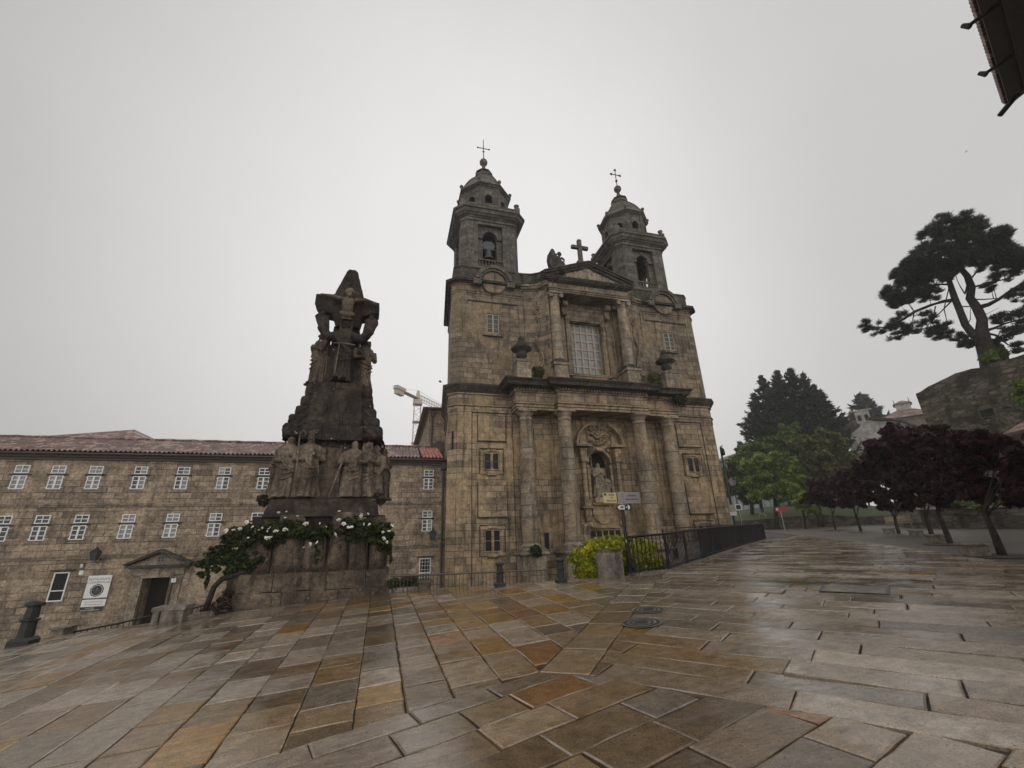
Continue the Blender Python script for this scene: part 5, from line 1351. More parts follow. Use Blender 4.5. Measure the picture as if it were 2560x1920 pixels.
wall_lantern(-16.0, YV, -.18, 'dark iron wall lantern above the white banner on the convent wall', s=.85)
wall_lantern(3.72, Y0 + 1.6, .35, 'dark iron lantern on a long bracket at the left corner of the church', out=(-1, -.2), s=.95)
def camera_box():
    p = at_y(208, 1411, YV - .02); t = thing('security_camera', tuple(p), 'small white security camera on the convent wall left of the lantern', 'camera')
    MB().box(p.x - .05, p.x + .05, YV - .14, YV, p.z - .04, p.z + .06).build('mount', 'iron', t); MB().tube([(p.x, YV - .12, p.z - .02), (p.x + .12, YV - .36, p.z - .1)], .07, 10).build('housing', 'white', t)
camera_box()
# ------------------------------------------------------------------ granite monument
def build_monument():
    MX, MY = -1.9, 15.9
    t = thing('stone_monument', (MX, MY, -1.3), 'tall dark granite monument carved with robed figures and a crucifix in front of the convent', 'monument')
    # stepped base
    b = MB()
    xs0 = [-3.86, -2.62, -1.2, .10]
    for a, d in zip(xs0, xs0[1:]): b.gbox(a + .006, d - .006, 14.0, 15.6, -2.0, -1.06, .1)
    b.box(-3.8, .04, 14.2, 17.6, -4.5, -1.1); b.roughen(.022, 3)
    b.build('base_course', 'monument', t)
    c = MB(); xs = [-4.0, -2.9, -1.55, -.5, .12]
    for a, d in zip(xs, xs[1:]): pts = None; c.gbox(a + .008, d - .008, 14.02, 15.6, -1.05, -.60, .1)
    c.box(-3.9, .02, 15.4, 17.4, -1.05, -.62); c.roughen(.028, 2.6); c.build('lower_blocks', 'monument', t)
    # rough boulders standing on edge
    rr = random.Random(9)
    spec = [(-3.95, -3.1, .55), (-3.05, -2.25, .95), (-2.25, -1.62, .5), (-1.65, -1.05, 1.0), (-1.05, -.47, .85), (-.47, -.02, .85)]
    for i, (x0, x1, h) in enumerate(spec):
        m = MB(); w = x1 - x0; nx, nz2 = 9, 11; vs = []; xm = (x0 + x1) / 2
        lean = rr.uniform(-.12, .12)
        prof = lambda u, v: 1 - .22 * abs(u) ** 3
        for iz in range(nz2 + 1):
            v = iz / nz2
            for ix in range(nx + 1):
                u = -1 + 2 * ix / nx
                xx = xm + u * w / 2 * (1 - .18 * v ** 3 + .05 * math.sin(v * 5 + i)) + lean * v
                edge = max(abs(u) ** 4, v ** 6 * .8, (1 - v) ** 10 * .6)
                yy = 14.08 + .22 * edge + .05 * noise.noise(Vector((xx * 2.5, v * 3, i * 3.1)))
                vs.append((xx, yy, -.61 + v * (h + .62) + .03 * noise.noise(Vector((xx * 3, v * 2, i)))))
        n = nx + 1; m.add(vs, [(a * n + k, a * n + k + 1, (a + 1) * n + k + 1, (a + 1) * n + k) for a in range(nz2) for k in range(nx)], True)
        # sides and back close the block
        m.box(x0 + .06, x1 - .06, 14.25, 15.4, -.61, h - .1)
        o = m.build('boulder', 'monument', t)
    k = MB(); k.gbox(-3.75, -.1, 14.45, 17.3, -.62, .92, .2); k.roughen(.02, 2); k.build('core', 'monument_dark', t)
    for sx in (-1, 1):
        m = MB(); x = -3.9 if sx < 0 else -.02
        for j in range(3): m.gbox(x - .05, x + .13 if sx < 0 else x + .06, 14.4 + j * 1.0, 15.35 + j * 1.0, -.61, .5 + .15 * j)
        m.roughen(.04, 2.5); m.build('side_boulders', 'monument', t)
    # sloping band under the reliefs
    P = lambda hw, y0, y1: [(MX - hw, y0), (MX + hw, y0), (MX + hw, y1), (MX - hw, y1)]
    m = MB()
    ring0 = [(MX - 1.62 + .0, 14.42), (MX - 1.1, 14.3), (MX + 1.1, 14.3), (MX + 1.62, 14.42), (MX + 1.62, 17.3), (MX - 1.62, 17.3)]
    ring1 = [(MX - 1.5, 14.62), (MX - 1.05, 14.5), (MX + 1.05, 14.5), (MX + 1.5, 14.62), (MX + 1.5, 17.2), (MX - 1.5, 17.2)]
    m.frustum(ring0, .90, ring1, 1.42); m.frustum(ring1, 1.42, offset(ring1, -.12), 1.47)
    m.build('sloping_band', 'monument_dark', t)
    # shaft with the blank panel
    m = MB()
    s0 = [(MX - 1.36, 15.0), (MX - .36, 14.86), (MX + .38, 14.86), (MX + 1.36, 15.0), (MX + 1.36, 17.0), (MX - 1.36, 17.0)]
    s1 = [(MX - 1.26, 15.1), (MX - .34, 14.98), (MX + .36, 14.98), (MX + 1.26, 15.1), (MX + 1.26, 16.9), (MX - 1.26, 16.9)]
    m.frustum(s0, 1.44, s1, 3.5); m.build('shaft', 'monument_dark', t)
    m = MB(); m.frustum([(MX - .33, 14.78), (MX + .35, 14.78), (MX + .35, 15.0), (MX - .33, 15.0)], 1.45, [(MX - .29, 14.9), (MX + .31, 14.9), (MX + .31, 15.1), (MX - .29, 15.1)], 2.42)
    m.frustum([(MX - .29, 14.9), (MX + .31, 14.9), (MX + .31, 15.1), (MX - .29, 15.1)], 2.435, [(MX - .27, 14.97), (MX + .29, 14.97), (MX + .29, 15.15), (MX - .27, 15.15)], 3.25)
    m.build('blank_panel', 'monument', t)
    # relief figures on both sides
    fig = [(-3.10, 14.86, 1.92, -.25, 'mitre', 'front', 'crook', 4), (-2.52, 14.74, 1.95, .15, 'crown', 'front', None, 7), (-1.18, 14.74, 1.78, -.2, None, 'staff', 'stick', 1), (-.78, 14.9, 1.78, -.25, None, 'front', None, 2), (-.55, 15.02, 1.7, -.6, None, 'down', None, 6)]
    for x, y, h, f, hat, arms, st, sd in fig:
        m = MB(); robed(m, (x, y, 1.47), h, f, w=.20, d=.15, hat=hat, arms=arms, staff=st, seed=sd, beard=sd in (1, 7), hood=sd in (2, 6), folds=7 + sd % 3)
        sculpt(m.build('relief_figure', 'relief', t), .016, .028, .10, 1)
    for x in (-3.5, -3.38, -.38, -.3):     # further figures wrapping round the sides
        m = MB(); robed(m, (x, 15.45 + abs(x + 1.9) * .1, 1.47), 1.75, -1.2 if x < -1.9 else 1.2, w=.2, seed=int(-x * 10), hood=True); sculpt(m.build('relief_figure', 'monument', t), .02, .05, .12, 1)
    # heavy folded rockwork above the reliefs, tapering in steps
    def slab_rock(name, hw0, hw1, z0, z1, y0, m_='monument_dark', amp=.05, cut=.16):
        m = MB(); n = 10; vs = []
        ys = [y0, y0 - .05, y0]
        ringn = 40
        for iz in range(9):
            v = iz / 8; hw = hw0 + (hw1 - hw0) * v
            for k in range(ringn):
                a = 2 * PI * k / ringn; ca, sa = math.cos(a), math.sin(a)
                # superellipse plan
                q = 5.0; r = (abs(ca) ** q + abs(sa) ** q) ** (-1 / q)
                grow = .05 * math.sin(v * PI)
                g = .035 * math.sin((v * 3.0 + ca * 3.4) * 6) if abs(ca) > .45 else 0      # slanting chisel folds at the corners
                vs.append((MX + (hw + grow + g) * r * ca, 16.0 + (16.0 - y0 - .0 + grow + g) * r * sa * (1 if sa < 0 else .7), z0 + (z1 - z0) * v))
        fs = [(i * ringn + k, i * ringn + (k + 1) % ringn, (i + 1) * ringn + (k + 1) % ringn, (i + 1) * ringn + k) for i in range(8) for k in range(ringn)]
        m.add(vs, fs, True); m.add(vs[-ringn:], [tuple(range(ringn))]); m.add(vs[:ringn], [tuple(range(ringn - 1, -1, -1))])
        m.roughen(amp, 2.6, z0); return m.build(name, m_, t)
    m = MB(); m.frustum(P(1.05, 14.95, 17.0), 3.3, P(.78, 15.2, 16.6), 5.3); m.build('tier_core', 'monument_dark', t)
    rg = random.Random(17)
    for hw, z0, z1, yf in ((1.50, 3.34, 3.82, 14.85), (1.38, 3.74, 4.14, 14.92), (1.24, 4.08, 4.46, 15.0), (1.12, 4.42, 4.84, 15.05), (1.04, 4.80, 5.30, 15.1)):
        for s in (-1, 1):
            for yy in (yf + .22, yf + 1.0):
                m = MB(); bx, bz, hx, hy, hz = MX + s * (hw - .33), (z0 + z1) / 2, .37, .42, (z1 - z0) / 2 * 1.02; vs = []; R, S = 26, 44; tw = rg.uniform(-.25, .25); sl = rg.uniform(.8, 1.3) * s; fr = rg.uniform(19, 24)
                for i in range(R + 1):
                    th = PI * i / R
                    for k in range(S):
                        a = 2 * PI * k / S; x, y, z = math.sin(th) * math.cos(a), math.sin(th) * math.sin(a), math.cos(th)
                        q = 5; r = (abs(x) ** q + abs(y) ** q + abs(z) ** q) ** (-1 / q)
                        x, y, z = x * r * hx, y * r * hy, z * r * hz
                        g = .5 + .5 * math.sin(fr * (x * sl + z + y * .5) + tw * 9); g = 1 - .13 * (1 - g) ** 3 * (1 if abs(x) > .12 or y < 0 else .3)
                        vs.append((bx + (x + tw * z * .3) * g, yy + y * g, bz + z * (.94 + .06 * g)))
                m.add(vs, [(i * S + k, (i + 1) * S + k, (i + 1) * S + (k + 1) % S, i * S + (k + 1) % S) for i in range(R) for k in range(S)], True)
                m.roughen(.022, 4, hw); m.build('grooved_boulder', 'monument_dark', t)
    zs = [3.28, 3.78, 4.2, 4.62, 5.28]; m = MB(); rf = random.Random(5)
    for j, (za, zb_) in enumerate(zip(zs, zs[1:])):
        t0 = (za - 3.28) / 2.0; hw = .92 - .22 * t0; yf = 14.66 + .16 * t0; cuts = [-hw, rf.uniform(-.25, .3), hw] if j % 2 else [-hw, -.35 + rf.uniform(-.1, .1), .32 + rf.uniform(-.1, .1), hw]
        for a_, d_ in zip(cuts, cuts[1:]): m.gbox(MX + a_ + .006, MX + d_ - .006, yf + rf.uniform(-.015, .02), yf + .7, za + .005, zb_ - .005, .09)
    m.roughen(.03, 3.2); m.build('front_facing', 'monument_dark', t)
    m = MB()
    for x, y, z in ((-3.12, 14.74, 3.42), (-2.55, 14.62, 3.46), (-1.20, 14.62, 3.34), (-.78, 14.74, 3.34), (-.52, 14.9, 3.3)):
        n = 14
        vs = [];
        for j in range(7):
            for k in range(n + 1):
                a = PI * k / n; w_ = j / 6; vs.append((x + (.27 - .03 * w_) * math.cos(a), y + .05 + .5 * w_ , z - .15 + .3 * math.sin(a)))
        m.add(vs, [(j * (n + 1) + k, j * (n + 1) + k + 1, (j + 1) * (n + 1) + k + 1, (j + 1) * (n + 1) + k) for j in range(6) for k in range(n)], True)
    m.roughen(.02, 5); m.build('hood_canopies', 'monument_dark', t)
    # upper block behind the top figures
    m = MB(); m.frustum(P(.50, 15.05, 16.2), 5.2, P(.44, 15.2, 16.2), 7.6); m.roughen(.02, 3); m.build('upper_pillar', 'monument_dark', t)
    for s, lab in ((-1, 'a'), (1, 'b')):
        m = MB(); robed(m, (MX + s * .70 - (.05 if s < 0 else 0), 15.25, 5.27), 2.02 if s < 0 else 1.86, -1.15 * -s if s < 0 else .5, w=.17, d=.15, hood=True, arms='pray' if s < 0 else 'front', seed=20 + s, folds=8)
        sculpt(m.build('ledge_figure', 'monument', t), .017, .028, .10, 1)
    # friar with raised arms, under the crucifix
    fx, fy = MX + .02, 14.95
    m = MB(); robed(m, (fx, fy, 5.36), 2.35, .0, w=.135, d=.13, arms=None, folds=7, seed=31, hood=True)
    sculpt(m.build('friar', 'monument_dark', t), .018, .025, .1, 1)
    for s in (-1, 1):
        m = MB()
        m.tube([(fx + s * .12, fy, 7.1), (fx + s * .58, fy - .03, 7.02), (fx + s * .80, fy - .06, 7.35), (fx + s * .78, fy - .02, 7.7)], [.2, .19, .17, .1], 12)
        # wide hanging sleeve
        m.add([(fx + s * .55, fy - .14, 7.05), (fx + s * .95, fy - .16, 7.45), (fx + s * 1.08, fy - .12, 7.78), (fx + s * .92, fy - .1, 7.95), (fx + s * .62, fy - .12, 7.8), (fx + s * .55, fy + .12, 7.05), (fx + s * .95, fy + .16, 7.45), (fx + s * 1.08, fy + .12, 7.78), (fx + s * .92, fy + .1, 7.95), (fx + s * .62, fy + .12, 7.8)],
              [(0, 1, 2, 3, 4), (9, 8, 7, 6, 5)] + [(i, 5 + i, 5 + (i + 1) % 5, (i + 1) % 5) for i in range(5)])
        for q in range(4): m.tube([(fx + s * (.80 + .03 * q), fy - .05, 7.9), (fx + s * (.78 + .05 * q), fy - .16, 8.08 + .02 * (q % 2))], .028, 5)
        m.ball((fx + s * .82, fy - .06, 7.92), .09, .1, 8, 6)
        sculpt(m.build('raised_arm', 'monument_dark', t), .022, .045, .12, 1)
    m = MB(); m.tube([(fx - .36, fy - .2, 6.72), (fx, fy - .39, 6.66), (fx + .36, fy - .2, 6.7)], .028, 6); m.tube([(fx - .12, fy - .40, 6.66), (fx - .14, fy - .40, 6.1), (fx - .16, fy - .42, 5.5)], .022, 6); m.build('rope_belt', 'relief', t)
    # star-shaped cross block
    out = [(-.40, 7.55), (.42, 7.55), (.50, 8.02), (.98, 8.14), (1.12, 8.28), (1.12, 8.66), (.58, 8.74), (.53, 8.80), (.20, 9.90), (.10, 9.98), (-.12, 9.98), (-.20, 9.9), (-.56, 8.86), (-.62, 8.82), (-1.22, 8.76), (-1.22, 8.36), (-1.02, 8.12), (-.55, 8.0)]
    m = MB(); y0 = 15.02; n = len(out)
    m.extrude_xz([(MX + x * .95, z) for x, z in out], y0, y0 + .62)
    # chamfer ring in front for thickness
    m2 = MB(); cx, cz = 0, 8.6
    m2.v = []; 
    sculpt(m.build('cross_block', 'monument_dark', t), .028, .035, .15, 0)
    m = MB(); y = 14.90       # crucified figure on its face
    m.tube([(MX, y, 7.75), (MX, y - .1, 8.0), (MX - .01, y - .12, 8.25), (MX, y - .08, 8.5), (MX, y - .05, 8.6)], [.2, .19, .2, .22, .12], 14)
    m.ball((MX + .04, y - .26, 8.74), .13, .17, 14, 10); m.ball((MX + .03, y - .18, 8.80), .17, .16, 12, 8); m.ball((MX + .05, y - .39, 8.72), .03, .045, 6, 5); m.ball((MX + .05, y - .33, 8.60), .08, .1, 8, 6)
    for s in (-1, 1): m.tube([(MX + s * .2, y - .08, 8.52), (MX + s * .55, y - .06, 8.62), (MX + s * .98, y - .05, 8.55 + (.1 if s < 0 else -.05))], [.09, .075, .05], 8)
    for q in range(5):
        for s in (-1, 1): m.tube([(MX, y - .30, 8.3 - q * .07), (MX + s * .16, y - .24, 8.34 - q * .07)], .016, 5)
    m.tube([(MX - .22, y - .1, 7.95), (MX, y - .24, 7.82), (MX + .22, y - .1, 7.92)], .09, 8); sculpt(m.build('crucified_figure', 'relief', t), .015, .02, .08, 1)
    m = MB(); m.extrude_xz([(MX + .0, 8.93), (MX + .08, 8.93), (MX + .045, 9.3)], y0 - .012, y0 + .02); m.build('halo_slot', 'black', t)
    return t
build_monument()

# ------------------------------------------------------------------ climbing rose on the monument
def rose():
    t = thing('climbing_rose', (-4.3, 14.1, -1.5), 'climbing rose bush with white flowers spilling over the monument base', 'rose bush')
    m = MB(); m.tube([(-4.42, 13.95, -1.7), (-4.32, 13.95, -1.25), (-4.25, 13.96, -.85), (-4.1, 13.97, -.66), (-3.85, 14.0, -.60), (-3.6, 14.1, -.5)], [.085, .075, .072, .07, .065, .055], 9)
    m.roughen(.012, 9); m.build('stem', 'bark', t)
    C, R = [], []; rr = random.Random(2)
    def blob(px, py, r, Y=13.95, rz=None): p = at_y(px, py, Y); C.append((p.x, p.y + rr.uniform(-.1, .25), p.z)); R.append((r * 1.2, r * .85, (rz or r * .85) * 1.15))
    # positions measured along the sprays
    for px, py, r in ((560, 1370, .2), (585, 1350, .24), (612, 1345, .26), (640, 1330, .27), (625, 1370, .24), (600, 1390, .2), (660, 1320, .26), (690, 1318, .25), (718, 1316, .22), (745, 1318, .2), (770, 1322, .2), (800, 1322, .2), (655, 1350, .26), (680, 1345, .22),
                      (785, 1345, .18), (792, 1365, .14), (830, 1322, .18), (860, 1318, .2), (885, 1305, .24), (915, 1302, .25), (940, 1312, .23), (960, 1325, .2), (975, 1345, .16), (955, 1350, .14), (900, 1325, .22), (545, 1390, .16), (530, 1400, .13), (870, 1340, .16), (930, 1330, .2)):
        blob(px, py, r)
    for px, py, r, rz in ((520, 1425, .08, .2), (515, 1450, .06, .2), (540, 1420, .1, .14), (975, 1375, .07, .2), (978, 1395, .05, .15), (790, 1390, .08, .16), (560, 1405, .12, .14), (575, 1398, .14, .14), (575, 1425, .05, .15)): blob(px, py, r, rz=rz)
    for px, py, r in ((520, 1395, .22), (545, 1375, .26), (570, 1400, .24), (595, 1400, .26), (625, 1395, .26), (650, 1375, .26), (560, 1350, .2), (600, 1330, .24), (570, 1420, .2), (610, 1420, .18), (700, 1340, .22), (730, 1335, .2), (760, 1340, .2), (815, 1335, .2), (845, 1330, .2), (900, 1345, .22), (940, 1345, .22), (500, 1415, .16), (495, 1440, .12), (965, 1365, .16)): blob(px, py, r)
    C, R = subclumps(C, R, 5, .5, .85, 7); leaf_cloud('foliage', C, R, 56000, .045, 'rose_leaf', t, seed=5, aspect=1.7, hang=.3)
    me = MB()
    for q in range(7): a = q * 2.4; r = .03 + .018 * (q % 3); me.ball((r * math.cos(a), r * math.sin(a) * .8, .012 * (q % 3)), .03, .022, 7, 5)
    pm = me.mesh('flower', 'petal')
    pts = [(562, 1325), (568, 1327), (618, 1305), (655, 1320), (632, 1317), (640, 1328), (672, 1322), (676, 1318), (668, 1328), (713, 1294), (717, 1279), (697, 1281), (744, 1290), (765, 1309), (800, 1308), (815, 1317), (711, 1323), (717, 1324), (686, 1329), (690, 1327), (664, 1343), (670, 1345), (678, 1343), (647, 1325), (848, 1278), (846, 1300), (871, 1318), (880, 1318), (877, 1316), (909, 1310), (920, 1284), (902, 1290), (984, 1311), (980, 1314), (957, 1330), (972, 1328), (960, 1345), (967, 1355), (924, 1311), (838, 1335), (760, 1368), (775, 1360), (620, 1344), (585, 1325), (600, 1322), (905, 1286), (860, 1309), (793, 1356)]
    for i, (px, py) in enumerate(pts):
        p = at_y(px, py, 13.72 + rr.uniform(-.04, .06)); o = bpy.data.objects.new('flower', pm); COL.objects.link(o); o.location = p; o.rotation_euler = (rr.uniform(.6, 1.7), rr.uniform(-.4, .4), rr.uniform(0, 6)); s = rr.choice((.4, .5, .6, .75, .95)); o.scale = (s, s, s); adopt(o, t)
    # dry undergrowth at the foot, and tufts on the ledges
    u = leaf_cloud('weed_tuft', [(-3.95, 13.95, -1.32), (-4.2, 13.98, -1.5), (-3.9, 14.0, -1.05)], [.2, .2, .12], 1500, .06, 'twig', None, 8, 3.0, base=(-4, 14, -1.5))
    tag(u, 'brown dry undergrowth around the rose stem at the left foot of the monument', 'weeds')
    for x, y, z, r, lab, m_ in ((-3.62, 14.72, 1.45, .13, 'pinkish tuft of weeds on the left end of the monument ledge', 'twig'), (-.33, 14.75, 1.5, .15, 'rusty tuft of weeds on the right end of the monument ledge', 'twig')):
        o = leaf_cloud('weed_tuft', [(x, y, z), (x + .05, y, z - .1)], [r, r * .8], 700, .05, m_, None, int(z * 10 + x), 2.5, base=(x, y, z)); tag(o, lab, 'weeds')
rose()
# ------------------------------------------------------------------ street furniture
def lift(p, dz=0.0): return Vector((p[0], p[1], p[2] + dz))
def bollard(px, py, hpx, label):
    p = ground_at(px, py); h = hpx / px_scale(p); s = h
    t = thing('bollard', tuple(p), label, 'bollard', 'cast iron bollards along the edge of the square')
    oc = lambda r: [(p.x + r * s * math.cos(PI / 8 + i * PI / 4), p.y + r * s * math.sin(PI / 8 + i * PI / 4)) for i in range(8)]
    z = lambda k: p.z + k * s
    m = MB()
    for r0, z0, r1, z1 in ((.16, .16, .145, .5), (.145, .58, .125, .84)): m.frustum(oc(r0), z(z0), oc(r1), z(z1))
    m.build('shaft', 'cast', t)
    sq = lambda r: [(p.x - r * s, p.y - r * s), (p.x + r * s, p.y - r * s), (p.x + r * s, p.y + r * s), (p.x - r * s, p.y + r * s)]
    m = MB(); m.frustum(sq(.21), z(-.06), sq(.21), z(.1)); m.frustum(sq(.21), z(.1), sq(.165), z(.165)); m.build('base', 'cast', t)
    m = MB(); m.frustum(oc(.15), z(.5), oc(.19), z(.525)); m.frustum(oc(.19), z(.525), oc(.19), z(.56)); m.frustum(oc(.19), z(.56), oc(.145), z(.585)); m.build('ring', 'cast', t)
    m = MB(); m.frustum(oc(.13), z(.835), oc(.2), z(.86)); m.frustum(oc(.2), z(.86), oc(.2), z(.895)); m.lathe(p.x, p.y, [(s * r, z(k)) for r, k in ((.19, .895), (.175, .93), (.13, .965), (.07, .99), (.01, 1.0))], 16); m.build('cap', 'cast', t)
bollard(1250, 1466, 58, 'dark green iron bollard in front of the thin railing below the left church tower')
bollard(1403, 1456, 58, 'dark iron bollard just left of the golden shrub')
bollard(56, 1612, 103, 'large dark green iron bollard at the far left edge of the square')

def bar_rail(name, pts, h, step, label, post_every=None, m='iron', r=.011, lean=None, two=False, panels=False, cat='railing', base_off=0.0, group=None):
    """railing along ground points: top bar, bottom bar and upright bars"""
    t = thing(name, tuple(pts[0]), label, cat, group)
    top = [lift(p, h) for p in pts]
    MB().tube(top, r * 2.0, 7).build('top_rail', m, t)
    MB().tube([lift(p, .07 + base_off) for p in pts], r * 1.3, 6).build('bottom_rail', m, t)
    k = MB(); posts = MB(); nxt = 0.0; acc = 0.0
    for a, b in zip(pts, pts[1:]):
        L = (b - a).length; d = nxt - acc
        while d < L:
            q = a + (b - a) * (d / L); k.tube([lift(q, base_off), lift(q, h)], r * .8, 5, cap=False); d += step
        acc += L; nxt = d + acc - L
    k.build('bars', m, t)['kind'] = 'stuff'
    return t
# thin rail over the street edge, between monument and pillar
pa, pb = at_y(1083, 1475, 12.95), at_y(1352, 1462, 11.75)
def thin_rail():
    P = []
    for i in range(9):
        px = 975 + (1368 - 975) * i / 8; Y = 13.5 - 1.9 * i / 8; py = 1441.5 - (1441.5 - 1425) * i / 8
        q = at_y(px, py, Y); P.append(Vector((q.x, q.y, q.z)))
    h = .50; base = [lift(q, -h) for q in P]
    bar_rail('railing', base, h, .105, 'thin low rusty railing in front of the foot of the left church tower', m='rust', r=.010)
thin_rail()
def left_rails():
    P = [at_y(px, py, 14.2) for px, py in ((125, 1590), (200, 1577), (290, 1560), (375, 1540))]
    bar_rail('railing', [lift(q, -.6) for q in P], .6, .12, 'low dark railing below the restaurant door, left of the stone bench', r=.011)
    P = [at_y(px, py, 14.0) for px, py in ((462, 1526), (490, 1519), (522, 1510))]
    bar_rail('railing', [lift(q, -.28) for q in P], .28, .09, 'short dark railing between the stone bench and the rose stem', r=.010)
left_rails()
def black_rail():
    pts = [ground_at(1600, 1437)] + RAIL
    fine = []
    for a, b in zip(pts, pts[1:]):
        n = max(2, int((b - a).length / .8))
        for i in range(n): fine.append(a + (b - a) * (i / n))
    fine.append(pts[-1]); end = pts[-1]
    fine += [Vector((end.x - .4, end.y + .9, end.z)), Vector((end.x - 1.7, end.y + 1.9, end.z + .02)), Vector((end.x - 4.2, end.y + 3.0, end.z + .03))]
    for q in fine: q.z = gz(q.x, q.y) + .03
    h = .90
    t = bar_rail('railing', fine, h, .12, 'black iron railing with twisted braces curving from the stone pillar to the tree square', r=.016)
    for i in range(2, len(fine) - 1, 2):      # posts and S-shaped braces
        q = fine[i]; m = MB(); m.tube([q, lift(q, h + .02)], .028, 8); m.build('post', 'iron', t)
        m = MB(); d = (fine[i] - fine[i - 1]).normalized(); pts_ = []
        for j in range(14):
            u = j / 13; pts_.append(q + d * (-.16 + .20 * math.sin(u * 2.6)) + Vector((0, 0, .04 + .8 * u)))
        m.tube(pts_, .032, 6); m.build('brace', 'iron', t)
    # kerb under it
    k = MB(); n = len(fine); vs = []
    for i, q in enumerate(fine):
        d = (fine[min(i + 1, n - 1)] - fine[max(i - 1, 0)]); s = Vector((d.y, -d.x, 0)).normalized() * .14; z = gz(q.x, q.y)
        vs += [(q.x + s.x, q.y + s.y, z - .3), (q.x + s.x, q.y + s.y, z + .045), (q.x - s.x, q.y - s.y, z + .045), (q.x - s.x, q.y - s.y, z - 3)]
    k.add(vs, [(4 * i + a, 4 * i + a + 1, 4 * i + 5 + a, 4 * i + 4 + a) for i in range(n - 1) for a in range(3)])
    k.build('kerb', 'granite', t)
black_rail()
def pillar():
    c = ground_at(1546, 1444); s = px_scale(c); w = 56 / s / 2 / 1.18; h = 66 / s
    t = thing('stone_pillar', tuple(c), 'squat lichen-spotted granite pillar at the start of the black railing by the golden shrub', 'pillar')
    a = .35; ux, uy = Vector((math.cos(a), math.sin(a), 0)), Vector((-math.sin(a), math.cos(a), 0)); Z = Vector((0, 0, 1))
    cc = c + uy * w
    m = MB(); m.obox((cc.x, cc.y, c.z + h * .46 - .1), ux, uy, Z, w, w, h * .46 + .1); m.roughen(.012, 4); m.build('shaft', 'granite', t)
    m = MB(); m.obox((cc.x, cc.y, c.z + h * .955), ux, uy, Z, w * 1.08, w * 1.08, h * .045); m.roughen(.012, 5); m.build('cap', 'monument', t)
    # finger post rises beside it
    b = ground_at(1574, 1436); b = Vector((b.x, b.y - .02, b.z)); dist = b.y
    top = at_y(1548, 1236, b.y); H = top.z - b.z
    fp = thing('finger_post', tuple(b), 'black signpost with a cream, a grey and a bicycle sign beside the stone pillar', 'signpost')
    MB().tube([b, Vector((b.x, b.y, b.z + H * .82))], .045, 12).build('post', 'black', fp)
    bt = MB().box(b.x - .04, b.x + .04, b.y - .05, b.y - .042, b.z + H * .38, b.z + H * .42).build('sticker', 'white', fp)
    MB().tube([Vector((b.x, b.y, b.z + H * .82)), Vector((b.x, b.y, b.z + H * .96))], .06, 14).build('sleeve', 'steel', fp)
    m = MB(); m.ball((b.x, b.y, b.z + H * 1.0), .05); m.tube([(b.x, b.y, b.z + H * .96), (b.x, b.y, b.z + H * .99)], .025, 8); m.build('finial', 'steel', fp)
    sc = 1 / px_scale(Vector((b.x, b.y, top.z - .2)))
    def panel(name, pxs, pys, col, th=.022):
        A = at_y(pxs[0], pys[0], b.y - .05); B = at_y(pxs[1], pys[1], b.y - .05); r = .018
        x0, x1, z1, z0 = A.x, B.x, A.z, B.z
        pts = []
        for cx, cz, a0 in ((x1 - r, z0 + r, -PI / 2), (x1 - r, z1 - r, 0), (x0 + r, z1 - r, PI / 2), (x0 + r, z0 + r, PI)):
            for k in range(5): q = a0 + k * PI / 8; pts.append((cx + r * math.cos(q), cz + r * math.sin(q)))
        m = MB(); m.extrude_xz(pts, b.y - .05 - th, b.y - .05 + th); return m.build(name, col, fp), (x0, x1, z0, z1)
    yf = b.y - .05 - .026
    zz = lambda py: at_y(1552, py, b.y).z
    def mk(name, x0px, x1px, y0px, y1px, col):
        A = at_y(x0px, (y0px + y1px) / 2, b.y - .05).x; B = at_y(x1px, (y0px + y1px) / 2, b.y - .05).x
        z1, z0 = zz(y0px), zz(y1px); r = .02; pts = []
        for cx, cz, a0 in ((B - r, z0 + r, -PI / 2), (B - r, z1 - r, 0), (A + r, z1 - r, PI / 2), (A + r, z0 + r, PI)):
            for k in range(5): q = a0 + k * PI / 8; pts.append((cx + r * math.cos(q), cz + r * math.sin(q)))
        m = MB(); m.extrude_xz(pts, b.y - .072, b.y - .03); return m.build(name, col, fp), (A, B, z0, z1)
    o, (x0, x1, z0, z1) = mk('museum_sign', 1508, 1543, 1232.5, 1257.5, 'cream'); o['label'] = 'cream sign lettered for a museum'
    w, h_ = x1 - x0, z1 - z0; y = b.y - .074
    for s, fx, fz, sz in (('MUSEO', .58, .78, .2), ('DA', .58, .50, .18), ('TERRA SANTA', .53, .2, .17)): text(s, 'lettering', (x0 + w * fx, y, z0 + h_ * fz), h_ * sz * 1.25, 'text', o, sx=.8)
    MB().box(x0 + w * .06, x0 + w * .2, y - .002, y + .003, z0 + h_ * .72, z0 + h_ * .94).build('pictogram', 'text', o)
    o, (x0, x1, z0, z1) = mk('convent_sign', 1557, 1599, 1230.5, 1259, 'steel'); o['label'] = 'grey metal sign lettered for a convent'; w, h_ = x1 - x0, z1 - z0
    for s, fz in (('CONVENTO', .66), ('SAN FRANCISCO', .34)): text(s, 'lettering', (x0 + w * .52, y, z0 + h_ * fz), h_ * .2, 'text', o, sx=.85)
    o, (x0, x1, z0, z1) = mk('bracket_plate', 1541, 1556, 1230.5, 1261, 'steel')
    # bicycle arrow
    A = at_y(1541.5, 1270, b.y - .06).x; B = at_y(1575.5, 1270, b.y - .06).x; z1, z0 = zz(1262), zz(1276); zm = (z0 + z1) / 2; hh = (z1 - z0) / 2
    arrow = lambda g: [(A + g * 1.3, zm), (A + hh * .9 + g * .3, zm - hh + g), (B - .03 - g, zm - hh + g), (B - g, zm - hh + .03 + g), (B - g, zm + hh - .03 - g), (B - .03 - g, zm + hh - g), (A + hh * .9 + g * .3, zm + hh - g)]
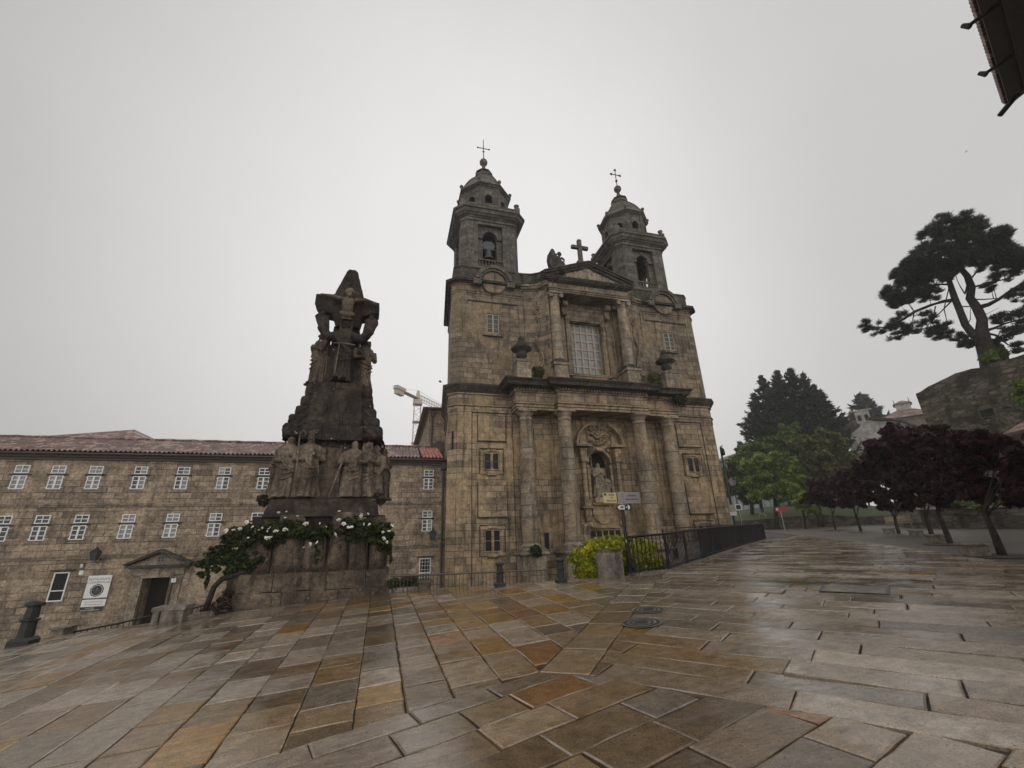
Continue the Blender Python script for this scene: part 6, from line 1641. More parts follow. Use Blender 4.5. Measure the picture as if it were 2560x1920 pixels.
    m = MB(); m.extrude_xz(arrow(0), b.y - .075, b.y - .05); o = m.build('bicycle_sign', 'black', fp); o['label'] = 'white arrow sign with a bicycle pointing left'
    m = MB(); m.extrude_xz(arrow(.016), b.y - .080, b.y - .074); m.build('arrow_face', 'white', o)
    y = b.y - .084; L = B - A; m = MB()
    for c in (.30, .44): m.band(lambda u, w_, z: (u, y + w_, z), A + L * c, hh * .30, hh * .38, zm - hh * .12, 0, .003, 0, 2 * PI, 18)
    for a_, b_ in (((.30, -.12), (.35, .35)), ((.35, .35), (.39, -.12)), ((.39, -.12), (.45, .33)), ((.35, .30), (.44, .30)), ((.44, -.12), (.43, .5)), ((.33, .42), (.37, .42))): m.tube([(A + L * a_[0], y, zm + hh * a_[1]), (A + L * b_[0], y, zm + hh * b_[1])], .0055, 5)
    m.build('bicycle_symbol', 'text', o)
    m = MB(); m.box(A + L * .58, A + L * .80, y - .001, y + .003, zm - hh * .78, zm + hh * .82); bl = m.build('blue_square', 'blue', o)
    m = MB(); m.band(lambda u, w_, z: (u, y + w_, z), A + L * .69, hh * .2, hh * .3, zm, -.004, -.002, 0, 2 * PI, 16); m.box(A + L * .68, A + L * .70, y - .004, y - .002, zm - hh * .15, zm + hh * .4); m.build('white_mark', 'white', bl)
pillar()
# kerbs and stone seats along the edge
def stone_block(name, pxs, Y, hpx, depth, label, cat='stone block', m='granite', cap=True, group=None):
    (x0p, y0p), (x1p, y1p) = pxs; a = at_y(x0p, y0p, Y); b_ = at_y(x1p, y1p, Y); h = hpx / px_scale(a)
    t = thing(name, ((a.x + b_.x) / 2, Y, min(a.z, b_.z)), label, cat, group)
    z = max(a.z, b_.z); mb = MB(); mb.box(a.x + .03, b_.x - .03, Y, Y + depth, z - .5, z + h * .72); mb.roughen(.01, 4); mb.build('block', m, t)
    mb = MB(); mb.box(a.x, b_.x, Y - .03, Y + depth + .03, z + h * .72 + .002, z + h); mb.roughen(.008, 4); mb.build('cap', m, t)
stone_block('granite_block', ((1044, 1476), (1080, 1474)), 12.85, 22, .5, 'small mossy capped granite block at the left end of the thin railing', m='monument')
stone_block('granite_block', ((393, 1559), (458, 1551)), 13.1, 34, .55, 'long granite seat slab at the top of the street steps by the restaurant door')
stone_block('granite_block', ((372, 1560), (397, 1556)), 13.45, 34, .5, 'upright granite gatepost block left of the long stone seat')
stone_block('granite_block', ((118, 1592), (160, 1586)), 13.8, 16, .5, 'low granite block on the lower street right of the far left bollard')
def kerb(name, a, b_, w, h, label):
    a, b_ = Vector(a), Vector(b_); d = (b_ - a).normalized(); s = Vector((-d.y, d.x)) * w; vs = []
    n = max(2, int((b_ - a).length / .9)); t = thing(name, (a.x, a.y, gz(a.x, a.y)), label, 'kerb')
    m = MB()
    for i in range(n):
        p, q = a + (b_ - a) * (i / n) + d * .006, a + (b_ - a) * ((i + 1) / n) - d * .006
        vs = []
        for zz in (-.35, h):
            for c in (p, q, q + s, p + s): vs.append((c.x, c.y, gz(c.x, c.y) + zz))
        m.add(vs, [(3, 2, 1, 0), (4, 5, 6, 7), (0, 1, 5, 4), (1, 2, 6, 5), (2, 3, 7, 6), (3, 0, 4, 7)])
    m.roughen(.008, 4); m.build('kerb_stone', 'granite', t)
kerb('kerb', (-4.72, 13.22), (-3.9, 13.92), .22, .11, 'raised granite kerb between the stone seat and the monument foot')
kerb('kerb', (.14, 13.92), (1.15, 13.1), .2, .10, 'raised granite kerb from the monument foot to the mossy block')

# lamp posts and signs by the trees
def street_lamp():
    b = at_d(1838, 1318, 45.0); b.z = gz(b.x, b.y) - .5; top = at_d(1797, 1117, 45.0)
    t = thing('street_lamp', (b.x, b.y, b.z), 'tall dark green lamp post with a hooked lamp right of the church', 'street lamp')
    tp = Vector((b.x + .1, b.y, top.z))
    MB().tube([(b.x, b.y, b.z), (b.x, b.y, b.z + 1.2), (tp.x, tp.y, tp.z - .2), tp], [.17, .13, .09, .06], 10).build('post', 'green_post', t)
    h = at_d(1807, 1131, 45.0); m = MB(); m.tube([tp, (tp.x + .2, tp.y - .1, tp.z + .12), (h.x, h.y, tp.z - .05), (h.x, h.y, h.z + .3)], .035, 6); m.build('arm', 'green_post', t)
    m = MB(); m.lathe(h.x, h.y, [(.06, h.z + .45), (.16, h.z + .3), (.2, h.z), (.16, h.z - .25), (.02, h.z - .3)], 12); m.build('lamp_head', 'iron', t)
    r = at_d(1828, 1271, 44.7); sg = thing('road_sign', (r.x, r.y, r.z - .3), 'round grey back of a road sign above a small plate on the green lamp post', 'road sign')
    d = Vector((r.x, r.y, 0)).normalized(); sd = Vector((d.y, -d.x, 0)); up = Vector((0, 0, 1))
    m = MB(); n = 24
    vs = [tuple(r + sd * (.33 * math.cos(2 * PI * k / n)) + up * (.33 * math.sin(2 * PI * k / n)) + d * o) for o in (-.03, .0) for k in range(n)]
    m.add(vs, [tuple(range(n)), tuple(range(2 * n - 1, n - 1, -1))] + [(k, n + k, n + (k + 1) % n, (k + 1) % n) for k in range(n)]); m.build('disc', 'concrete', sg)
    q = at_d(1831, 1284, 44.7); m = MB(); m.obox(tuple(q), sd, d, up, .34, .015, .17); m.build('plate', 'white', sg)
    q = at_d(1846, 1268, 44.9); sp = thing('information_sign', (q.x, q.y, q.z - 1.5), 'small square sign with a dark pictogram beyond the green lamp post', 'sign')
    m = MB(); m.obox(tuple(q), sd, d, up, .26, .02, .26); m.build('panel', 'white', sp); m = MB(); m.obox(tuple(q - d * .025), sd, d, up, .18, .008, .18); m.build('pictogram', 'black', sp); m = MB(); m.tube([q + d * .05, lift(q + d * .05, -3.2)], .03, 6); m.build('post', 'steel', sp)
    # small lantern post in front of the trees
    q = at_d(1832, 1207, 58); g = gz(min(q.x, 60), min(q.y, 50)); lt = thing('lantern_post', (q.x, q.y, g), 'old fashioned lantern on a thin post among the green trees', 'street lamp')
    MB().tube([(q.x, q.y, g - 1), (q.x, q.y, q.z - .3)], .05, 6).build('post', 'iron', lt)
    m = MB(); sq = lambda k: [(q.x - k, q.y - k), (q.x + k, q.y - k), (q.x + k, q.y + k), (q.x - k, q.y + k)]; m.frustum(sq(.18), q.z - .3, sq(.3), q.z + .3); m.build('glass', 'steel', lt); m = MB(); m.frustum(sq(.36), q.z + .3, sq(.06), q.z + .65); m.build('cap', 'iron', lt)
    b = ground_at(1963, 1327); q1 = Vector((b.x, b.y, 0)); d = Vector((b.x, b.y, 0)).normalized(); sd = Vector((d.y, -d.x, 0)); tz = at_d(1952, 1274, math.hypot(b.x, b.y)).z
    rs = thing('direction_sign', tuple(b), 'red arrow shaped direction sign on a thin pale post across the square', 'sign')
    MB().tube([b, Vector((b.x, b.y, tz + .1))], .04, 7).build('post', 'steel', rs)
    c = Vector((b.x, b.y, tz + .05)); m = MB(); pts = [(-.62, -.2), (.48, -.2), (.66, 0), (.48, .2), (-.62, .2)]
    vs = [tuple(c + sd * (u + .1) + up * v + d * o) for o in (-.05, -.02) for u, v in pts]; m.add(vs, [(0, 1, 2, 3, 4), (9, 8, 7, 6, 5)] + [(i, 5 + i, 5 + (i + 1) % 5, (i + 1) % 5) for i in range(5)]); m.build('arrow_panel', 'red', rs)
    m = MB(); m.obox(tuple(c + sd * -.28 - d * .055), sd, d, up, .09, .004, .12); m.build('white_symbol', 'white', rs); m = MB(); m.obox(tuple(c + sd * .18 - d * .055), sd, d, up, .25, .004, .02); m.build('white_line', 'white', rs) if False else None
    q = at_d(1905, 1283, 66); a = thing('frame_sign', (q.x, q.y, q.z - .5), 'small pale triangular frame standing on the grass bank', 'sign')
    m = MB(); m.tube([q + sd * -.42 + up * -.45, q + up * .45, q + sd * .42 + up * -.45], .05, 6); m.tube([q + sd * -.25 + up * -.1, q + sd * .25 + up * -.1], .04, 6); m.build('frame', 'plaster', a)
street_lamp()
def tower_crane():
    D = 150.0; b = at_y(1036, 1150, D); top = at_y(1044, 1012, D); t = thing('tower_crane', (b.x, b.y, -3), 'hazy grey lattice tower crane rising behind the convent roof', 'crane')
    w = 1.15; zt = top.z; m = MB(); x, y = top.x, D; z = -3.0
    for sx in (-1, 1):
        for sy in (-1, 1): m.tube([(x + sx * w, y + sy * w, -3), (x + sx * w, y + sy * w, zt)], .13, 5)
    k = 0
    while z < zt - 1:
        for f in ((-1, -1, 1, -1), (1, -1, 1, 1), (1, 1, -1, 1), (-1, 1, -1, -1)):
            a = (x + f[0] * w, y + f[1] * w); c = (x + f[2] * w, y + f[3] * w)
            if k % 2: a, c = c, a
            m.tube([(*a, z), (*c, z + 1.9)], .075, 4, cap=False)
        z += 1.9; k += 1
    for zz in (zt - 6.5, zt - 14):
        m.box(x - w - .35, x + w + .35, y - w - .35, y + w + .35, zz, zz + .3)
    m.build('mast', 'hazecrane', t)
    # slewing unit, jib toward the right, counter-jib to the left
    hd = at_y(1042, 1000, D); m = MB(); m.box(x - 1.6, x + 1.6, y - 1.6, y + 1.6, zt, zt + 1.6); m.frustum([(x - 1, y - 1), (x + 1, y - 1), (x + 1, y + 1), (x - 1, y + 1)], zt + 1.6, [(x - .4, y - .4), (x + .4, y - .4), (x + .4, y + .4), (x - .4, y + .4)], zt + 5.2); m.build('slewing_unit', 'hazecrane', t)
    jl = Vector((.616, .788, 0)); up = Vector((0, 0, 1)); sd = Vector((-.788, .616, 0)); o = Vector((x, y, zt + 2.2))
    m = MB(); L = 46
    for s in (-1, 1): m.tube([o + sd * s * .8, o + jl * L + sd * s * .8], .12, 5)
    m.tube([o + up * 1.9, o + jl * L + up * 1.9], .13, 5)
    for i in range(28):
        a = o + jl * (L * i / 28); c = o + jl * (L * (i + .5) / 28) + up * 1.9; d = o + jl * (L * (i + 1) / 28)
        for s in (-1, 1): m.tube([a + sd * s * .8, c], .06, 4, cap=False); m.tube([c, d + sd * s * .8], .06, 4, cap=False)
    m.build('jib', 'hazecrane', t)
    m = MB(); L = 13
    for s in (-1, 1): m.tube([o + sd * s * .8, o - jl * L + sd * s * .8], .22, 5)
    m.obox(tuple(o - jl * L * .5), jl, sd, up, L / 2, 1.0, .12); m.obox(tuple(o - jl * (L - 2.5) + up * .6), jl, sd, up, 2.4, .8, .5)
    for i in range(8): m.tube([o - jl * (L * i / 8) + sd * 1.0 + up * 0, o - jl * (L * i / 8) + sd * 1.0 + up * 1.1], .05, 4)
    m.build('counter_jib', 'hazecrane', t)
    m = MB(); m.obox(tuple(o - jl * (L - 2.2) - up * .95), jl, sd, up, 1.8, .7, .8); m.build('counterweight', 'hazecrane', t)
    m = MB(); m.tube([o + up * 3.2, o - jl * (L - 3) + up * .6], .06, 4); m.tube([o + up * 3.2, o + jl * 25 + up * 1.9], .06, 4); m.build('stay_cable', 'hazecrane', t)
    q = at_y(1051, 1075, 120); l = thing('lamp_mast', (q.x, q.y, -3), 'thin mast with a small lamp head between the crane and the church', 'mast'); MB().tube([(q.x, q.y, -3), (q.x, q.y, q.z)], .05, 5).build('mast', 'hazecrane', l); m = MB(); m.ball(tuple(q), .35, .45, 8, 6); m.build('lamp_head', 'iron', l)
tower_crane()
def bird(px, py, D, s, roll, label):
    p = at_y(px, py, D); t = thing('bird', tuple(p), label, 'bird', 'small birds in the grey sky'); m = MB()
    m.ball((p.x, p.y, p.z), s * .35, s * .12, 8, 6, .35)
    o = MB(); o.add([(p.x + .1 * s, p.y, p.z), (p.x - .15 * s, p.y, p.z), (p.x - .5 * s, p.y + .5 * s, p.z + .35 * s * roll), (p.x + .1 * s, p.y + .35 * s, p.z + .3 * s), (p.x - .4 * s, p.y - .5 * s, p.z + .2 * s), (p.x + .1 * s, p.y - .35 * s, p.z + .25 * s)], [(0, 1, 2, 3), (1, 0, 5, 4)])
    m.build('body', 'iron', t); o.build('wings', 'iron', t)
bird(1101, 955, 40, .42, 1, 'small dark bird flying just left of the left church tower')
bird(2416, 379, 40, .5, -1, 'small dark bird flying alone in the right of the sky')
def gull():
    p = (XC + .95, Y0 - 1.2, 22.35); t = thing('bird', p, 'pale gull perched on the church pediment right of the cross', 'bird'); m = MB(); m.ball((p[0], p[1], p[2] + .2), .2, .12, 10, 8, .6); m.tube([(p[0] + .08, p[1], p[2] + .24), (p[0] + .16, p[1], p[2] + .48)], [.08, .05], 7); m.ball((p[0] + .17, p[1], p[2] + .52), .065); m.build('body', 'plaster', t)
    m = MB(); m.tube([(p[0] + .22, p[1], p[2] + .52), (p[0] + .33, p[1], p[2] + .5)], [.022, .006], 5); m.build('beak', 'cream', t); m = MB(); m.tube([(p[0], p[1] - .04, p[2] + .1), (p[0], p[1] - .04, p[2] - .1)], .014, 4); m.tube([(p[0], p[1] + .04, p[2] + .1), (p[0], p[1] + .04, p[2] - .1)], .014, 4); m.build('legs', 'cream', t)
gull()
# ------------------------------------------------------------------ trees, shrubs
def px_clumps(lst, dist, depth=.8, seed=0):
    """clumps given as (x, y, rx, ry) on the survey picture, at a distance along the ground"""
    rr = random.Random(seed); C, R = [], []
    for x, y, rx, ry in lst:
        d = dist + rr.uniform(-1, 1) * depth; p = at_d(x, y, d); s = px_scale(p)
        C.append(tuple(p)); R.append((rx / s, (rx + ry) / 2 / s, ry / s))
    return C, R
def limb_tree(name, base, trunk, clumps, dist, m, n, size, label, cat='tree', group=None, seed=1, r0=.16, depth=1.2, limbs=7, aspect=1.5, shell=.45, hang=.15, bark='bark'):
    """tree: tapered trunk (survey points), limbs into the clumps, crown of leaves"""
    C, R = px_clumps(clumps, dist, depth, seed); t = thing(name, tuple(base), label, cat, group); rr = random.Random(seed)
    k = MB(); pts = [Vector(base) - Vector((0, 0, .3))] + trunk
    rad = [r0 * 1.25] + [r0 * (1 - .55 * i / len(trunk)) for i in range(len(trunk))]; k.tube(pts, rad, 10)
    top = trunk[-1]
    for i in rr.sample(range(len(C)), min(limbs, len(C))):
        c = Vector(C[i]); j = rr.uniform(.35, 1); a = trunk[-1] if len(trunk) < 2 else trunk[-2] + (trunk[-1] - trunk[-2]) * j
        mid = a + (c - a) * .5 + Vector((rr.uniform(-.2, .2), rr.uniform(-.2, .2), .15)) * (c - a).length * .4; k.tube([a, mid, c], [r0 * .3, r0 * .2, r0 * .06], 6)
    k.roughen(r0 * .12, 3); k.build('trunk', bark, t)
    C, R = subclumps(C, R, 13, .31, 1.0, seed)
    leaf_cloud('crown', C, R, n, size, m, t, seed, aspect, hang=hang, shell=shell); return t
def conifer(label, leaders, dist, n, size, group=None, base=None, seed=1, sweep=.35, m='needles', name='conifer'):
    """dense conifer: whorls of drooping then upswept sprays around one or several leaders"""
    rng = np.random.default_rng(seed); t = None; P = []; rr = random.Random(seed)
    trunk = MB(); lo = 1e9
    for (ax, ay, bx, by, rpx) in leaders:
        a = at_d(ax, ay, dist + rr.uniform(-1, 1)); b = at_d(bx, by, dist); b = Vector((a.x + (b.x - a.x) * .3, a.y + (b.y - a.y) * .3, b.z)); s = px_scale((a + b) / 2); Rm = rpx / s; H = a.z - b.z
        if t is None: base = (b.x, b.y, gz(min(b.x, 60), min(b.y, 50))); t = thing(name, base, label, 'tree', group)
        trunk.tube([(b.x, b.y, base[2] - .5), (a.x, a.y, a.z - .2)], [.35, .03], 8); lo = b.z
        nb = int(H * 11)
        for i in range(nb):
            f = (i + rr.random()) / nb; z = b.z + f * H; L = Rm * (1 - f) ** .8 * rr.choice((.45, .7, .9, 1.0, 1.1, 1.22)) * rr.uniform(.85, 1.1) + .15; an = rr.uniform(0, 2 * PI); ca, sa = math.cos(an), math.sin(an)
            c0 = b + (a - b) * f; m_ = max(6, int(L * 13))
            for j in range(m_):
                u = (j + rr.random()) / m_; r = L * u; dz = -sweep * L * .35 * math.sin(u * 2.2) + .75 * L * max(0, u - .5) ** 1.4
                w = (.05 + .13 * (1 - u)) * L * .6
                for q in range(4): P.append((c0.x + ca * r - sa * rr.gauss(0, w), c0.y + sa * r + ca * rr.gauss(0, w), z + dz + rr.gauss(0, .05 + .02 * L)))
    P = np.array(P); rng.shuffle(P); P = P[:n]
    trunk.build('trunk', 'bark', t)
    d = rng.normal(size=P.shape); cx = P[:, :2] - np.array(base[:2]); ang = np.stack([cx[:, 0], cx[:, 1], np.zeros(len(P))], 1); ang /= np.linalg.norm(ang, axis=1)[:, None] + 1e-6
    tv = ang * .9 + rng.normal(size=P.shape) * .5; tv[:, 2] += .25; tv /= np.linalg.norm(tv, axis=1)[:, None]
    nn = rng.normal(size=P.shape); nn -= tv * (nn * tv).sum(1)[:, None]; nn /= np.linalg.norm(nn, axis=1)[:, None]
    s = size * (.6 + .8 * rng.random(len(P)))[:, None]; a = tv * s * 1.3; w = nn * s * .33
    V = np.stack([P - a * .5, P + w, P + a, P - w], 1).reshape(-1, 3); quad_mesh('crown', V, m, t, (0, 0, 0), rng.random(len(P))); return t
# big dark conifer and a far one
conifer('large dark many-topped conifer behind the green trees right of the church', [(1972, 922, 1985, 1150, 80), (1943, 927, 1950, 1150, 76), (1904, 940, 1925, 1150, 68), (2005, 935, 2010, 1150, 78), (2030, 962, 2025, 1150, 66), (2050, 985, 2045, 1150, 60), (1885, 985, 1905, 1150, 62)], 95, 52000, .46, seed=3)
conifer('lone smaller conifer fading in the haze behind the white gable', [(2146, 987, 2150, 1085, 42), (2158, 990, 2165, 1085, 46)], 150, 9000, .8, seed=5)
def far_bush():
    C, R = px_clumps([(2112, 1062, 20, 18), (2125, 1075, 22, 20), (2100, 1080, 22, 20), (2128, 1095, 20, 15)], 130, 2, 4); t = thing('bronze_tree', (C[0][0], C[0][1], 1), 'hazy bronze-brown tree between the two dark conifers', 'tree'); leaf_cloud('crown', C, R, 3500, .6, 'twig', t, 9, 1.4); MB().tube([(C[0][0], C[0][1], 0), (C[0][0], C[0][1], C[0][2])], .2, 6).build('trunk', 'bark', t)
far_bush()
T = lambda pts, d: [at_d(x, y, d) for x, y in pts]
def greens():
    g = 'green broadleaf trees right of the church'
    d = 72; b = ground_at(1943, 1322)
    limb_tree('maple_tree', b, T([(1941, 1300), (1938, 1262), (1935, 1230)], d), [(1926, 1170, 52, 36), (1900, 1185, 40, 38), (1955, 1185, 40, 38), (1930, 1205, 55, 40), (1975, 1190, 26, 26), (1885, 1205, 30, 30), (1960, 1222, 36, 30), (1915, 1228, 40, 30), (1940, 1150, 34, 22), (1985, 1205, 18, 18), (1900, 1160, 28, 20)], d, 'leaf_bright', 26000, .36, 'round fresh green tree in front of the others on the grass bank', group=g, seed=11, r0=.3)
    d = 80; b = ground_at(1883, 1317)
    limb_tree('maple_tree', b, T([(1881, 1290), (1878, 1250), (1872, 1215)], d), [(1845, 1170, 36, 30), (1832, 1195, 28, 30), (1862, 1190, 34, 32), (1822, 1180, 16, 22), (1850, 1215, 34, 26), (1880, 1225, 26, 22), (1830, 1225, 20, 18), (1868, 1245, 26, 16), (1820, 1205, 12, 20), (1875, 1160, 26, 22)], d, 'leaf_green', 18000, .38, 'green tree nearest the church corner behind the lamp post', group=g, seed=12, r0=.3)
    d = 84; b = at_d(1905, 1290, d); b.z = gz(60, 50)
    limb_tree('maple_tree', b, T([(1903, 1265), (1900, 1240), (1895, 1190)], d), [(1870, 1128, 34, 18), (1900, 1118, 40, 18), (1935, 1112, 36, 22), (1960, 1092, 34, 26), (1975, 1072, 24, 20), (1985, 1100, 30, 24), (1860, 1140, 22, 14), (1915, 1140, 50, 20), (1970, 1130, 34, 24)], d, 'leaf_green', 17000, .42, 'light green tree rising highest in front of the dark conifer', group=g, seed=13, r0=.25)
    d = 74; b = at_d(2050, 1310, d); b.z = gz(50, 50)
    limb_tree('lime_tree', b, T([(2048, 1290), (2044, 1250), (2042, 1200), (2040, 1160)], d), [(2010, 1110, 34, 26), (2045, 1100, 40, 26), (2085, 1108, 36, 28), (2106, 1138, 24, 22), (2020, 1140, 44, 30), (2060, 1135, 46, 32), (2100, 1150, 38, 32), (2035, 1175, 46, 34), (2075, 1180, 46, 34), (2115, 1180, 26, 30), (2010, 1180, 30, 30), (2050, 1215, 48, 28), (2090, 1215, 36, 28), (2000, 1215, 24, 24), (2118, 1165, 18, 18)], d, 'leaf_mixed', 34000, .36, 'wide olive green tree between the dark conifer and the copper trees', group=g, seed=14, r0=.35, limbs=12)
    d = 63; b = ground_at(2014, 1322)
    limb_tree('young_tree', b, T([(2012, 1300), (2006, 1272), (2002, 1255)], d), [(1993, 1232, 20, 16), (2005, 1250, 26, 18), (1985, 1215, 14, 18), (2020, 1262, 24, 14), (1998, 1265, 20, 10), (2030, 1275, 18, 10)], d, 'leaf_bright', 5000, .26, 'young light green tree with a thin pale trunk right of the red sign', group=g, seed=15, r0=.12)
greens()
def coppers():
    g = 'copper-leaved trees in rows on the square'
    rows = [((2088, 1324), [(2083, 1295), (2080, 1278)], [(2040, 1228, 36, 26), (2075, 1215, 40, 28), (2110, 1228, 32, 26), (2060, 1250, 44, 22), (2095, 1250, 36, 20), (2020, 1248, 20, 18), (2050, 1205, 30, 18)], 6500, .25, 'smallest copper tree at the left end of the row, behind the thin straight trunk'),
            ((2153, 1328), [(2145, 1305), (2138, 1285)], [(2110, 1215, 30, 26), (2140, 1200, 36, 30), (2165, 1220, 34, 30), (2130, 1245, 36, 20), (2165, 1250, 30, 18), (2120, 1190, 24, 22)], 6500, .25, 'second copper tree from the left, slim leaning trunk in a bare earth pit'),
            ((2247, 1334), [(2241, 1310), (2236, 1290)], [(2205, 1110, 34, 30), (2238, 1092, 44, 32), (2182, 1140, 26, 28), (2215, 1140, 52, 42), (2180, 1180, 46, 40), (2230, 1190, 52, 44), (2175, 1220, 40, 34), (2220, 1240, 48, 34), (2255, 1120, 36, 36), (2160, 1170, 18, 26), (2250, 1240, 40, 30)], 14000, .24, 'tall full copper tree in front of the white gable'),
            ((2330, 1342), [(2322, 1312), (2312, 1285)], [(2275, 1095, 44, 30), (2310, 1075, 40, 24), (2290, 1130, 50, 42), (2330, 1110, 40, 34), (2290, 1180, 52, 46), (2340, 1160, 46, 44), (2310, 1225, 54, 38), (2350, 1210, 40, 36), (2280, 1240, 40, 30), (2340, 1080, 26, 18)], 15000, .21, 'copper tree before the rubble wall with the thicker upright trunk'),
            ((2377, 1358), [(2362, 1322), (2350, 1292), (2342, 1275)], [(2345, 1120, 40, 34), (2385, 1110, 40, 30), (2370, 1150, 48, 40), (2410, 1140, 36, 34), (2375, 1190, 52, 44), (2420, 1180, 40, 38), (2390, 1230, 52, 34), (2340, 1240, 40, 26), (2430, 1220, 36, 26)], 16000, .17, 'copper tree with a slanting trunk, second from the right'),
            ((2506, 1388), [(2490, 1345), (2472, 1305), (2458, 1275)], [(2420, 1105, 34, 26), (2450, 1095, 40, 24), (2500, 1110, 46, 30), (2440, 1130, 46, 34), (2540, 1130, 40, 40), (2480, 1150, 40, 26), (2420, 1160, 40, 30), (2430, 1205, 44, 30), (2470, 1225, 36, 22), (2560, 1200, 46, 50), (2540, 1240, 36, 26), (2520, 1180, 22, 22), (2590, 1130, 50, 50), (2610, 1220, 50, 50), (2460, 1240, 50, 18)], 24000, .135, 'nearest and largest copper tree at the right edge, leaning trunk')]
    for i, (bp, tr, cl, n, s, lab) in enumerate(rows):
        b = ground_at(*bp); d = math.hypot(b.x, b.y)
        limb_tree('copper_tree', b, T(tr, d), cl, d, 'leaf_copper', n, s, lab, group=g, seed=30 + i, r0=.085 if i else .07, depth=1.6, shell=.15)
    for px, py, w, lab in ((2224, 1334, 1.0, 'low stone seat by the tall full copper tree'), (2293, 1341, .9, 'low stone seat between two copper trunks in front of the garden wall'), (2343, 1357, .9, 'pale low stone seat beside the slanting copper trunk'), (2438, 1387, .95, 'nearest low stone seat, left of the big leaning copper tree')):
        p = ground_at(px, py); s = thing('square_block', tuple(p), lab, 'stone seat', 'low stone seats in the tree square'); a = .8; ux, uy, Z = Vector((math.cos(a), math.sin(a), 0)), Vector((-math.sin(a), math.cos(a), 0)), Vector((0, 0, 1))
        m = MB(); m.obox((p.x, p.y, p.z + .12), ux, uy, Z, w * .42, .2, .13); m.build('block', 'granite', s); m = MB(); m.obox((p.x, p.y, p.z + .28), ux, uy, Z, w * .5, .25, .025); m.build('top_slab', 'granite', s)
    for bp in ((2085, 1325), (2150, 1330), (2380, 1360), (2510, 1390)):     # earth pits round the trunks
        p = ground_at(*bp); vs = [(p.x + .8 * math.cos(k * PI / 10), p.y + .8 * math.sin(k * PI / 10), gz(p.x + .8 * math.cos(k * PI / 10), p.y + .8 * math.sin(k * PI / 10)) + .006) for k in range(20)]
        tag(MB().add(vs, [tuple(range(20))]).build('tree_pit_soil', 'soil'), kind='structure')
coppers()
def pine():
    D = 52.0; Z = lambda x, y: (2100 + .2653 * x, 480 + .2653 * y); A = lambda x, y, dd=0: at_d(*Z(x, y), D + dd)
    b = A(1420, 1600); t = thing('pine_tree', tuple(b), 'tall forked umbrella pine growing behind the top of the rubble wall', 'tree')
    m = MB(); m.tube([A(1440, 1680), A(1400, 1560), A(1350, 1420), A(1330, 1300)], [.75, .6, .52, .46], 12)
    m.tube([A(1335, 1310), A(1340, 1200), A(1290, 1090), A(1225, 1000), A(1240, 900), A(1200, 790), A(1120, 700), A(1080, 560)], [.42, .34, .32, .28, .26, .23, .2, .1], 10)
    m.tube([A(1300, 1370), A(1250, 1340), A(1180, 1250), A(1125, 1110), A(1080, 1000), A(1040, 870), A(1010, 790), A(980, 640)], [.38, .3, .27, .25, .23, .2, .17, .08], 10)
    BR = ((((1070, 1020), (980, 1030), (860, 1065), (700, 1130), (600, 1200), (420, 1275), (230, 1275)), .17), (((1300, 1090), (1400, 1060), (1500, 1010), (1620, 920), (1760, 830)), .2), (((1360, 1310), (1450, 1285), (1550, 1240), (1760, 1185)), .13), (((1380, 1330), (1470, 1350), (1580, 1440), (1760, 1480)), .13),
                   (((1080, 1000), (960, 1120), (860, 1220), (800, 1290)), .07), (((1040, 870), (900, 870), (760, 910), (560, 980)), .1), (((1240, 900), (1400, 860), (1560, 820), (1700, 760)), .09), (((1220, 1010), (1340, 1010), (1500, 1000), (1680, 960)), .07), (((1150, 1080), (1260, 1080), (1380, 1150), (1500, 1090)), .06), (((1230, 820), (1300, 740), (1400, 690)), .08), (((1200, 880), (1180, 960), (1140, 900), (1100, 820)), .08), (((1030, 900), (980, 1100), (1010, 1240), (1000, 1330)), .05), (((1190, 1270), (1230, 1200), (1230, 1090)), .06), (((1270, 1370), (1180, 1350), (1110, 1400)), .07), (((1400, 1400), (1500, 1380), (1640, 1390)), .06), (((1450, 1160), (1560, 1120), (1720, 1130)), .05), (((900, 1075), (880, 1180), (840, 1300)), .05), (((700, 1130), (680, 1230), (640, 1300)), .05), (((1080, 560), (1180, 380), (1200, 260)), .07), (((1120, 600), (1380, 500), (1540, 400)), .08), (((980, 640), (850, 560), (760, 480)), .08), (((1010, 760), (800, 760), (560, 790)), .08))
    for pts, r in BR:
        rr = random.Random(int(r * 1000)); m.tube([A(x, y, (i * .5 if i else 0) * rr.choice((-1, 1))) for i, (x, y) in enumerate(pts)], [r * (1 - .75 * i / (len(pts) - 1)) for i in range(len(pts))], 6)
    m.roughen(.04, 2); m.build('trunk', 'bark', t)
    dense = [(1000, 330, 130), (1180, 290, 115), (1310, 330, 90), (860, 440, 120), (1050, 480, 165), (1230, 470, 150), (1400, 470, 125), (1540, 400, 75), (1550, 540, 100), (1650, 600, 110), (800, 600, 125), (980, 650, 170), (1150, 600, 150), (1330, 590, 125), (1500, 640, 110), (640, 690, 65), (750, 760, 120), (900, 760, 130), (560, 790, 75), (650, 850, 100), (470, 955, 80), (610, 960, 110), (740, 950, 115), (540, 1030, 75), (1030, 760, 90), (1750, 640, 110)]
    sparse = [(250, 1270, 65), (340, 1300, 85), (450, 1310, 95), (560, 1200, 85), (560, 1320, 75), (680, 1250, 85), (780, 1300, 85), (900, 1350, 75), (950, 1250, 75), (840, 1180, 75), (1000, 1330, 60), (1130, 1400, 75), (1200, 1430, 60), (1600, 780, 115), (1700, 700, 100), (1480, 780, 80), (1400, 900, 60), (1650, 1000, 80), (1500, 1200, 60), (1650, 1200, 70), (1600, 1350, 80), (1700, 1280, 70), (1690, 1470, 60), (850, 880, 80), (900, 960, 70), (1300, 700, 70), (1760, 900, 90), (1780, 1100, 90)]
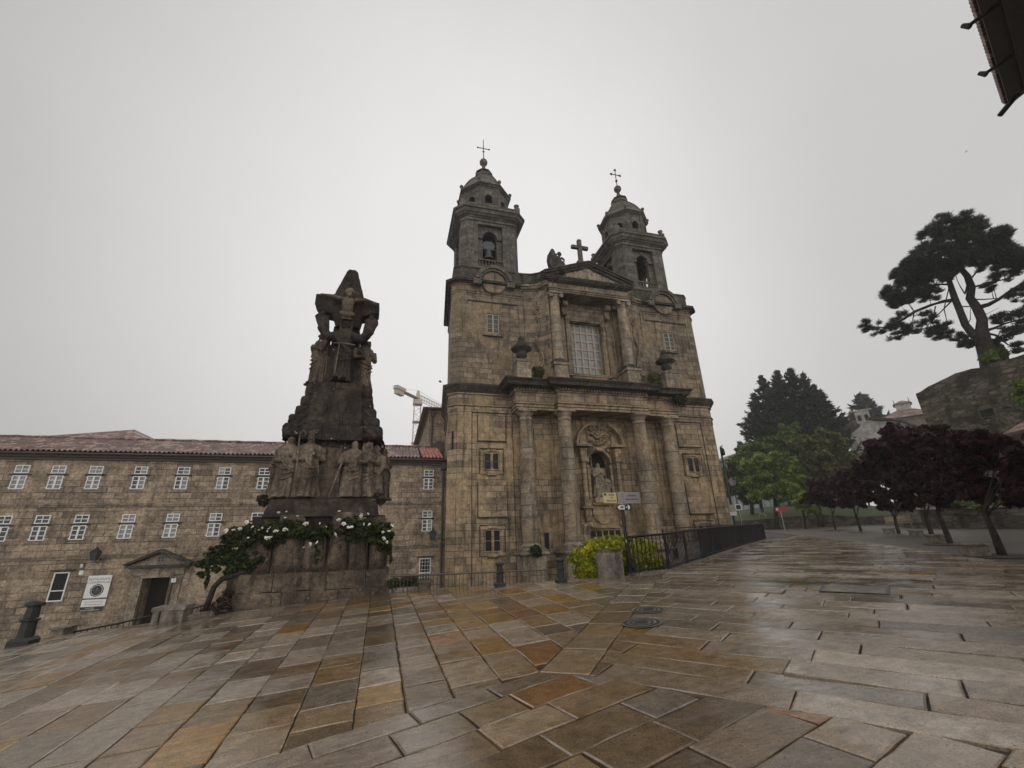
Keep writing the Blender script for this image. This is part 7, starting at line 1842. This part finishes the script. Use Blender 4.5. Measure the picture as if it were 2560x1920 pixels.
    # needles: tufts of fine blades radiating from the twig ends
    rng = random.Random(8); npr = np.random.default_rng(8); TC = []; twigs = MB(); S = []
    for pts, r in BR:
        for (x0, y0), (x1, y1) in zip(pts, pts[1:]):
            for k in range(6): S.append(A(x0 + (x1 - x0) * k / 6, y0 + (y1 - y0) * k / 6))
    for lst, sub, spread in ((dense, 26, .95), (sparse, 10, 1.0)):
        for x, y, r in lst:
            c0 = None
            for q in range(sub):
                a = rng.uniform(0, 2 * PI); rr_ = r * math.sqrt(rng.random()) * spread; xx, yy = x + rr_ * math.cos(a), y + rr_ * math.sin(a) * .9; c = A(xx, yy, rng.uniform(-1, 1) * r * .022); s = px_scale(c)
                near = min(S, key=lambda v: (v - c).length_squared)
                if q % (3 if lst is sparse else 6) == 0: twigs.tube([near, (near + c) / 2 + Vector((0, 0, rng.uniform(-.1, .25))), c], [.035, .022, .01], 4, cap=False)
                n_ = 9 if lst is dense else 6; k = r * .24 * .2653 / s
                for _ in range(n_):
                    d = Vector((rng.gauss(0, 1), rng.gauss(0, 1), rng.gauss(0, .7))); TC.append(tuple(c + d * k * .5))
    twigs.build('twigs', 'bark', t)
    TC = np.array(TC); nb = 22; P = np.repeat(TC, nb, 0); n = len(P)
    d = npr.normal(size=(n, 3)); d[:, 2] = np.abs(d[:, 2]) * .9 + .25; d /= np.linalg.norm(d, axis=1)[:, None]
    w = np.cross(d, npr.normal(size=(n, 3))); w /= np.linalg.norm(w, axis=1)[:, None]; L = (.26 + .16 * npr.random(n))[:, None]
    V = np.stack([P - w * .013, P + w * .013, P + d * L + w * .009, P + d * L - w * .009], 1).reshape(-1, 3)
    quad_mesh('crown', V, 'pine', t, (0, 0, 0), npr.random(n))
pine()
def small_green():
    o = thing('cypress', tuple(at_d(2495, 890, 53)), 'narrow dark cypress standing right beside the pine trunk', 'tree'); C, R = px_clumps([(2490, 865, 7, 16), (2497, 880, 9, 16), (2504, 890, 9, 12)], 53, .2); leaf_cloud('crown', C, R, 2500, .16, 'leaf_green', o, 4); MB().tube([at_d(2500, 905, 53), at_d(2489, 850, 53)], [.12, .03], 6).build('trunk', 'bark', o)
    o = thing('bush', tuple(at_d(2474, 905, 51)), 'light green bush round the foot of the pine', 'bush'); C, R = px_clumps([(2465, 893, 12, 8), (2478, 888, 10, 10), (2456, 895, 7, 6)], 51, .3); leaf_cloud('foliage', C, R, 1800, .16, 'leaf_bright', o, 6)
    o = thing('ivy', tuple(at_d(2550, 980, 47)), 'fresh green creeper on the right end of the rubble wall', 'creeper'); C, R = px_clumps([(2553, 960, 12, 10), (2550, 985, 10, 14), (2558, 1000, 10, 12), (2565, 970, 12, 16)], 47.0, .3); leaf_cloud('foliage', C, R, 2500, .2, 'leaf_bright', o, 7)
    # shrubs along the garden wall
    g = 'shrubs over the garden wall'
    for i, (cl, m, lab) in enumerate((([(2375, 1262, 16, 8), (2395, 1258, 16, 9), (2420, 1262, 16, 8)], 'leaf_mixed', 'grey green shrub over the middle of the garden wall'), ([(2470, 1262, 22, 11), (2495, 1262, 18, 10), (2445, 1266, 12, 8)], 'leaf_green', 'round green shrub over the garden wall near the drainpipe'), ([(2560, 1258, 20, 12), (2545, 1265, 12, 8)], 'leaf_green', 'dark shrub over the garden wall at the right edge'))):
        d = 41 - i * 1.6; C, R = px_clumps(cl, d, .3, i); o = thing('garden_shrub', C[0], lab, 'shrub', g); leaf_cloud('foliage', C, R, 2200, .14, m, o, 60 + i)
small_green()
def golden():
    rng = random.Random(3); C, R = [], []
    base = at_y(1540, 1448, 12.0)
    t = thing('golden_conifer', (base.x, base.y, -2.2), 'rounded golden yellow dwarf conifer behind the stone pillar', 'shrub')
    for i in range(190):      # small upswept sprays over a low dome
        a = rng.uniform(0, 2 * PI); u = rng.random() ** .5; px = 1544 + 112 * u * math.cos(a); py = 1406 + 60 * u * math.sin(a)
        hgt = math.sqrt(max(0, 1 - u * u)); p = at_y(px, min(py, 1452), 12.35 - .75 * hgt + rng.uniform(-.06, .06)); C.append(tuple(p)); k = rng.uniform(.10, .2); R.append((k, k, k * .8))
    leaf_cloud('foliage', C, R, 60000, .045, 'golden', t, 12, 2.4, hang=-.5, shell=.5)
    core = MB(); c = at_y(1542, 1420, 12.75); core.ball(tuple(c), .98, .58, 20, 14, .45); core.roughen(.08, 3); core.build('inner_branches', 'rose_leaf', t)
    C, R = [], []
    for px, py, r in ((985, 1458, .16), (1005, 1462, .16), (1020, 1452, .2), (1040, 1458, .16), (1035, 1470, .14), (995, 1475, .14), (1060, 1462, .08)): p = at_y(px, py, 13.9); C.append(tuple(p)); R.append((r, r, r * .7))
    o = thing('low_juniper', C[0], 'low dark green juniper between the monument and the mossy block', 'shrub'); leaf_cloud('foliage', C, R, 5000, .05, 'rose_leaf', o, 33, 2.2)
golden()
def weeds():
    rng = random.Random(6)
    # plants rooted in the ledges of the church
    for x, y, z, r, m, lab in ((10.35, Y0 - .9, 12.3, .35, 'leaf_mixed', 'weeds growing behind the left urn on the portico'), (20.6, Y0 - .9, 12.5, .5, 'leaf_mixed', 'weeds growing beside the right urn on the portico'), (9.2, Y0 - 1.7, -.55, .3, 'rose_leaf', 'small ferns on the base of the left outer column'), (12.6, Y0 - 1.9, 20.9, .12, 'twig', 'dry weeds on the left tip of the pediment'), (21.9, Y0 - 1.9, 10.4, .4, 'rose_leaf', 'dark creeper hanging at the right end of the portico cornice')):
        o = leaf_cloud('ledge_weeds', [(x, y, z), (x + r * .6, y, z - r * .4), (x - r * .4, y, z + r * .2)], [r, r * .8, r * .6], 900, .11, m, None, int(z * 7 + 60), 2.5, base=(x, y, z)); tag(o, lab, 'weeds')
weeds()
# ------------------------------------------------------------------ buildings and walls on the right
def right_side():
    UP = Vector((0, 0, 1))
    # rubble wall that carries the pine
    c0 = at_d(2283, 969, 52.0); c1 = at_d(2560, 883, 48.4); zt = c0.z
    t = thing('rubble_wall', (c0.x, c0.y, 0), 'tall old rubble stone wall with a small window under the pine', 'wall')
    d = Vector((c1.x - c0.x, c1.y - c0.y, 0)).normalized(); n = Vector((-d.y, d.x, 0));  n = n if n.x > 0 else -n
    L = 22.0; m = MB(); vs = []; N = 40; rr = random.Random(4)
    prof = [(0, -1.2), (0, .25), (.6, .35), (.9, 1.0)]
    for i in range(N + 1):
        u = L * i / N; top = zt + (-.0 if i > 2 else 0) + rr.uniform(-.12, .12) + (.0 if u > 2.2 else -.55 + .25 * u)
        p = Vector((c0.x, c0.y, 0)) + d * u; vs += [(p.x, p.y, -2), (p.x, p.y, top), (p.x + n.x * 1.2, p.y + n.y * 1.2, top), (p.x + n.x * 1.2, p.y + n.y * 1.2, -2)]
    m.add(vs, [(4 * i + a, 4 * i + a + 1, 4 * i + 5 + a, 4 * i + 4 + a) for i in range(N) for a in range(3)] + [(3, 2, 1, 0), (4 * N, 4 * N + 1, 4 * N + 2, 4 * N + 3)])
    m.build('masonry', 'rubble', t)
    q = Vector((c0.x, c0.y, 0)) + d * 6.0; w0 = at_d(2460, 1031, 49.5)
    p = Vector((w0.x, w0.y, w0.z)); p = Vector((c0.x, c0.y, 0)) + d * (Vector((p.x - c0.x, p.y - c0.y, 0)).dot(d)) - n * .03; p.z = w0.z
    m = MB(); m.obox(tuple(p), d, n, UP, .48, .05, .34); o = m.build('window', 'sandstone', t); m = MB(); m.obox(tuple(p - n * .03), d, n, UP, .43, .05, .29); m.build('pane', 'glass', o)
    # earth terrace behind the wall, where the pine stands
    m = MB(); a = Vector((c0.x, c0.y, zt - .25)) + n * 1.1 + d * .5; b = a + d * 30; vs = [a, b, b + n * 60, a + n * 60]; m.add([tuple(v) for v in vs] + [(v.x, v.y, -2) for v in vs], [(0, 1, 2, 3), (0, 4, 5, 1), (3, 2, 6, 7), (0, 3, 7, 4)]); tag(m.build('terrace', 'grass'), kind='structure')
    # house at the right edge with a zinc drainpipe
    e0 = at_d(2527, 1088, 43.0); hz = e0.z; h = thing('side_house', (e0.x, e0.y, 0), 'grey stone house with a zinc drainpipe behind the copper trees at the right edge', 'house')
    dd = Vector((-.25, -1, 0)).normalized(); nn = Vector((1, -.25, 0)).normalized()
    o = Vector((e0.x + .3, e0.y - .2, 0)); m = MB(); vs = [o, o + dd * 12, o + dd * 12 + nn * 7, o + nn * 7]; m.frustum([(v.x, v.y) for v in vs], -2, [(v.x, v.y) for v in vs], hz); m.build('wall', 'sandstone', h)
    m = MB(); r0_ = o - dd * .5 - nn * .5; r1_ = o + dd * 12.5 - nn * .5; a, b, c, e = r0_, r1_, r1_ + nn * 4.2, r0_ + nn * 4.2
    m.add([(a.x, a.y, hz), (b.x, b.y, hz), (c.x, c.y, hz + 1.9), (e.x, e.y, hz + 1.9), (a.x, a.y, hz + .15), (b.x, b.y, hz + .15), (c.x, c.y, hz + 2.05), (e.x, e.y, hz + 2.05)], [(3, 2, 1, 0), (4, 5, 6, 7), (0, 1, 5, 4), (1, 2, 6, 5), (2, 3, 7, 6), (3, 0, 4, 7)]); m.build('roof', 'tiles', h)
    for px in (2519, 2530):
        q = at_d(px, 1140, 42.6); MB().tube([(q.x, q.y, hz), (q.x, q.y, -1)], .075, 8).build('drainpipe', 'zinc', h)
    q = at_d(2528, 1200, 42.8); m = MB(); m.obox(tuple(q), dd, nn, UP, .5, .06, .9); w = m.build('window', 'white', h); m = MB(); m.obox(tuple(q - nn * .03), dd, nn, UP, .4, .06, .8); m.build('pane', 'glass', w)
    # low garden wall along the square
    pts = [at_d(2230, 1300, 62), at_d(2250, 1285, 50), at_d(2300, 1290, 44.5), at_d(2400, 1285, 41.5), at_d(2560, 1290, 36.5), at_d(2700, 1290, 33)]
    t = thing('garden_wall', (pts[1].x, pts[1].y, 0), 'low rubble garden wall with pale coping behind the copper tree trunks', 'wall'); m = MB(); cp = MB(); vs, v2 = [], []
    tops = [1285, 1268, 1274, 1272, 1270, 1270]
    for i, p in enumerate(pts):
        zt2 = at_d([2230, 2250, 2300, 2400, 2560, 2700][i], tops[i], math.hypot(p.x, p.y)).z; zt2 = max(zt2, 1.0); r = Vector((p.x, p.y, 0)).normalized() * .5
        vs += [(p.x, p.y, -1), (p.x, p.y, zt2), (p.x + r.x, p.y + r.y, zt2), (p.x + r.x, p.y + r.y, -1)]; r1_ = r * .2; v2 += [(p.x - r1_.x, p.y - r1_.y, zt2 + .003), (p.x - r1_.x, p.y - r1_.y, zt2 + .1), (p.x + r.x * 1.1, p.y + r.y * 1.1, zt2 + .1), (p.x + r.x * 1.1, p.y + r.y * 1.1, zt2 + .003)]
    fs = [(4 * i + a, 4 * i + a + 1, 4 * i + 5 + a, 4 * i + 4 + a) for i in range(len(pts) - 1) for a in range(3)] + [(3, 2, 1, 0)]
    m.add(vs, fs); m.build('masonry', 'rubble', t); cp.add(v2, fs); cp.build('coping', 'concrete', t)
    # bench by the wall
    p = ground_at(2252, 1322); bt = thing('park_bench', tuple(p), 'small bench with pale curved iron sides by the end of the garden wall', 'bench'); sx = Vector((p.y, -p.x, 0)).normalized(); fw = Vector((p.x, p.y, 0)).normalized()
    m = MB(); m.obox(tuple(p + UP * .45), sx, fw, UP, .8, .22, .03); m.build('seat', 'wood', bt); m = MB(); m.obox(tuple(p + UP * .75 + fw * .25), sx, fw, UP, .8, .03, .2); m.build('backrest', 'wood', bt)
    for s in (-1, 1): m = MB(); m.tube([p + sx * .7 * s - fw * .2, p + sx * .7 * s - fw * .18 + UP * .45, p + sx * .7 * s + fw * .24 + UP * .5, p + sx * .7 * s + fw * .28 + UP * .95], .03, 6); m.tube([p + sx * .7 * s + fw * .25, p + sx * .7 * s + fw * .22 + UP * .5], .03, 6); m.build('leg', 'plaster', bt)
    # grass bank behind a dark low wall, far side of the square
    b = [(1838, 1318), (1900, 1322), (1960, 1322), (2060, 1316), (2160, 1310), (2240, 1308)]; dist = [70, 72, 73, 74, 72, 68]
    w = thing('bank_wall', tuple(at_d(1900, 1322, 72)), 'dark low stone wall at the foot of the grass bank', 'wall'); m = MB(); vs = []
    tp = [1302, 1299, 1293, 1286, 1292, 1288]; tops_ = []
    for (x, y), D, ty in zip(b, dist, tp):
        p = at_d(x, y, D); q = at_d(x, ty, D); tops_.append(q); r = Vector((p.x, p.y, 0)).normalized() * .6; vs += [(p.x, p.y, p.z - 1.5), (p.x, p.y, q.z), (p.x + r.x, p.y + r.y, q.z), (p.x + r.x, p.y + r.y, p.z - 1.5)]
    m.add(vs, [(4 * i + a, 4 * i + a + 1, 4 * i + 5 + a, 4 * i + 4 + a) for i in range(len(b) - 1) for a in range(3)]); m.build('masonry', 'rubble', w)
    g = MB(); vs = []; rows = 8
    hi = [1276, 1268, 1262, 1250, 1262, 1270]; far = [95, 98, 100, 102, 98, 92]
    for j in range(rows + 1):
        u = j / rows
        for i, q in enumerate(tops_): f = at_d(b[i][0], hi[i], far[i]); v = q + (f - q) * u; vs.append((v.x, v.y, v.z - .06 + .1 * noise.noise(Vector((v.x * .3, v.y * .3, 0))) + .5 * math.sin(u * PI) * .3))
    nb = len(tops_); g.add(vs, [(j * nb + i, j * nb + i + 1, (j + 1) * nb + i + 1, (j + 1) * nb + i) for j in range(rows) for i in range(nb - 1)], True); tag(g.build('grass_bank', 'grass'), kind='structure')
    # glazed modern building behind the trees
    a, bb = at_d(1780, 1157, 112), at_d(1870, 1126, 100); gb = thing('modern_building', (a.x, a.y, 1), 'pale modern glazed building partly hidden behind the green trees', 'building')
    A, B = Vector((a.x, a.y, 0)), Vector((bb.x, bb.y, 0)); dv = (B - A).normalized(); nv = Vector((-dv.y, dv.x, 0)); B2 = A + dv * 19; z0, z1 = a.z, a.z + (bb.z - a.z) * 19 / (B - A).length
    vs = [(A.x, A.y, -1), (B2.x, B2.y, -1), (B2.x + nv.x * 12, B2.y + nv.y * 12, -1), (A.x + nv.x * 12, A.y + nv.y * 12, -1), (A.x, A.y, z0 - .5), (B2.x, B2.y, z0 - .5), (B2.x + nv.x * 12, B2.y + nv.y * 12, z0 - .5), (A.x + nv.x * 12, A.y + nv.y * 12, z0 - .5)]
    m = MB(); m.add(vs, [(3, 2, 1, 0), (4, 5, 6, 7), (0, 1, 5, 4), (1, 2, 6, 5), (2, 3, 7, 6), (3, 0, 4, 7)]); m.build('glazed_wall', 'frost', gb)
    m = MB()
    for i in range(12): p = A + dv * (19 * i / 11) - nv * .06; m.obox((p.x, p.y, z0 / 2 - .5), dv, nv, UP, .07, .06, z0 / 2)
    m.build('mullions', 'concrete', gb); m = MB(); c = A + dv * 9.5 + nv * 5.5; m.obox((c.x, c.y, z0 - .2), dv, nv, UP, 9.9, 6.4, .28); m.build('roof_slab', 'hazecrane', gb)
    # white gabled chapel with a bell-cote
    D = 95.0; P = lambda x, y: at_d(x, y, D); ch = thing('gabled_chapel', tuple(P(2150, 1130)), 'weathered white gabled chapel with a little bell gable behind the copper trees', 'chapel')
    f = Vector((P(2153, 1080).x, P(2153, 1080).y, 0)).normalized(); sd = Vector((f.y, -f.x, 0)); out = [(2133, 1200), (2127, 1085), (2150, 1065), (2172, 1050), (2250, 1054), (2290, 1070), (2290, 1200)]
    pts = [P(x, y) for x, y in out]; m = MB(); n_ = len(pts); vs = [tuple(p) for p in pts] + [tuple(p + f * 9) for p in pts]; m.add(vs, [tuple(range(n_)), tuple(range(2 * n_ - 1, n_ - 1, -1))] + [(i, n_ + i, n_ + (i + 1) % n_, (i + 1) % n_) for i in range(n_)]); m.build('wall', 'plaster', ch)
    m = MB()
    for a_, b_ in (((2124, 1087), (2150, 1064)), ((2172, 1049), (2250, 1053)), ((2250, 1053), (2293, 1070))):
        p, q = P(*a_), P(*b_); m.add([tuple(p - f * .5), tuple(q - f * .5), tuple(q - f * .5 + UP * .35), tuple(p - f * .5 + UP * .35), tuple(p + f * 9.5), tuple(q + f * 9.5), tuple(q + f * 9.5 + UP * .35), tuple(p + f * 9.5 + UP * .35)], [(0, 1, 2, 3), (7, 6, 5, 4), (3, 2, 6, 7), (0, 4, 5, 1), (1, 5, 6, 2), (0, 3, 7, 4)])
    m.build('roof', 'cornice', ch)
    m = MB(); c = P(2160, 1052); cc = Vector((c.x, c.y, 0)) + f * .3; TT = lambda u, w_, z: tuple(cc + sd * u + f * w_ + UP * z); zb = P(2160, 1062).z
    m.arch(TT, -1.0, 0, zb, zb + 2.5, -.5, .27, zb + 1.6, 0, .7, n=8); m.arch(TT, 0.002, 1.0, zb, zb + 2.5, .5, .27, zb + 1.6, 0, .7, n=8)
    p = cc + f * .45; m.obox((p.x, p.y, zb - .9), sd, f, UP, 1.35, .5, 1.0); m.obox((p.x, p.y, zb + 2.62), sd, f, UP, 1.5, .55, .11); m.obox((p.x, p.y, zb + .5), sd, f, UP, .96, .3, .3); m.build('bell_gable', 'plaster', ch)
    # small roof and lantern in the distance
    q = P(2270, 1045); q = at_d(2268, 1046, 130); t = thing('distant_building', (q.x, q.y, 0), 'small distant tiled building with a pale roof turret left of the rubble wall', 'building'); f2 = Vector((q.x, q.y, 0)).normalized(); s2 = Vector((f2.y, -f2.x, 0))
    m = MB(); m.obox((q.x, q.y, q.z / 2 - .5), s2, f2, UP, 4.5, 4, q.z / 2); m.build('wall', 'sandstone', t); z = q.z - .5; k = 5.2; c4 = [(q + s2 * a_ * k + f2 * b_ * k) for a_, b_ in ((-1, -1), (1, -1), (1, 1), (-1, 1))]; m = MB(); m.frustum([(v.x, v.y) for v in c4], z, [(q.x + (v.x - q.x) * .3, q.y + (v.y - q.y) * .3) for v in c4], z + 2.2); m.build('roof', 'tiles', t)
    m = MB(); m.obox((q.x, q.y, z + 2.9), s2, f2, UP, 1.3, 1.3, .8); m.build('turret', 'plaster', t); m = MB(); m.frustum([(q.x + (v.x - q.x) * .32, q.y + (v.y - q.y) * .32) for v in c4], z + 3.7, [(q.x + (v.x - q.x) * .05, q.y + (v.y - q.y) * .05) for v in c4], z + 4.6)
    for a_, b_ in ((-1, -1), (1, -1), (1, 1), (-1, 1)): p = q + s2 * a_ * 1.3 + f2 * b_ * 1.3; m.tube([(p.x, p.y, z + 3.6), (p.x, p.y, z + 5.0)], [.14, .03], 5)
    m.build('turret_roof', 'tiles', t)
    # house whose eaves hang over the top right corner
    S = 1.5; e0 = Vector((8.65 * S, 2.22 * S, 8.0 * S)); e1 = Vector((11.6 * S, 3.33 * S, 8.0 * S)); d = (e1 - e0).normalized(); n = Vector((d.y, -d.x, 0)); far_ = e1; near = e1 - d * 9.5
    t = thing('corner_house', (e1.x, e1.y, -1.2), 'house corner with dark toothed eaves and drain spouts overhanging the top right of the view', 'house')
    W0, W1 = near + n * .95, far_ - d * .35 + n * .95; m = MB(); c4 = [W0, W1, W1 + n * 5, W0 + n * 5]; c4 = c4 if area([(v.x, v.y) for v in c4]) > 0 else c4[::-1]; m.frustum([(v.x, v.y) for v in c4], -2, [(v.x, v.y) for v in c4], e0.z + .1); m.build('wall', 'plaster', t)
    m = MB(); a, b, c, e = near, far_, far_ + n * 4.5, near + n * 4.5; th = .12; rise = 1.6
    m.add([(a.x, a.y, e0.z), (b.x, b.y, e0.z), (c.x, c.y, e0.z + rise), (e.x, e.y, e0.z + rise), (a.x, a.y, e0.z + th), (b.x, b.y, e0.z + th), (c.x, c.y, e0.z + rise + th), (e.x, e.y, e0.z + rise + th)], [(3, 2, 1, 0), (4, 5, 6, 7), (0, 1, 5, 4), (1, 2, 6, 5), (2, 3, 7, 6), (3, 0, 4, 7)])
    m.obox(tuple((W0 + W1) / 2 - n * .3 + UP * .15), d, n, UP, (W1 - W0).length / 2 + .2, .3, .12)
    m.build('roof', 'rust', t)
    m = MB(); L = (far_ - near).length; k = 0
    while k * .155 < L:      # tile ends along the eaves
        p = near + d * (k * .155) + UP * .17; m.tube([p - n * .08, p + n * .6 + UP * .22], [.085, .085], 8); k += 1
    m.build('eaves_tiles', 'tiles', t)
    for px, py, tilt in ((2442, 52, .1), (2492, 168, .05)):
        u = (Vector((ray(px, py)[0], ray(px, py)[1], 0)) * (e0.z / ray(px, py)[2]) - near).dot(d); p = near + d * u + UP * .05
        m = MB(); m.tube([p + n * .3, p - n * .26 - UP * .03], [.05, .045], 8); m.tube([p - n * .22 - UP * .08, p - n * .33 + UP * .09], [.075, .05], 8); m.build('drain_spout', 'iron', t)
    p = far_ + UP * .05; m = MB(); m.tube([p - d * .25 + n * .2, p + d * .30 - n * .22], .075, 10); m.build('gutter_outlet', 'iron', t)
right_side()

# ------------------------------------------------------------------ damp air that pales the far things
def haze():
    m = bpy.data.materials.new('damp_air'); m.use_nodes = True; nt = m.node_tree; nt.nodes.clear()
    out = nt.nodes.new('ShaderNodeOutputMaterial'); v = nt.nodes.new('ShaderNodeVolumePrincipled')
    v.inputs['Color'].default_value = (.97, .96, .95, 1); v.inputs['Density'].default_value = .0007; v.inputs['Anisotropy'].default_value = .2
    nt.links.new(v.outputs[0], out.inputs['Volume'])
    o = MB().box(-650, 850, -220, 950, -9, 56).build('haze', m); tag(o, kind='stuff')
haze()
